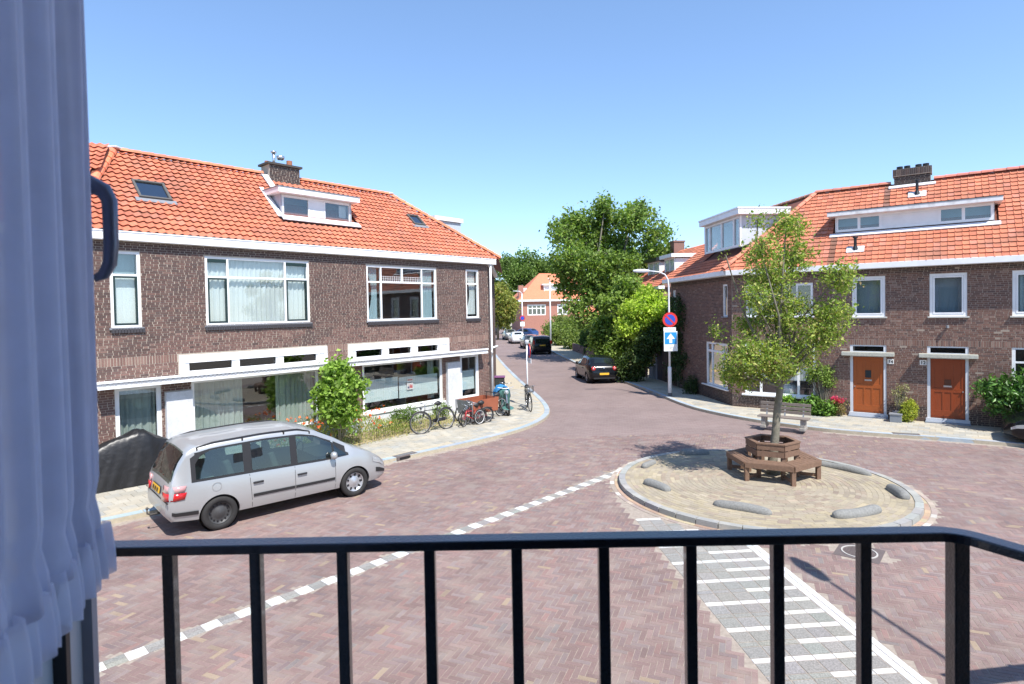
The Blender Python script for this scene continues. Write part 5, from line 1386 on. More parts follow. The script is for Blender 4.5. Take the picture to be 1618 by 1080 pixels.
# far trees
def fartree(x, y, zc, rx, rz, lab, cols, n=700, group='far trees behind the houses', leaf=.55, name='far_tree'):
    lb = [(x + random.uniform(-.6, .6) * rx, y + random.uniform(-1, 1) * rx * .5, zc + random.uniform(-.7, .6) * rz, rx * random.uniform(.4, .6), rx * .5, rz * random.uniform(.35, .5)) for _ in range(9)]
    tree(name, (x, y, .0), lab, 'tree', [(x, y, 0, rx * .07), (x, y, zc * .5, rx * .05), (x, y, zc, rx * .03)], lb, n, 24, leaf * .9, leaf, cols, [4, 4, 3, 2, 1][:len(cols)], lm, group=group, r0=rx * .03, twigs=0)
fartree(-2.0, 82, 4.8, 2.6, 3.4, 'yellow green tree next to the end of the left house above parked cars', YG, 420, group=None, leaf=.34)
for x, y, zc, rx, rz, lab in ((-5, 128, 10.5, 6.5, 6.5, 'far green tree just right of the left house end'), (3.5, 135, 12.0, 6.5, 6.5, 'rounded far green tree behind the distant orange roof'), (12, 130, 10, 6, 6, 'far green tree right behind the distant orange roof'),
                         (20, 110, 8, 6, 7, 'far green tree mostly behind the tallest tree'), (27, 100, 9.5, 5.5, 5.0, 'bright green far tree above the row house chimney'), (33, 104, 9, 5, 4.2, 'far tree at the edge of the corner house roof')):
    fartree(x, y, zc, rx, rz, lab, [(.10, .16, .035), (.13, .20, .045), (.17, .24, .06), (.07, .11, .03)], 620)
# ivy and shrubs on the street side of the right house
def wallplant(name, fr, u0, u1, z0, z1, th, n, leaf, cols, lab, parent_cat, wts, mats=None):
    o = fr.P((u0 + u1) / 2, .1, .1); t = thing(name, o, lab, parent_cat)
    k = n // 12; U = rng.uniform(u0, u1, k); Z = rng.uniform(z0, z1, k) ; ed = .25 * np.sin(Z * 3) + .15 * np.sin(Z * 7)
    C = np.array([fr.P(u + e, rng.uniform(.02, th), z) for u, e, z in zip(U, ed, Z)])
    P = np.repeat(C, 12, axis=0) + rng.normal(0, .1, (k * 12, 3)); P[:, 2] = np.maximum(P[:, 2], .12)
    sd_ = (P - fr.p0) @ fr.n; P += np.outer(np.maximum(0, .02 - sd_), fr.n)
    leaves_mesh('foliage', P, leaf, cols, wts, mats or lm, t, clus=np.repeat(rng.normal(1, .12, k), 12)[:, None])
    mb = MB(); mb.tube([fr.P((u0 + u1) / 2, .05, .1), fr.P((u0 + u1) / 2 + .1, .06, 1.2), fr.P((u0 + u1) / 2 - .1, .05, 2.6)], [.04, .03, .015], 6); mb.build('stem', bark, t)
    return t
wallplant('ivy', RS, 4.9, 6.7, .4, 4.6, .35, 4200, .10, [(.03, .06, .02), (.045, .08, .025), (.02, .045, .015)], 'dark green ivy climbing the shaded street side of the right corner house', 'climber', [3, 2, 2])
c = RS.P(3.6, .3, .5); bush('shrub', RS.P(3.6, .3, .1), 'small dark round shrub against the shaded side wall below the sign pole', 'shrub', [(*c, .35, .35, .45)], 90, 16, .07, .07, [(.03, .055, .018), (.045, .075, .02)], [1, 1])
# garden wall + gate
gt = thing('garden_gate', RS.P(8.2, .05, .1), 'dark plank garden gate between ivy and shrubs beside the corner house', 'gate')
gw = mat('dark_boards', (.07, .05, .045), .8, .2, 20)
mb = MB(); RS.box(mb, 6.8, 6.9, -.05, .05, .1, 2.2); RS.box(mb, 9.1, 9.2, -.05, .05, .1, 2.25); mb.build('gate_post', mat('grey_post', (.32, .32, .36), .7), gt)['kind'] = 'stuff'
for i in range(13): mb = MB(); RS.box(mb, 6.92 + i * .165, 6.92 + i * .165 + .155, -.03, .0 + .006 * (i % 2), .14, 2.1); mb.build('board', gw if i < 8 else mat('navy_boards', (.015, .02, .045), .6), gt)
mb = MB(); RS.box(mb, 8.0, 8.05, .0, .05, 1.1, 1.2); mb.build('handle', steel, gt)
bn = thing('grey_box', RS.P(9.9, -.1, .1), 'pale grey storage box standing beside the garden gate', 'box'); mb = MB(); RS.box(mb, 9.5, 10.2, -.4, .1, .1, .82); mb.build('body', mat('grey_bin', (.25, .28, .32), .6), bn, bevel=.02); mb = MB(); RS.box(mb, 9.47, 10.23, -.43, .13, .82, .88); mb.build('lid', mat('grey_bin', (.25, .28, .32)), bn)
gwl = thing('garden_wall', (7.6, 38.5, .1), 'low brick garden wall under the hedges right of the street', 'wall')
mb = MB(); mb.bar((7.75, 34.2, .45), (7.2, 40.5, .45), .2, .7); mb.bar((7.2, 40.5, .45), (5.9, 57, .45), .2, .7); mb.build('brickwork', mat('house_brick_far', (.24, .13, .105)), gwl)
# climbing bush over the left shop canopy
lb = []
for px_, py_, r_ in [(535, 590, 22), (515, 610, 20), (550, 620, 24), (530, 640, 24), (555, 600, 18), (508, 625, 14), (570, 610, 12), (545, 655, 16), (520, 585, 12), (585,595,6), (500,640,8)]:
    x, y, z = mk(px_, py_, 17.55); rr = r_ * 17.55 / FPX * random.uniform(.75, 1.25); lb.append((x, y + random.uniform(-.25, .2), z, rr, rr, rr * random.uniform(.8, 1.1)))
bush('climbing_bush', (-5.3, 17.7, .1), 'bright green leafy climbing bush between the two shop windows of the left house', 'bush', lb, 260, 14, .11, .13, [(.17, .27, .04), (.22, .33, .06), (.12, .20, .03), (.30, .38, .12)], [4, 4, 2, 1], stems=14, asp=.85, up=.6)
# flower bed
def along(u0, u1, n0, n1, k): u = rng.uniform(u0, u1, k); n_ = rng.uniform(n0, n1, k); return LF.p0 + np.outer(u, LF.d) + np.outer(n_, LF.n), u, n_
soil = MB(); soil.poly([LF.P(3.0, .05, .112), LF.P(9.6, .05, .112), LF.P(9.6, 1.75, .112), LF.P(6.0, 1.6, .112), LF.P(3.0, 1.25, .112)]); so_ = tag(soil.build('soil', mat('dry_soil', (.33, .27, .17), .95, .25, 14, .5, 60)), kind='structure')
B, u, n_ = along(5.4, 9.8, .2, 1.6, 5200); hmx = .30 + .55 * np.clip((u - 5.2) / 2.0, 0, 1) * (1 - .35 * np.clip((n_ - 1.0) / .6, 0, 1))
B[:, 2] = .1 + rng.random(len(B)) ** .8 * hmx * (1 + .2 * np.sin(u * 4))
bed = thing('flower_bed', tuple(LF.P(7.4, .8, .1)), 'overgrown wildflower bed with orange poppies behind the silver car', 'flower bed')
leaves_mesh('foliage', B, .10, [(.20, .25, .05), (.27, .30, .09), (.13, .18, .035), (.36, .33, .14), (.40, .30, .16)], [4, 4, 3, 2, 1.2], lm, bed, asp=.22, droop=-1.5, kind='stuff')
B, u, n_ = along(2.9, 5.6, .15, 1.3, 1500); B[:, 2] = .1 + rng.random(len(B)) ** 1.1 * (.28 + .1 * np.sin(u * 5))
leaves_mesh('dry_grass', B, .10, [(.36, .33, .14), (.27, .30, .09), (.45, .38, .20), (.20, .25, .06)], [3, 3, 2, 2], lm, bed, asp=.2, droop=-1.6, kind='stuff')
B, u, n_ = along(2.6, 9.8, 1.0, 1.85, 1500); B[:, 2] = .11 + rng.random(len(B)) ** 2 * .12
leaves_mesh('weeds', B, .07, [(.36, .33, .14), (.45, .36, .18), (.25, .28, .08)], [3, 3, 2], lm, bed, asp=.25, droop=-1, kind='stuff')
B, u, n_ = along(6.0, 9.9, .2, 1.6, 75); B[:, 2] = .35 + rng.random(len(B)) ** .7 * .75
P = np.repeat(B, 4, axis=0) + rng.normal(0, .018, (len(B) * 4, 3))
leaves_mesh('poppies', P, .07, [(.75, .12, .04), (.80, .20, .06), (.70, .30, .16)], [3, 3, 1], lm, bed, asp=.9, kind='stuff')
c = LF.P(4.7, .55, .45)
bush('shrub', LF.P(4.7, .55, .1), 'small green shrub in front of the white plinth left of the black bicycle', 'shrub', [(*c, .34, .34, .38), (*LF.P(5.2, .5, .42), .28, .28, .36)], 130, 14, .06, .06, [(.10, .17, .03), (.15, .23, .05), (.07, .11, .02)], [1, 1, 1], stems=8)
c = LF.P(3.1, .5, .4); bush('shrub', LF.P(3.1, .5, .1), 'low weedy shrub behind the black bicycle', 'shrub', [(*c, .3, .2, .32)], 60, 14, .07, .06, [(.12, .18, .04), (.18, .24, .06)], [1, 1], stems=5)
# low wire fence of the bed
wf = thing('wire_fence', LF.P(5.4, 1.35, .1), 'low dark wire fence along the front of the flower bed', 'fence')
fp = [LF.P(6.9, 1.62, 0), LF.P(5.6, 1.5, 0), LF.P(4.2, 1.25, 0)]
mb = MB()
for a, b in zip(fp[:-1], fp[1:]):
    a = Vector(a); b = Vector(b); k = int((b - a).length / .09)
    for i in range(k + 1):
        p = a.lerp(b, i / k); mb.tube([(p.x, p.y, .1), (p.x, p.y, .52)], .004, 4)
    mb.tube([a + Vector((0, 0, .5)), b + Vector((0, 0, .5))], .005, 4); mb.tube([a + Vector((0, 0, .2)), b + Vector((0, 0, .2))], .005, 4)
mb.build('wire_bars', blackm, wf)['kind'] = 'stuff'
# right house plants
bush('rhododendron', RF.P(9.2, .75, .1), 'big glossy green rhododendron bush right of the orange door number 12', 'bush', [(*RF.P(8.2, .55, 1.35), .5, .5, .5), (*RF.P(9.0, .6, 1.45), .75, .55, .65), (*RF.P(9.9, .6, 1.35), .7, .6, .7), (*RF.P(8.5, .6, 1.0), .6, .5, .45), (*RF.P(9.6, .7, .85), .9, .6, .6)],
     420, 14, .09, .15, [(.06, .14, .025), (.09, .19, .035), (.13, .25, .06), (.04, .08, .02)], [4, 4, 2, 2], lmd, stems=16, asp=.42, up=.5)
bush('golden_conifer', RF.P(5.92, .35, .1), 'rounded yellow green conifer bush between the two orange doors', 'bush', [(*RF.P(5.92, .35, .42), .24, .24, .34), (*RF.P(5.98, .35, .62), .18, .18, .26), (*RF.P(5.85, .4, .3), .24, .22, .22)], 260, 16, .035, .045, [(.36, .38, .05), (.28, .32, .045), (.20, .24, .04), (.42, .40, .08)], [4, 3, 2, 1], stems=5, shell=.25)
pt = thing('plant_pot', RF.P(5.62, .28, .1), 'round dark grey pot with a bare twiggy shrub beside door number 14', 'plant pot')
mb = MB(); mb.lathe([(.0, 0), (.13, 0), (.18, .28), (.19, .34), (.165, .34), (.15, .26), (0, .26)], (*RF.P(5.62, .28, 0)[:2], .1), n=20); mb.build('pot', mat('dark_pot', (.10, .10, .12), .7), pt, smooth=True)
bush('potted_shrub', RF.P(5.66, .28, .36), 'sparse twiggy shrub with thin leaves growing in the round grey pot', 'shrub', [(*RF.P(5.68, .28, .95), .26, .2, .34), (*RF.P(5.75, .28, 1.25), .2, .15, .12)], 60, 8, .05, .05, [(.22, .22, .10), (.30, .28, .15)], [1, 1], stems=30)
bx = thing('planter_box', RF.P(5.55, .62, .1), 'grey square zinc planter box in front of the round pot', 'planter'); mb = MB(); RF.box(mb, 5.4, 5.74, .42, .74, .1, .38); mb.build('body', mat('zinc_box', (.22, .24, .27), .6, .1, 9), bx, bevel=.01); mb = MB(); RF.box(mb, 5.38, 5.76, .40, .76, .36, .39); mb.build('rim', lead, bx)
bush('shrub', RF.P(3.2, .4, .1), 'leafy green shrub left of the orange door number 14', 'shrub', [(*RF.P(3.0, .4, .4), .42, .35, .35), (*RF.P(3.5, .5, .35), .35, .3, .28), (*RF.P(2.75, .4, .3), .3, .3, .2)], 170, 14, .07, .10, [(.10, .19, .03), (.15, .26, .05), (.06, .11, .02)], [3, 3, 2], stems=8, asp=.75, up=.6)
bush('climber', RF.P(3.3, .2, .1), 'hanging climber with bare stems on the wall above the green shrub', 'climber', [(*RF.P(3.2, .25, 1.65), .42, .22, .32), (*RF.P(3.45, .25, 1.35), .25, .2, .25), (*RF.P(2.95, .25, 1.5), .25, .2, .25)], 120, 13, .07, .08, [(.15, .22, .04), (.22, .30, .07), (.10, .15, .03)], [3, 3, 2], stems=30)
bush('flowering_plant', RF.P(3.85, .35, .1), 'plant with deep pink flowers beside the frame of door number 14', 'plant', [(*RF.P(3.85, .35, .42), .22, .22, .28)], 60, 12, .05, .06, [(.20, .15, .06), (.28, .20, .10), (.12, .14, .04)], [1, 1, 1], stems=14)
P, br, C = cloud([(*RF.P(3.78, .4, .68), .24, .2, .12)], 40, 8, .03); fpn = [o for o in scene.objects if o.name == 'flowering_plant'][0]
leaves_mesh('blossom', P, .05, [(.45, .03, .09), (.55, .06, .14)], [1, 1], lm, fpn, asp=.8)
bush('shrub', RF.P(2.05, .35, .1), 'small bright green plant behind the slatted wooden bench', 'shrub', [(*RF.P(2.05, .35, .45), .34, .22, .28)], 70, 13, .06, .10, [(.16, .28, .04), (.22, .34, .06), (.10, .17, .03)], [3, 2, 1], stems=6, asp=.6, up=.6)
# weeds along kerbs
P = []
for k in range(260):
    i = rng.integers(20, 60); p = np.array(KL[i]); P.append((p[0] - rng.uniform(.0, .05), p[1] + rng.normal(0, .2), .03))
# ================================================================== BENCH ROUND THE TREE, STONES, SIGNS
wood = mat('weathered_wood', (.185, .11, .072), .75, .25, 5, .4, 60, stretch=(3, 3, 3))
hx = thing('tree_bench', (TX, TY, .1), 'brown hexagonal wooden bench built round the tree on the island', 'bench')
CTR = np.array([6.16, 13.98]); A0 = math.radians(-148)
def hexp(r, k): a = A0 + k * PI / 3; return np.array([CTR[0] + r * math.cos(a), CTR[1] + r * math.sin(a)])
ZS = .56
for k in range(6):
    for j, (r0_, r1_) in enumerate([(1.02, .93), (.915, .825), (.81, .72), (.705, .62)]):
        a, b, c, d = hexp(r0_, k), hexp(r0_, k + 1), hexp(r1_, k + 1), hexp(r1_, k)
        g_ = .006; t_ = (b - a) / np.linalg.norm(b - a) * g_
        MB().poly([(*(a + t_), ZS - .035), (*(b - t_), ZS - .035), (*(c - t_), ZS - .035), (*(d + t_), ZS - .035)], .035, (0, 0, 1)).build('seat_slat', wood, hx)
    a, b = hexp(1.035, k), hexp(1.035, k + 1); t_ = (b - a) / np.linalg.norm(b - a) * .01
    MB().bar((*(a + t_), ZS - .065), (*(b - t_), ZS - .065), .03, .115).build('apron', wood, hx)
    p, q_ = hexp(.97, k), hexp(.55, k)
    MB().obox((*p, (ZS - .04 + .1) / 2), (.045, 0, 0), (0, .045, 0), (0, 0, (ZS - .04 - .1) / 2)).build('leg', wood, hx)
    MB().obox((*hexp(.52, k), .46), (.04, 0, 0), (0, .04, 0), (0, 0, .36)).build('inner_post', wood, hx)
    MB().bar((*p, .20), (*q_, .20), .04, .07).build('stretcher', wood, hx)
    for z in (.70, .855):
        a, b = hexp(.585, k), hexp(.585, k + 1); t_ = (b - a) / np.linalg.norm(b - a) * .004
        MB().bar((*(a + t_), z), (*(b - t_), z), .03, .125).build('back_board', wood, hx)
    a, b, c, d = hexp(.62, k), hexp(.62, k + 1), hexp(.50, k + 1), hexp(.50, k); t_ = (b - a) / np.linalg.norm(b - a) * .004
    MB().poly([(*(a + t_), .92), (*(b - t_), .92), (*(c - t_), .92), (*(d + t_), .92)], .03, (0, 0, 1)).build('cap_board', wood, hx)
# lying stones
stm = mat('boulder_granite', (.21, .21, .20), .9, .3, 30, .8, 40)
def stone(a, b, r, lab, h=1.0):
    a = np.array(a); b = np.array(b); c = (a + b) / 2; L = np.linalg.norm(b - a); rz = math.atan2(*(b - a)[::-1])
    bm = bmesh.new(); bmesh.ops.create_icosphere(bm, subdivisions=4, radius=1)
    for v in bm.verts:
        p = v.co.copy(); x = math.copysign(abs(p.x) ** .8, p.x) if p.x else 0; k = max(0, 1 - abs(p.x) ** 3.2) ** .42
        yz = Vector((p.y, p.z)); yz = yz.normalized() if yz.length > 1e-6 else yz
        kk = max(0, 1 - abs(x) ** 7) ** .5
        v.co = Vector((x * L / 2 * 1.0, yz.x * r * kk, yz.y * r * kk * h))
        q = v.co; v.co += Vector((0, 0, 1)) * .012 * math.sin(q.x * 6 + a[0] * 5) + Vector((0, 1, 0)) * .02 * math.sin(q.x * 4 + a[1])
    me = bpy.data.meshes.new('kerb_boulder'); bm.to_mesh(me); bm.free(); me.polygons.foreach_set('use_smooth', [True] * len(me.polygons)); me.materials.append(stm)
    o = bpy.data.objects.new('kerb_boulder', me); COL.objects.link(o); o.location = (*c, .1 + r * .2); o.rotation_euler = (0, 0, rz)
    return tag(o, lab, 'stone', 'rounded granite stones lying along the edge of the traffic island')
stone((3.0, 13.48), (3.38, 12.82), .11, 'short rounded stone near the left tip of the island')
stone((4.05, 11.95), (4.95, 11.27), .11, 'long rounded stone at the front left edge of the island')
stone((6.02, 11.05), (7.12, 11.38), .115, 'long rounded stone at the front right edge of the island')
stone((8.02, 12.02), (8.22, 12.80), .12, 'upright looking rounded stone near the right tip of the island')
stone((7.55, 14.95), (8.4, 13.75), .10, 'flat stone half sunk in weeds at the back right edge of the island')
stone((4.55, 16.05), (5.35, 16.1), .12, 'stone in the tree shadow at the back of the island')
stone((3.25, 14.72), (3.65, 15.28), .09, 'pale low stone at the back left edge of the island')
# slatted bench by the right pavement
pb = thing('park_bench', (8.9, 19.3, .1), 'weathered grey slatted park bench in front of the right house window', 'bench', rz=math.atan2(-.5949, .8038)); pb.scale = (.9, .9, .9)
gwood = mat('grey_wood', (.20, .165, .14), .85, .2, 6, .4, 60)
conc = mat('bench_concrete', (.30, .28, .25), .9, .2, 20)
for i, (y, z) in enumerate(((-.28, .43), (-.16, .43), (-.04, .43), (.08, .43))):
    mb = MB(); mb.box(-.86, .86, y - .05, y + .05, z - .04, z); mb.build('seat_slat', gwood, pb, local=True, bevel=.006)
for z, y in ((.56, .16), (.70, .19), (.84, .22)):
    mb = MB(); mb.box(-.86, .86, y - .02, y + .02, z - .055, z + .055); mb.build('back_slat', gwood, pb, local=True, bevel=.006)
for x in (-.66, .66, ):
    mb = MB(); mb.box(x - .09, x + .09, -.36, .22, 0, .10); mb.box(x - .07, x + .07, -.28, .12, .10, .39); mb.build('foot', conc, pb, local=True, bevel=.01)
for x in (-.62, 0, .62):
    mb = MB(); mb.bar((x, .10, .36), (x, .26, .90), .05, .03, up=(0, 1, 0)); mb.build('back_support', lead, pb, local=True)

signwhite = mat('sign_white', (.80, .82, .82), .4)
signblue = mat('sign_blue', (.02, .27, .62), .35)
signdblue = mat('sign_dark_blue', (.03, .08, .48), .35)
signred = mat('sign_red', (.62, .03, .03), .35)
signgrey = mat('sign_grey_print', (.45, .47, .5), .5)
# lamp post with signs
LP = (7.14, 26.74)
lp = thing('lamp_post', (*LP, .1), 'tall white lamp post with curved arm carrying two traffic signs on the right pavement', 'lamp post')
pw = mat('post_white', (.74, .75, .77), .45, .04, 5)
mb = MB(); mb.tube([(*LP, .1), (*LP, 1.35), (*LP, 1.42), (*LP, 1.43)], [.085, .085, .08, .055], 14); mb.tube([(*LP, 1.43), (*LP, 4.0), (*LP, 5.1), (LP[0] - .04, LP[1], 5.4), (LP[0] - .16, LP[1], 5.62), (LP[0] - .42, LP[1], 5.74), (LP[0] - .9, LP[1], 5.80)], [.05, .042, .036, .034, .032, .03, .028], 12)
mb.build('pole', pw, lp, smooth=True)
mb = MB(); mb.tube([(*LP, .10), (*LP, .24)], .088, 14); mb.build('pole_base', mat('pole_grey', (.12, .12, .13), .7), lp)
mb = MB(); mb.lathe([(0, -.42), (.05, -.38), (.085, -.2), (.09, .1), (.06, .32), (0, .36)], (LP[0] - 1.2, LP[1], 5.80), (1, 0, -.02), n=12); mb.build('lamp_head', mat('lamp_cover', (.62, .64, .68), .4), lp, smooth=True)
SY = LP[1] - .07
def disc(r, z, x, y0, y1, m, nm, par, n=32):
    mb = MB(); mb.lathe([(0, y1), (r, y1), (r, y0), (0, y0)], (x, 0, z), (0, 1, 0), n=n); return mb.build(nm, m, par)
disc(.335, 3.57, LP[0] + .02, SY - .012, SY + .01, signred, 'no_parking_sign', lp)
disc(.235, 3.57, LP[0] + .02, SY - .020, SY - .012, signdblue, 'sign_face', lp)
mb = MB(); mb.obox((LP[0] + .02, SY - .023, 3.57), Vector((.23, 0, -.23)), (0, .002, 0), Vector((.025, 0, .025))); mb.build('sign_stripe', signred, lp)
mb = MB(); mb.box(LP[0] - .28, LP[0] + .28, SY - .012, SY + .01, 3.05, 3.22); mb.build('sub_plate', signwhite, lp, bevel=.004)
mb = MB()
for i in range(9): mb.box(LP[0] - .22 + i * .05, LP[0] - .22 + i * .05 + .034, SY - .015, SY - .012, 3.115, 3.155)
mb.build('plate_lettering', signgrey, lp)['kind'] = 'stuff'
mb = MB(); mb.box(LP[0] - .27, LP[0] + .35, SY - .018, SY + .006, 2.14, 3.04); mb.build('one_way_sign', signwhite, lp, bevel=.004)
mb = MB(); mb.box(LP[0] - .23, LP[0] + .31, SY - .024, SY - .018, 2.46, 3.0); mb.build('sign_face', signblue, lp)
cx_ = LP[0] + .04; mb = MB()
mb.poly([(cx_ - .065, SY - .028, 2.51), (cx_ + .065, SY - .028, 2.51), (cx_ + .065, SY - .028, 2.70), (cx_ + .19, SY - .028, 2.70), (cx_, SY - .028, 2.95), (cx_ - .19, SY - .028, 2.70), (cx_ - .065, SY - .028, 2.70)], .003, (0, 1, 0)); mb.build('arrow', signwhite, lp)
mb = MB()
for dx in (-.07, .07): mb.lathe([(.052, -.001), (.052, .001), (.042, .001), (.042, -.001)], (cx_ + dx, SY - .021, 2.27), (0, 1, 0), n=16, closed=True)
for a, b in (((-.07, 2.27), (-.02, 2.34)), ((-.02, 2.34), (.05, 2.34)), ((.05, 2.34), (0, 2.27)), ((0, 2.27), (-.07, 2.27)), ((0, 2.27), (-.02, 2.34)), ((.07, 2.27), (.045, 2.38)), ((-.04, 2.37), (-.01, 2.37))): mb.bar((cx_ + a[0], SY - .021, a[1]), (cx_ + b[0], SY - .021, b[1]), .004, .009)
mb.build('bicycle_symbol', signgrey, lp)
# sign pole on the left pavement (signs seen from the side)
SP = (.60, 24.6)
sp = thing('sign_pole', (*SP, .1), 'thin white sign pole with a round sign seen edge on at the left kerb corner', 'sign pole')
mb = MB(); mb.tube([(*SP, .1), (*SP, 2.75)], .032, 10); mb.build('pole', pw, sp, smooth=True)
mb = MB(); mb.lathe([(0, .012), (.30, .012), (.30, -.012), (0, -.012)], (SP[0] + .10, SP[1] + .05, 2.42), (.992, .125, 0), n=28); mb.build('round_sign', signred, sp)
mb = MB(); mb.lathe([(0, .016), (.22, .016), (.22, -.016), (0, -.016)], (SP[0] + .10, SP[1] + .05, 2.42), (.992, .125, 0), n=28); mb.build('sign_face', signdblue, sp)
mb = MB(); mb.obox((SP[0] + .10, SP[1] + .05, 2.0), Vector((-.37, .93, 0)) * .18, Vector((.93, .37, 0)) * .008, (0, 0, .10)); mb.build('sub_plate', signwhite, sp)
mb = MB(); mb.lathe([(.0, 0), (.09, .01), (.10, .10), (.05, .16), (0, .16)], (SP[0], SP[1], 2.72), n=12); mb.build('pole_cap', signgrey, sp)
for i, (x, y, h) in enumerate(((4.05, 62, 7.0), (1.4, 79, 6.3))):
    l2 = thing('lamp_post', (x, y, .1), ['plain white lamp post behind the parked black van', 'distant white lamp post with purple parking sign near the far bend'][i], 'lamp post')
    mb = MB(); mb.tube([(x, y, .1), (x, y, h)], [.09, .06], 10); mb.tube([(x, y, h), (x - .3 * (1 if i else 0.1), y, h + .3), (x - (1.2 if i else .2), y, h + .35)], .05, 8); mb.build('pole', pw, l2, smooth=True)
    if i:
        disc(.36, 2.6 + .4, x, y - .14, y - .1, signred, 'no_parking_sign', l2); disc(.25, 3.0, x, y - .16, y - .14, signdblue, 'sign_face', l2)
        mb = MB(); mb.box(x - .3, x + .3, y - .13, y - .1, 1.9, 2.5); mb.build('sub_plate', signwhite, l2)

# ================================================================== CARS
cabglass = glass('cabin_glass', (.42, .52, .48), base=.05)
def paint(name, col, metal=.0, rough=.3): return mat(name, col, rough, .02, 2, coat=.8, metal=metal)
def interp(x, pts):
    return float(np.interp(x, [p[0] for p in pts], [p[1] for p in pts]))
def make_car(name, loc, rz, label, cat, S, group=None):
    """S: dict with L, W, wb, rear axle x, wheel r, profiles top/belt/low/half-width, paint, glass windows"""
    c = thing(name, loc, label, cat, group, rz)
    L, W = S['L'], S['W'] / 2; r = S['r']; xr, xf = S['xr'], S['xr'] + S['wb']
    N_ = 56; xs = [L * (0.5 - 0.5 * math.cos(PI * i / N_)) * .35 + L * i / N_ * .65 for i in range(N_ + 1)]
    hollow = S.get('hollow'); TV = (.07, .33, .6, .88, 1) if hollow else (.25, .5, .75, 1); NB = len(TV)
    if hollow:
        ed = [g_[i] for g_ in S['side_glass'] for i in (0, 1)] + [.10, .33] + [2.96, 3.70]
        xs = sorted([x for x in xs if min(abs(x - e) for e in ed) > .02] + ed)
    def sec(x):
        top = interp(x, S['top']); belt = min(interp(x, S['belt']), top - .015); low = interp(x, S['low']); w = W * interp(x / L, S['plan'])
        cab = max(0.0, min(1.0, (top - belt) / .30)); wr = w * (1 - (1 - S['tumble']) * cab) 
        mid = low + (belt - low) * .5
        p = [(0, low), (w * .80, low), (w * .93, low + .04), (w * .985, low + (belt - low) * .25), (w, mid), (w * .99, belt - .10 * (belt - low)), (w * .965, belt)]
        rz_ = top - .05 * cab - .012
        rz_ = max(rz_, belt + .004)
        for t in TV: p.append((w * .965 + (wr - w * .965) * t, belt + (rz_ - belt) * t))
        p += [(wr - .05, top - .012), (wr * .55, top + .012 * cab), (0, top + .02 * cab + .008)]
        return p
    secs = [sec(x) for x in xs]; k = len(secs[0])
    V = []; F = []
    for x, s_ in zip(xs, secs):
        for y, z in s_: V.append((x, y, z))
        for y, z in s_[1:-1][::-1]: V.append((x, -y, z))
    m_ = 2 * k - 2
    for i in range(len(xs) - 1):
        for j in range(m_): F.append((i * m_ + j, i * m_ + (j + 1) % m_, (i + 1) * m_ + (j + 1) % m_, (i + 1) * m_ + j))
    F.append(tuple(range(m_))); F.append(tuple((len(xs) - 1) * m_ + j for j in range(m_))[::-1])
    body = MB().add(V, F).build('body', S['paint'], c, local=True, smooth=True)
    # wheel arches cut out
    cut = MB()
    for ax in (xr, xf):
        for sy in (-1, 1): cut.lathe([(r * 1.13, -.30), (r * 1.13, .12)], (ax, sy * W, r * 1.0), (0, sy, 0), n=32); n0 = len(cut.v) - 64; cut.f.append(tuple(range(n0, n0 + 32))[::-1]); cut.f.append(tuple(range(n0 + 32, n0 + 64)))
    co = cut.build('cutter', S['paint'], None, local=True)
    co.parent = c
    bo = body.modifiers.new('b', 'BOOLEAN'); bo.operation = 'DIFFERENCE'; bo.object = co; bo.solver = 'EXACT'
    bpy.context.view_layer.update()
    dg = bpy.context.evaluated_depsgraph_get(); me = bpy.data.meshes.new_from_object(body.evaluated_get(dg)); body.modifiers.clear(); body.data = me
    bpy.data.objects.remove(co)
    ms = np.ones(len(me.polygons), bool); me.polygons.foreach_set('use_smooth', ms)
    try: me.set_sharp_from_angle(angle=math.radians(38))
    except Exception: pass
    me.materials.clear(); me.materials.append(S['paint'])
    if hollow:
        bm = bmesh.new(); bm.from_mesh(me); kill = []
        for f in bm.faces:
            cx, cy, cz = f.calc_center_median(); s_ = sec(cx)
            zb, zt = s_[6][1], s_[6 + NB][1]; tt = (cz - zb) / max(zt - zb, .01)
            if any(g_[0] < cx < g_[1] for g_ in S['side_glass']) and .07 < tt < .88 and abs(cy) > s_[6 + NB][0] - .03: kill.append(f)
            elif (.10 < cx < .33 or 2.96 < cx < 3.70) and abs(cy) < s_[6 + NB][0] - .05 and cz > zb + .02: kill.append(f)
        bmesh.ops.delete(bm, geom=kill, context='FACES'); bm.to_mesh(me); bm.free()
    def side(x, t, off=.006, sy=1):
        s_ = sec(x); b_ = s_[6]; t_ = s_[6 + NB]; y = b_[0] + (t_[0] - b_[0]) * t; z = b_[1] + (t_[1] - b_[1]) * t
        return (x, sy * (y + off), z + off * .3)
    def lowside(x, f, off=.006, sy=1):   # f 0..1 from low to belt
        s_ = sec(x); zz = s_[1][1] + (s_[6][1] - s_[1][1]) * f; ys = [q[0] for q in s_[2:7]]; zs = [q[1] for q in s_[2:7]]
        return (x, sy * (float(np.interp(zz, zs, ys)) + off), zz)
    def patch(fn, x0, x1, lo, hi, off, sy, n=14, m2=3):
        V = []; F = []
        for i in range(n + 1):
            x = x0 + (x1 - x0) * i / n; a = lo(x) if callable(lo) else lo; b = hi(x) if callable(hi) else hi
            for j in range(m2 + 1): V.append(fn(x, a + (b - a) * j / m2, off, sy))
        for i in range(n):
            for j in range(m2): a = i * (m2 + 1) + j; F.append((a, a + 1, a + m2 + 2, a + m2 + 1))
        return V, F
    trim = S.get('trim', blackp)
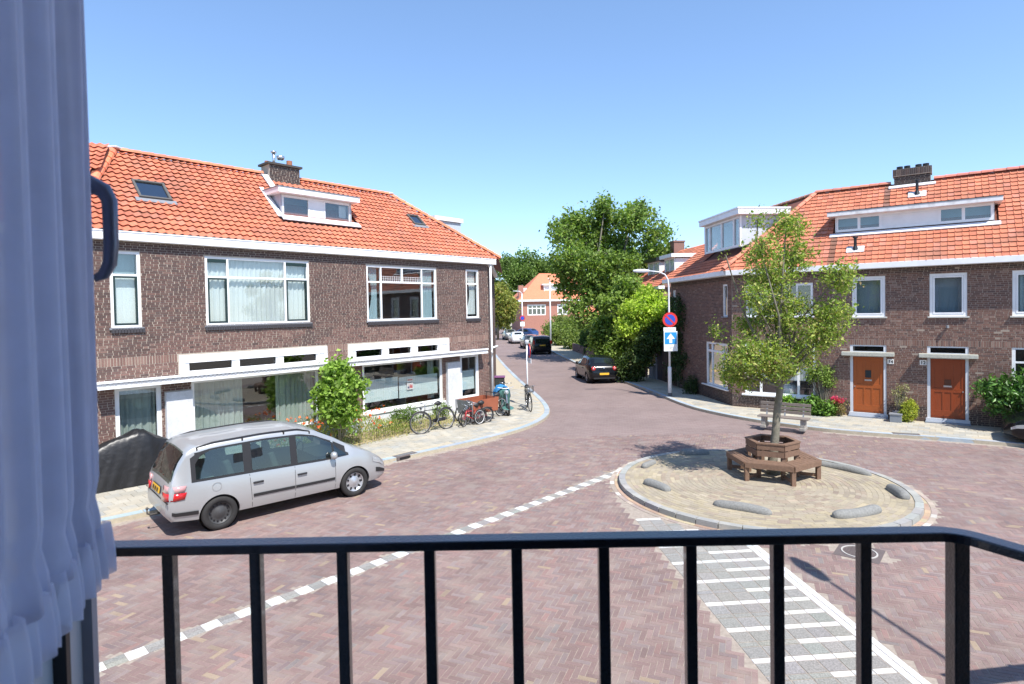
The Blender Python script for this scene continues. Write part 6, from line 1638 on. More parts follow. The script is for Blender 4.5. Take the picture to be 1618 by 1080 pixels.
    for sy in (-1, 1):
        if hollow:
            gl = sorted(S['side_glass'], key=lambda g_: g_[0]); b0_, b1_, lo_, hi_ = S['band'][0]; eds = [b0_] + [v for g_ in gl for v in g_[:2]] + [b1_]
            for i in range(0, len(eds), 2): MB().add(*patch(side, eds[i], eds[i + 1], .0, hi_, .005, sy, 4, 6)).build('window_pillar', trim, c, local=True, smooth=True)
            for g_ in gl:
                MB().add(*patch(side, g_[0], g_[1], 0, .085, .005, sy, 8, 1)).build('window_trim', trim, c, local=True, smooth=True)
                MB().add(*patch(side, g_[0], g_[1], lambda x, h_=g_[3]: (h_(x) if callable(h_) else h_) - .015, lambda x: max(.90, hi_(x) if callable(hi_) else hi_), .005, sy, 10, 4)).build('window_trim', trim, c, local=True, smooth=True)
        for (x0, x1, lo, hi) in ([] if hollow else S['band']):
            MB().add(*patch(side, x0, x1, lo, hi, .004, sy)).build('window_surround', trim, c, local=True, smooth=True)
        for (x0, x1, lo, hi) in S['side_glass']:
            MB().add(*patch(side, x0, x1, lo, hi, .009, sy)).build('side_window', cabglass if hollow else carglass, c, local=True, smooth=True)
        if S.get('strip'):
            for (x0, x1, f0, f1) in S['strip']: MB().add(*patch(lowside, x0, x1, f0, f1, .016, sy, 8, 1)).build('rub_strip', trim, c, local=True)
        for (x0, f) in S.get('handles', []):
            p = Vector(lowside(x0, f, .02, sy)); MB().obox(p, (.10, 0, 0), (0, .018, 0), (0, 0, .018)).build('door_handle', trim, c, local=True, bevel=.008)
        for x0 in S.get('seams', []):
            V, F = [], []
            for i in range(9):
                f = .08 + i / 8 * .9; x = x0 + (.05 * (1 - f) if x0 < xr + .9 else 0)
                p = lowside(x, f, .003, sy); V += [(p[0] - .004, p[1], p[2]), (p[0] + .004, p[1], p[2])]
            F = [(2 * i, 2 * i + 1, 2 * i + 3, 2 * i + 2) for i in range(8)]
            MB().add(V, F).build('door_seam', mat('seam_dark', (.03, .03, .03), .9), c, local=True)
        if S.get('mirror'):
            mx_, mz_ = S['mirror']; p = Vector(side(mx_, .12, .12, sy)); b_ = MB(); b_.lathe([(0, -.07), (.07, -.05), (.09, 0), (.075, .05), (0, .065)], p, (1, 0, 0), n=12); b_.bar(Vector(side(mx_ + .02, .02, 0, sy)), p, .04, .03); b_.build('wing_mirror', S['paint'], c, local=True, smooth=True)
        if S.get('rails'):
            pts = [Vector(side(x, 1, -.02, sy)) + Vector((0, 0, .035 + S['rails'][2] * (0 if i in (0, 8) else 1))) for i, x in enumerate(np.linspace(S['rails'][0], S['rails'][1], 9))]
            b_ = MB(); b_.tube(pts, .014, 8)
            for i in (0, 3, 6, 8): b_.bar(pts[i] - Vector((0, 0, .075)), pts[i], .03, .05)
            b_.build('roof_rail', trim, c, local=True)
    # windscreen and rear window on the upper surface
    def topP(x, f, off, _=1):
        s_ = sec(x); R0 = 6 + NB; wr = s_[R0][0] - .03; y = f * wr; z = interp(abs(y), [(0, s_[R0 + 3][1]), (s_[R0 + 2][0], s_[R0 + 2][1]), (s_[R0 + 1][0], s_[R0 + 1][1]), (s_[R0][0] + .001, s_[R0][1])])
        return (x - off * S.get('sgn', 1) * (1 if x < L / 2 else -1) * .6, y, z + off)
    for nm, x0, x1, f in S['screens']:
        MB().add(*patch(topP, x0, x1, -f, f, .008, 1, 12, 10)).build(nm, cabglass if hollow else carglass, c, local=True, smooth=True)
    # wheels
    for ax, cap in ((xr, S['caps'][0]), (xf, S['caps'][1])):
        for sy in (-1, 1):
            yw = sy * (W - .125)
            w = MB().lathe([(r * .62, -.10), (r * .80, -.115), (r * .95, -.105), (r, -.075), (r, .075), (r * .95, .105), (r * .80, .115), (r * .66, .10), (r * .62, .06)], (ax, yw, r), (0, sy, 0), n=36).build('wheel', rubber, c, local=True, smooth=True)
            rm = mat('dark_rim', (.05, .05, .052), .5, .15, 30) if cap == 'steel' else mat('silver_rim', (.50, .51, .53), .35, .06, 30, metal=.6)
            MB().lathe([(r * .66, .08), (r * .63, .095), (r * .60, .05), (r * .50, .035), (r * .30, .055), (r * .2, .075), (0, .08)], (ax, yw, r), (0, sy, 0), n=36).build('rim', rm, w, local=True, smooth=True)
            hl = MB(); nh = 14 if cap == 'steel' else 9
            for i in range(nh):
                th = 2 * PI * i / nh; rr = r * .50
                p = Vector((ax + rr * math.cos(th), yw + sy * .052, r + rr * math.sin(th)))
                if cap == 'steel': hl.lathe([(0, .004), (.017, .004), (.017, -.02)], p, (0, sy, 0), n=8)
                else: hl.obox(p, Vector((math.cos(th), 0, math.sin(th))) * .032, (0, .006, 0), Vector((-math.sin(th), 0, math.cos(th))) * .018)
            hl.build('rim_hole', blackm, w, local=True)['kind'] = 'stuff'
    # dark wheel housings
    for ax in (xr, xf):
        for sy in (-1, 1): MB().lathe([(0, 0), (r * 1.12, 0), (r * 1.12, .20)], (ax, sy * (W - .30), r), (0, sy, 0), n=24).build('wheel_housing', blackm, c, local=True)
    for (nm, pts, thick, nrm, m) in S.get('plates', []): MB().poly(pts, thick, nrm).build(nm, m, c, local=True, bevel=.003)
    for nm, x0, x1, f0, f1, m in S.get('lamps', []):
        for sy in (-1, 1): MB().add(*patch(lowside, x0, x1, f0, f1, .012, sy, 8, 4)).build(nm, m, c, local=True, smooth=True)
    return c
lampred = mat('tail_lamp_red', (.50, .012, .012), .15, coat=.8); lampclear = mat('lamp_clear', (.55, .30, .30), .12, coat=.8)
plate = mat('yellow_plate', (.75, .42, .03), .5); headl = mat('headlamp', (.55, .58, .60), .08, metal=.5)
headl = mat('headlamp', (.55, .58, .60), .08, metal=.5)
silver = mat('silver_paint', (.44, .45, .455), .34, .03, 60, coat=.5, metal=.45)
mpv = dict(L=4.64, W=1.81, wb=2.84, xr=.90, r=.325, tumble=.85, hollow=True, paint=silver,
    top=[(0, .62), (.03, .95), (.10, 1.08), (.22, 1.38), (.36, 1.60), (.50, 1.665), (.9, 1.70), (1.8, 1.725), (2.5, 1.70), (2.85, 1.63), (3.3, 1.40), (3.75, 1.12), (3.95, 1.04), (4.2, .93), (4.42, .78), (4.55, .66), (4.64, .52)],
    belt=[(0, .60), (.08, .98), (.4, 1.01), (1.5, .985), (3, .945), (3.7, .97), (4.0, .92), (4.4, .74), (4.64, .50)],
    low=[(0, .42), (.1, .30), (.5, .25), (4.0, .22), (4.4, .22), (4.55, .26), (4.64, .32)],
    plan=[(0, .82), (.008, .90), (.025, .955), (.07, .985), (.2, 1), (.80, 1), (.88, .98), (.94, .93), (.98, .84), (1, .70)],
    band=[(.42, 3.60, .02, lambda x: interp(x, [(.42, .80), (.7, .93), (2.6, .93), (3.0, .90), (3.35, .80), (3.60, .25)]))],
    side_glass=[(.50, 1.36, lambda x: .07, lambda x: interp(x, [(.5, .55), (.6, .80), (.8, .88), (2, .88)])), (1.52, 2.30, .07, .88), (2.44, 3.22, .07, lambda x: interp(x, [(2.4, .88), (2.9, .86), (3.22, .80)])), (3.27, 3.54, .07, lambda x: interp(x, [(3.27, .74), (3.54, .24)]))],
    strip=[(1.52, 2.36, .36, .44), (2.38, 3.25, .36, .44), (.08, .52, .20, .30), (4.28, 4.58, .42, .60)], handles=[(1.62, .74), (2.52, .74)], seams=[1.46, 2.375, 3.27],
    mirror=(3.2, 1.05), rails=(.55, 2.75, .03), screens=[('rear_window', .075, .345, .90), ('windscreen', 2.92, 3.74, .92)], lamps=[('headlamp', 4.20, 4.50, .80, 1.0, headl)], caps=('steel', 'cap'))
a_ = np.array([.736, .677]); nr_ = np.array([.677, -.736])
ctr = np.array([-5.75, 11.34]) - nr_ * .80 - a_ * .90
mp = make_car('parked_car', (*ctr, 0), math.atan2(a_[1], a_[0]), 'silver estate people carrier with roof rails and one black steel wheel, parked at left', 'car', mpv)
def rearpoly(y0, y1, z0, z1, x0, x1): return [(x0, y0, z0), (x0, y1, z0), (x1, y1, z1), (x1, y0, z1)]
MB().poly(rearpoly(-.27, .27, .78, .89, .0, .022), .012, (-1, 0, .2)).build('number_plate', plate, mp, local=True)
mb = MB(); mb.poly(rearpoly(-.29, .29, .765, .905, .006, .03), .008, (-1, 0, .2)); mb.build('plate_holder', blackp, mp, local=True)
mb = MB()
for i, w_ in enumerate((.05, .05, 0, .05, .05, 0, .05, .05)):
    if w_: mb.poly(rearpoly(-.2 + i * .052, -.2 + i * .052 + .036, .80, .87, -.0145, .0), .002, (-1, 0, .2))
mb.build('plate_lettering', blackp, mp, local=True)['kind'] = 'stuff'
for sy in (-1, 1):
    def tl(y, z): return (.045 + .10 * max(0, (y - .72) / .15) ** 1.5 + (z - .80) * .12, y, z)
    for (z0, z1, m) in ((.72, .86, lampred), (.862, .985, lampclear)):
        V = []; F = []
        ysx = [.50, .58, .66, .72, .77, .81, .85]
        for i, y in enumerate(ysx):
            for z in (z0, z1): 
                x = [-.006, -.004, .0, .012, .035, .075, .135][i] + (z - .72) * .18
                V.append((x, sy * (y + .012), z))
        V += [(.26 + .03, sy * .895, z0 + .02), (.30 + .03, sy * .888, z1)]
        for i in range(len(V) // 2 - 1): F.append((2 * i, 2 * i + 2, 2 * i + 3, 2 * i + 1))
        o = MB().add(V, F).build('tail_lamp', m, mp, local=True, smooth=True); s_ = o.modifiers.new('s', 'SOLIDIFY'); s_.thickness = .025; s_.offset = 0
mb = MB(); mb.tube([(.15, 0, .33), (-.10, 0, .33), (-.15, 0, .36), (-.155, 0, .43)], .018, 8); mb.lathe([(0, -.028), (.02, -.02), (.028, 0), (.02, .02), (0, .028)], (-.155, 0, .46), n=10); mb.build('tow_bar', mat('tow_metal', (.08, .075, .07), .5), mp, local=True, smooth=True)
mb = MB(); mb.obox((.012, 0, .70), (.012, 0, 0), (0, .86, 0), (0, 0, .006)); mb.build('bumper_seam', blackp, mp, local=True)
mb = MB(); mb.bar((.12, .15, 1.12), (.29, .55, 1.44), .012, .012); mb.build('rear_wiper', blackp, mp, local=True)
mb = MB(); mb.lathe([(.085, 0), (.085, .004), (.078, .004)], (.85, -.905, .86), (0, -1, 0), n=20); mb.build('fuel_flap', silver, mp, local=True)
# cabin seen through the glass
cabm = mat('cabin_plastic', (.05, .052, .055), .8, .1, 9); seatm = mat('seat_cloth', (.10, .12, .125), .9, .15, 30)
mb = MB(); mb.box(.35, 3.9, -.80, .80, .60, .66); mb.box(3.1, 3.9, -.75, .75, .66, .93); mb.build('cabin_floor', cabm, mp, local=True)
mb = MB(); mb.tube([(3.0 + .05 * math.sin(t), .38 + .18 * math.cos(t), 1.0 + .17 * math.sin(t)) for t in np.linspace(0, 2 * PI, 17)], .014, 6); mb.build('steering_wheel', blackp, mp, local=True)
for x, y in ((2.15, -.4), (2.15, .4), (1.25, -.5), (1.25, 0), (1.25, .5)):
    mb = MB(); mb.obox((x + .22, y, .74), (.22, 0, 0), (0, .21, 0), (0, 0, .07)); mb.bar((x, y, .75), (x - .16, y, 1.27), .42, .12, up=(1, 0, 0)); mb.bar((x - .17, y, 1.30), (x - .20, y, 1.47), .24, .09, up=(1, 0, 0)); mb.build('seat', seatm, mp, local=True, bevel=.03)
mb = MB(); mb.box(.42, .95, -.7, .7, .66, .95); mb.build('luggage_cover', mat('luggage_sheet', (.30, .36, .32), .9), mp, local=True, bevel=.03)
for x, y in ():
    mb = MB(); mb.lathe([(0, -.30), (.20, -.28), (.22, .1), (.16, .30), (0, .33)], (x, y, 1.08), (-.15, 0, 1), n=14); mb.lathe([(0, -.1), (.11, -.08), (.12, .02), (0, .10)], (x - .08, y, 1.50), (-.1, 0, 1), n=12)

bk = mat('black_paint', (.006, .007, .009), .22, .02, 2, coat=.35, spec=.3)
hatch = dict(L=4.06, W=1.72, wb=2.51, xr=.72, r=.30, tumble=.76, paint=bk, dark=True,
    top=[(0, .62), (.03, .86), (.12, .98), (.30, 1.14), (.55, 1.33), (.8, 1.41), (1.5, 1.455), (2.2, 1.42), (2.6, 1.28), (3.05, 1.03), (3.3, .93), (3.7, .80), (3.95, .66), (4.06, .50)],
    belt=[(0, .60), (.10, .94), (.5, .98), (1.5, .95), (2.8, .90), (3.3, .84), (3.8, .70), (4.06, .48)], low=[(0, .40), (.1, .26), (.5, .2), (3.6, .2), (4.06, .30)],
    plan=[(0, .72), (.015, .84), (.05, .93), (.12, .985), (.2, 1), (.75, .99), (.88, .95), (.95, .86), (1, .62)],
    band=[(.75, 2.95, .02, lambda x: interp(x, [(.75, .3), (1.1, .85), (2.3, .88), (2.95, .2)]))], side_glass=[(.95, 1.45, .08, lambda x: interp(x, [(.95, .4), (1.2, .8), (1.45, .84)])), (1.52, 2.75, .08, lambda x: interp(x, [(1.5, .84), (2.3, .82), (2.75, .3)]))],
    handles=[(1.5, .78)], seams=[1.48, 2.75], mirror=(2.65, .95), screens=[('rear_window', .27, .58, .70), ('windscreen', 2.30, 3.0, .9)], caps=('cap', 'cap'))
bh = make_car('parked_car', (5.0, 32.1, 0), math.radians(96.5), 'small black hatchback with round tail lamps parked on the right of the street', 'car', hatch)
MB().poly(rearpoly(-.26, .26, .50, .61, -.012, -.005), .01, (-1, 0, 0)).build('number_plate', plate, bh, local=True)
for sy in (-1, 1):
    mb = MB(); mb.lathe([(0, .03), (.10, .02), (.125, -.03), (.12, -.10)], (.035, sy * .60, .84), (-1, sy * .25, .1), n=20); mb.build('tail_lamp', lampred, bh, local=True, smooth=True)
    mb = MB(); mb.lathe([(0, .036), (.05, .032), (.055, .02)], (.035, sy * .60, .84), (-1, sy * .25, .1), n=16); mb.build('lamp_centre', lampclear, bh, local=True, smooth=True)
mb = MB(); mb.lathe([(0, .012), (.045, .008), (.05, -.02)], (.04, 0, .88), (-1, 0, .2), n=14); mb.build('badge', steel, bh, local=True)
mb = MB(); mb.box(-.01, .02, -.6, .6, .28, .36); mb.build('bumper_insert', blackp, bh, local=True)
suv = dict(hatch, L=4.5, W=1.85, wb=2.68, xr=.85, r=.36, tumble=.84,
    top=[(0, .75), (.03, 1.02), (.10, 1.12), (.22, 1.42), (.38, 1.62), (.7, 1.67), (1.8, 1.70), (2.5, 1.66), (2.85, 1.50), (3.3, 1.16), (3.5, 1.08), (4.0, .98), (4.3, .85), (4.5, .62)],
    belt=[(0, .72), (.08, 1.05), (1.5, 1.05), (3.2, 1.0), (3.6, .98), (4.1, .86), (4.5, .6)],
    band=[(.5, 3.2, .02, lambda x: interp(x, [(.5, .6), (.8, .9), (2.6, .9), (3.2, .2)]))], side_glass=[(.6, 1.4, .08, .85), (1.5, 2.2, .08, .85), (2.3, 3.0, .08, lambda x: interp(x, [(2.3, .85), (2.6, .82), (3.0, .35)]))],
    screens=[('rear_window', .10, .34, .86), ('windscreen', 2.6, 3.3, .9)], mirror=(2.95, 1.05))
sv = make_car('parked_car', (2.75, 53.6, 0), math.radians(96), 'black van like car parked beyond the hatchback, its rear facing us', 'car', suv)
MB().poly(rearpoly(-.26, .26, .80, .91, .0, .01), .012, (-1, 0, 0)).build('number_plate', plate, sv, local=True)
for sy in (-1, 1): mb = MB(); mb.box(.01, .12, sy * .80 - .08, sy * .80 + .08, .95, 1.30); mb.build('tail_lamp', lampred, sv, local=True)
grey = paint('grey_paint', (.20, .21, .22), .4, .3); whitec = paint('white_car_paint', (.68, .70, .70), 0, .3); dgrey = paint('dark_grey_paint', (.05, .052, .055), .2, .3); bluec = paint('blue_red_paint', (.02, .05, .16), 0, .3)
for (x, y, rz_, pn, lab) in ((2.05, 61.5, 96, dgrey, 'dark grey parked car directly ahead of the black van'), (.75, 71, 97, whitec, 'white parked car in the row up the street'), (-.1, 80, 98, grey, 'grey parked car in front of the white one'), (3.4, 84, 140, bluec, 'dark blue car turned across the far bend'), (-3.2, 101, 270, bk, 'black car facing us at the far end of the street')):
    S = dict(hatch if y < 90 else suv, paint=pn); make_car('parked_car', (x, y, 0), math.radians(rz_), lab, 'car', S)
# dark car at the right edge, only its nose in view
d_ = RF.d; nose = np.array([14.42, 17.29]); heading = math.atan2(-d_[1], -d_[0]); bx_ = nose - np.array([math.cos(heading), math.sin(heading)]) * 4.06
rc = make_car('parked_car', (*bx_, 0), heading, 'dark car whose front end enters the picture at the right edge', 'car', dict(hatch, paint=paint('black_paint', (.012, .013, .016)), lamps=[('headlamp', 3.62, 3.92, .66, .86, headl)]))

# ================================================================== BICYCLES
def bike(name, loc, rz, lean, label, S, group=None):
    b = thing(name, loc, label, 'bicycle', group, rz); b.rotation_euler = (lean, 0, rz)
    R_ = S.get('R', .35); wb = S.get('wb', 1.08); fr_ = S['mat']; sc = S.get('sc', 1.0)
    h = R_ * 1.0
    for i, x in enumerate((0, wb)):
        st = S.get('steer', 0) if i else 0
        c_, s_ = math.cos(st), math.sin(st)
        w = MB(); w.tube([(x + c_ * R_ * math.cos(t), s_ * R_ * math.cos(t), h + R_ * math.sin(t)) for t in np.linspace(0, 2 * PI, 33)], .021, 6, cap=False); wo = w.build('wheel', S.get('tyre', rubber), b, local=True, smooth=True, recalc=False)
        w = MB(); q = R_ - .025; w.tube([(x + c_ * q * math.cos(t), s_ * q * math.cos(t), h + q * math.sin(t)) for t in np.linspace(0, 2 * PI, 33)], .010, 5, cap=False); w.build('rim', mat('bike_rim', (.2, .2, .21), .4), wo, local=True, recalc=False)
        w = MB()
        for k in range(18): t = 2 * PI * k / 18; w.tube([(x, 0, h), (x + c_ * q * math.cos(t), s_ * q * math.cos(t), h + q * math.sin(t))], .0016, 3, cap=False)
        w.tube([(x, -.05, h), (x, .05, h)], .02, 8); w.build('spokes', mat('dull_steel', (.22, .22, .23), .5, metal=.5), wo, local=True)['kind'] = 'stuff'
        w = MB(); q = R_ + .03; w.tube([(x + c_ * q * math.cos(t), s_ * q * math.cos(t), h + q * math.sin(t)) for t in np.linspace(.25 * PI if i else -.1, 1.15 * PI, 15)], .016, 5); w.build('mudguard', S.get('guard', blackp), b, local=True)
    bbx, bbz = wb * .42, h * .85; sx, sz = wb * .30, h + .40 * sc; hx_, hz_ = wb - .22 * sc, h + .38 * sc; hbx, hbz = wb - .16 * sc, h + .20 * sc
    f = MB(); f.tube([(bbx, 0, bbz), (sx, 0, sz)], .016, 8)
    if S.get('step'): f.tube([(bbx, 0, bbz), (bbx + .2, 0, bbz + .03), (hbx, 0, hbz)], .02, 8)
    else: f.tube([(sx + .01, 0, sz - .03), (hx_, 0, hz_)], .015, 8); f.tube([(bbx, 0, bbz), (hbx, 0, hbz)], .017, 8)
    f.tube([(hx_ - .01, 0, hz_ + .03), (hbx + .01, 0, hbz - .03)], .02, 8)
    for y in (-.05, .05): f.tube([(bbx, y * .5, bbz), (0, y, h)], .010, 6); f.tube([(sx, y * .4, sz - .05), (0, y, h)], .009, 6)
    f.build('frame', fr_, b, local=True, smooth=True)
    f = MB(); [f.tube([(hbx + .01, 0, hbz), (hbx + .03, y, h + R_ + .04), (wb, y, h)], .011, 6) for y in (-.05, .05)]; f.build('fork', fr_, b, local=True)
    f = MB(); f.tube([(sx, 0, sz), (sx - .03, 0, sz + .14)], .012, 6); f.lathe([(0, -.13), (.05, -.12), (.09, -.03), (.06, .06), (.02, .14), (0, .15)], (sx - .03, 0, sz + .16), (1, 0, .06), n=10)
    for v_i in range(len(f.v)): pass
    f.build('saddle', S.get('sad', blackp), b, local=True, smooth=True)
    f = MB(); tz = hz_ + .20; f.tube([(hx_ - .01, 0, hz_), (hx_ - .03, 0, tz)], .012, 6)
    for s_ in (-1, 1): f.tube([(hx_ - .03, 0, tz), (hx_ + .03, s_ * .12, tz + .04), (hx_ - .02, s_ * .26, tz + .06), (hx_ - .16, s_ * .28, tz + .03)], [.012, .011, .011, .016], 7)
    f.build('handlebar', steel, b, local=True, smooth=True)
    f = MB(); [f.tube([(sx, y, sz - .05), (-.22, y, sz - .05)], .007, 5) for y in (-.06, .06)]; [f.tube([(-.18, y, sz - .05), (0, y, h)], .006, 5) for y in (-.07, .07)]; f.box(-.24, sx - .05, -.015, .015, sz - .055, sz - .045)
    f.build('rack', blackm, b, local=True)
    f = MB(); f.lathe([(.085, -.004), (.085, .004), (.06, .004), (.06, -.004)], (bbx, -.06, bbz), (0, 1, 0), n=20, closed=True); f.bar((bbx, -.08, bbz), (bbx + .10, -.08, bbz - .13), .012, .022); f.bar((bbx, .08, bbz), (bbx - .10, .08, bbz + .13), .012, .022); f.box(bbx + .06, bbx + .14, -.18, -.09, bbz - .145, bbz - .125); f.box(bbx - .14, bbx - .06, .09, .18, bbz + .125, bbz + .145); f.build('crank', steel, b, local=True)
    if S.get('case'): f = MB(); f.box(-.02, bbx + .06, -.075, -.045, h - .06, h + .06); f.build('chain_case', blackp, b, local=True, bevel=.02)
    if S.get('basket'):
        f = MB(); bx0, bz0 = hx_ + .04, tz - .16
        for z in np.linspace(bz0, bz0 + .24, 6): f.tube([(bx0, -.16, z), (bx0 + .24, -.16, z), (bx0 + .24, .16, z), (bx0, .16, z), (bx0, -.16, z)], .006, 4)
        for p in ((bx0, -.16), (bx0 + .24, -.16), (bx0 + .24, .16), (bx0, .16), (bx0 + .12, -.16), (bx0 + .12, .16), (bx0 + .24, 0)): f.tube([(*p, bz0), (*p, bz0 + .24)], .006, 4)
        f.box(bx0, bx0 + .24, -.16, .16, bz0 - .005, bz0); f.build('basket', blackm, b, local=True)['kind'] = 'stuff'
    f = MB(); f.lathe([(.05, 0), (.04, -.05), (0, -.06)], (wb - .05, 0, h + R_ + .12), (1, 0, 0), n=12); f.build('lamp', steel, b, local=True)
    return b
bkm = mat('bike_black', (.015, .015, .017), .3); rdm = mat('bike_red', (.40, .03, .035), .35)
def gp(px, py, z=.1):   # ground point of a picture position
    q = np.array([px - 809, 0]); r_ = np.array([(px - 809), FPX]); t = (CAM_H - z) / (py - (489 - .018 * (px - 809))); return np.array([(px - 809) * t, FPX * t])
def bike2(name, w0, w1, lean, lab, S):   # from rear wheel contact to front wheel contact
    w0, w1 = np.array(w0), np.array(w1); return bike(name, (*w0, .1), math.atan2(*(w1 - w0)[::-1]), lean, lab, S, None)
b0 = gp(712, 678); b1 = gp(671, 686)
dv = (b1 - b0) / np.linalg.norm(b1 - b0)
bike2('bicycle', (-2.30, 20.15), (-3.05, 19.35), .12, 'black city bicycle leaning by the white plinth left of the cargo trike', dict(mat=bkm, R=.355, wb=1.10, case=True, sad=blackp, steer=-.35, guard=blackp, tyre=mat('grey_tyre', (.035, .033, .032), .8)))
bike2('childs_bicycle', (-1.15, 20.98), (-1.78, 20.35), .08, "small red child's bicycle leaning against the black city bicycle", dict(mat=rdm, R=.24, wb=.82, sc=.72, sad=blackp, steer=.5))
bike2('childs_bicycle', (-1.0, 21.15), (-1.72, 20.72), -.06, "second child's bicycle standing beside the wooden cargo box", dict(mat=mat('bike_maroon', (.22, .03, .04), .4), R=.27, wb=.86, sc=.8, steer=.2))
bike2('bicycle', (.56, 24.35), (.66, 23.35), .03, 'dark bicycle with black front basket locked to the white sign pole', dict(mat=bkm, R=.34, wb=1.05, basket=True, case=True, steer=.1))
bike2('bicycle', (-.55, 25.6), (-.35, 24.6), -.08, 'pale handlebar bicycle behind the covered scooter at the house corner', dict(mat=mat('bike_cream', (.5, .48, .42), .4), R=.34, wb=1.05))
# cargo trike with wooden box
ct = thing('cargo_trike', (-.95, 21.9, .1), 'cargo tricycle with a large reddish brown wooden box in front of the downpipe', 'cargo bike', rz=math.atan2(-.745, -.667))
cw = mat('cargo_plywood', (.30, .095, .05), .45, .12, 3, .1, 30)
def pl_(name, pts, th, nrm, m): return MB().poly(pts, th, nrm).build(name, m, ct, local=True, bevel=.004)
L0, L1, Wd, z0, z1 = -.1, 1.15, .40, .36, .84
pl_('side_panel', [(L0, -Wd, z0), (L1, -Wd, z0), (L1 + .05, -Wd, z1), (L0 - .05, -Wd, z1)], .015, (0, -1, 0), cw)
pl_('side_panel', [(L0, Wd, z0), (L1, Wd, z0), (L1 + .05, Wd, z1), (L0 - .05, Wd, z1)], .015, (0, 1, 0), cw)
pl_('end_panel', [(L0, -Wd, z0), (L0, Wd, z0), (L0 - .05, Wd, z1), (L0 - .05, -Wd, z1)], .015, (-1, 0, 0), cw)
pl_('front_panel', [(L1, -Wd, z0), (L1, Wd, z0), (L1 + .05, Wd, z1), (L1 + .05, -Wd, z1)], .015, (1, 0, 0), mat('grey_panel', (.20, .21, .22), .5))
MB().box(L0, L1, -Wd, Wd, z0 - .02, z0).build('floor_panel', cw, ct, local=True); MB().box(.3, .34, -Wd + .01, Wd - .01, z0, .6).build('inner_bench', cw, ct, local=True)
for y in (-Wd - .02, Wd + .02): MB().bar((L1 + .07, y, z0), (L1 + .08, y, z1), .02, .04).build('corner_strip', steel, ct, local=True)
for (x, y, R_) in ((.95, -.50, .26), (.95, .50, .26), (-.72, 0, .34)):
    w = MB(); w.tube([(x + R_ * math.cos(t), y, R_ + R_ * math.sin(t)) for t in np.linspace(0, 2 * PI, 29)], .024, 7, cap=False); wo = w.build('wheel', rubber, ct, local=True, smooth=True, recalc=False)
    w = MB(); q = R_ - .03; w.tube([(x + q * math.cos(t), y, R_ + q * math.sin(t)) for t in np.linspace(0, 2 * PI, 29)], .012, 5, cap=False); w.build('rim', mat('white_rim', (.7, .7, .7), .4), wo, local=True, recalc=False)
    w = MB(); [w.tube([(x, y, R_), (x + q * math.cos(t), y, R_ + q * math.sin(t))], .003, 3, cap=False) for t in np.linspace(0, 2 * PI, 17)]; w.build('spokes', steel, wo, local=True)['kind'] = 'stuff'
mb = MB(); mb.tube([(L0, 0, .34), (-.3, 0, .36), (-.72, 0, .34)], .022, 8); mb.tube([(-.35, 0, .36), (-.5, 0, .80)], .018, 8); mb.tube([(-.5, 0, .6), (-.72, 0, .34)], .012, 6); mb.build('frame', bkm, ct, local=True)
mb = MB(); mb.lathe([(0, -.13), (.06, -.12), (.10, -.03), (.05, .08), (0, .15)], (-.5, 0, .84), (1, 0, .06), n=10); mb.build('saddle', blackp, ct, local=True, smooth=True)
mb = MB(); mb.tube([(L0 - .05, -.3, .98), (L0 - .05, .3, .98)], .014, 8); mb.tube([(L0 - .03, -.2, .98), (L0 - .03, -.2, .7)], .01, 6); mb.tube([(L0 - .03, .2, .98), (L0 - .03, .2, .7)], .01, 6); mb.build('push_bar', blackm, ct, local=True)
# covered scooter: blue seat cover and green panniers at the house corner
scm = mat('scooter_green', (.07, .17, .15), .4, .1, 9); blu = fabric('blue_cover', (.06, .24, .50), .1)
sc_ = thing('moped', (-.42, 23.2, .1), 'green moped partly under a blue cover at the corner of the left house', 'moped', rz=math.radians(-75))
mb = MB(); mb.lathe([(0, -.45), (.14, -.42), (.22, -.2), (.23, .1), (.15, .35), (0, .4)], (0, 0, .72), (1, 0, 0), n=14); mb.build('rear_body', scm, sc_, local=True, smooth=True)
mb = MB(); mb.poly([(.36, -.18, .30), (.36, .18, .30), (.52, .16, .95), (.52, -.16, .95)], .05, (1, 0, 0)); mb.build('leg_shield', scm, sc_, local=True, bevel=.02)
mb = MB(); mb.box(0.1, .5, -.16, .16, .26, .32); mb.build('footboard', blackp, sc_, local=True, bevel=.01)
for x in (-.3, .78):
    w = MB(); w.tube([(x + .20 * math.cos(t), 0, .24 + .20 * math.sin(t)) for t in np.linspace(0, 2 * PI, 25)], .045, 8, cap=False); wo = w.build('wheel', rubber, sc_, local=True, smooth=True, recalc=False)
    w = MB(); w.lathe([(0, -.03), (.15, -.03), (.15, .03), (0, .03)], (x, 0, .24), (0, 1, 0), n=18); w.build('rim', steel, wo, local=True)
mb = MB(); mb.lathe([(0, 0), (.20, .02), (.23, .0)], (.80, 0, .30), (.2, 0, 1), n=16); mb.build('front_mudguard', scm, sc_, local=True, smooth=True)
mb = MB(); mb.tube([(.78, 0, .24), (.55, 0, .98)], .025, 8); mb.tube([(.50, -.32, 1.06), (.56, -.1, 1.02), (.56, .1, 1.02), (.50, .32, 1.06)], .014, 7); mb.build('handlebar', steel, sc_, local=True)
mb = MB(); mb.lathe([(0, .06), (.07, .05), (.09, -.03)], (.64, 0, .88), (1, 0, .2), n=14); mb.build('headlamp', headl, sc_, local=True, smooth=True)
V, F = [], []; nx, ny = 18, 14
for j in range(ny + 1):
    for i in range(nx + 1):
        a = -PI * .62 + 1.24 * PI * j / ny; x = -.55 + .75 * i / nx; rr = .30 * (1 - .25 * (abs(x + .15) / .5) ** 2) + .018 * math.sin(i * 1.7 + j * 1.1) + .012 * math.sin(j * 2.9)
        V.append((x, rr * math.sin(a), .72 + rr * math.cos(a) * 1.15 - .02 * math.sin(i * .9)))
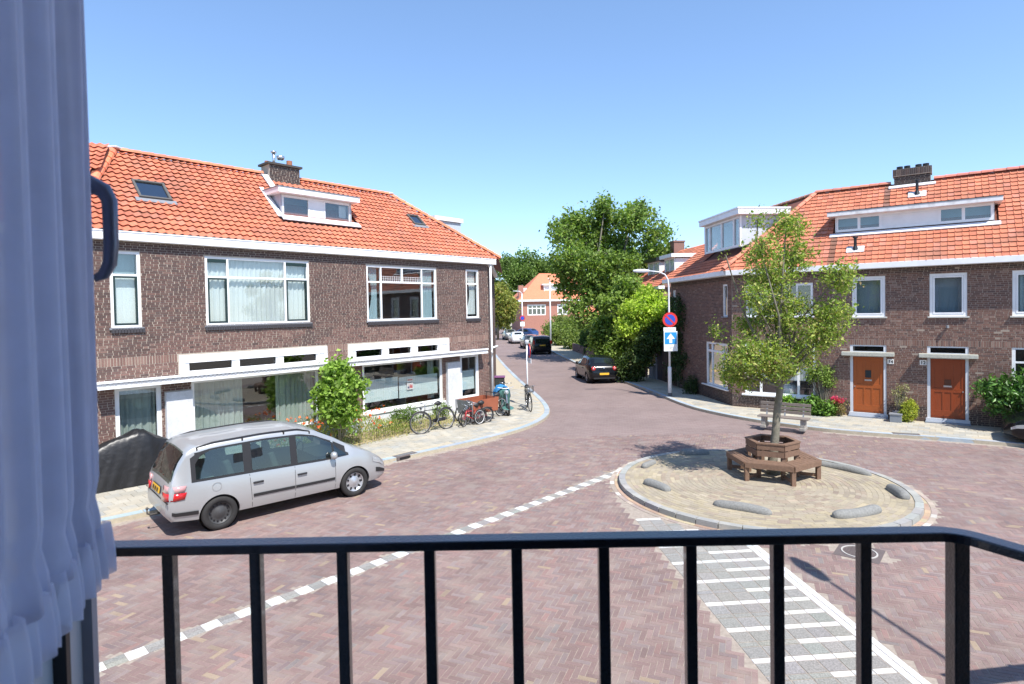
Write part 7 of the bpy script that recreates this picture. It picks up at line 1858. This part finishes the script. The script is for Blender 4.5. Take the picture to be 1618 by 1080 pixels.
for j in range(ny):
    for i in range(nx): a = j * (nx + 1) + i; F.append((a, a + 1, a + nx + 2, a + nx + 1))
MB().add(V, F).build('seat_cover', blu, sc_, local=True, smooth=True, recalc=False)
# dark wheelie bin beyond the corner
wb_ = thing('wheelie_bin', (-.62, 27.5, .1), 'dark wheeled bin with a purple lid against the side of the left house', 'bin')
mb = MB(); mb.poly([(-.85, 27.2, .15), (-.40, 27.2, .15), (-.40, 27.7, .15), (-.85, 27.7, .15)], .85, (0, 0, 1)); mb.build('body', mat('bin_dark', (.03, .035, .03), .6), wb_, bevel=.03); mb = MB(); mb.box(-.88, -.37, 27.17, 27.73, 1.0, 1.06); mb.build('lid', mat('bin_purple', (.18, .06, .16), .5), wb_, bevel=.02)
mb = MB(); mb.tube([(-.88, 27.65, .2), (-.37, 27.65, .2)], .09, 12); mb.build('wheels', rubber, wb_)
# motorcycle under a black cover
mc = thing('covered_motorcycle', (-9.35, 14.2, .1), 'motorcycle under a black waterproof cover behind the silver car', 'motorcycle', rz=math.atan2(.745, .667))
def cover():
    V, F = [], []; nx, ny = 60, 40
    prof = [(-1.15, .5), (-.9, .92), (-.5, 1.08), (-.1, 1.2), (.15, 1.31), (.35, 1.27), (.6, 1.08), (.85, .95), (1.02, .78), (1.12, .6), (1.2, .30)]
    wd = [(-1.15, .18), (-.9, .30), (-.5, .36), (0, .40), (.4, .46), (.7, .36), (1.0, .26), (1.2, .15)]
    for i in range(nx + 1):
        x = -1.15 + 2.35 * i / nx; H_ = interp(x, prof); w_ = interp(x, wd)
        for j in range(ny + 1):
            s_ = -1 + 2 * j / ny; a = abs(s_)
            if a < .35: y = w_ * .45 * (s_ / .35); z = H_ - .06 * (a / .35) ** 2 * (1 + .5 * math.sin(x * 5))
            else:
                t = (a - .35) / .65; y = math.copysign(w_ * (.45 + .62 * t ** .8), s_); z = (H_ - .06) * (1 - t) + .02 * t
                y += math.copysign(.022 * math.sin(x * 6 + 2.0 * s_ + 4 * t) * t + .008 * math.sin(x * 23 + t * 9) * t, s_)
            z += .008 * math.sin(x * 11 + s_ * 6) * (1 - a * .5) + .006 * math.sin(x * 41 - s_ * 23)
            V.append((x, y, max(z, .012)))
    for i in range(nx):
        for j in range(ny): a = i * (ny + 1) + j; F.append((a, a + 1, a + ny + 2, a + ny + 1))
    return V, F
MB().add(*cover()).build('cover', mat('black_cover', (.014, .014, .015), .4, .3, 5, 1.0, 7), mc, local=True, smooth=True)
mb = MB(); mb.tube([(.9 + .3 * math.cos(t), 0, .32 + .3 * math.sin(t)) for t in np.linspace(0, 2 * PI, 25)], .055, 8, cap=False); mb.tube([(-.8 + .3 * math.cos(t), 0, .32 + .3 * math.sin(t)) for t in np.linspace(0, 2 * PI, 25)], .06, 8, cap=False)
mb.build('wheel', rubber, mc, local=True)['kind'] = 'stuff'

# sign post on the near pavement, out of the frame; its shadow reaches the road
np_ = thing('sign_post', (6.45, 5.05, 0), 'road sign post beside our own pavement whose flat shadow lies at the bottom right corner', 'sign post')
mb = MB(); mb.tube([(6.45, 5.05, 0), (6.45, 5.05, 2.6)], .045, 10); mb.build('pole', pw, np_, smooth=True)
mb = MB(); mb.obox((6.4, 5.05, 2.42), (.85, .12, 0), (-.01, .02, 0), (0, 0, .17)); mb.build('panel', signwhite, np_)
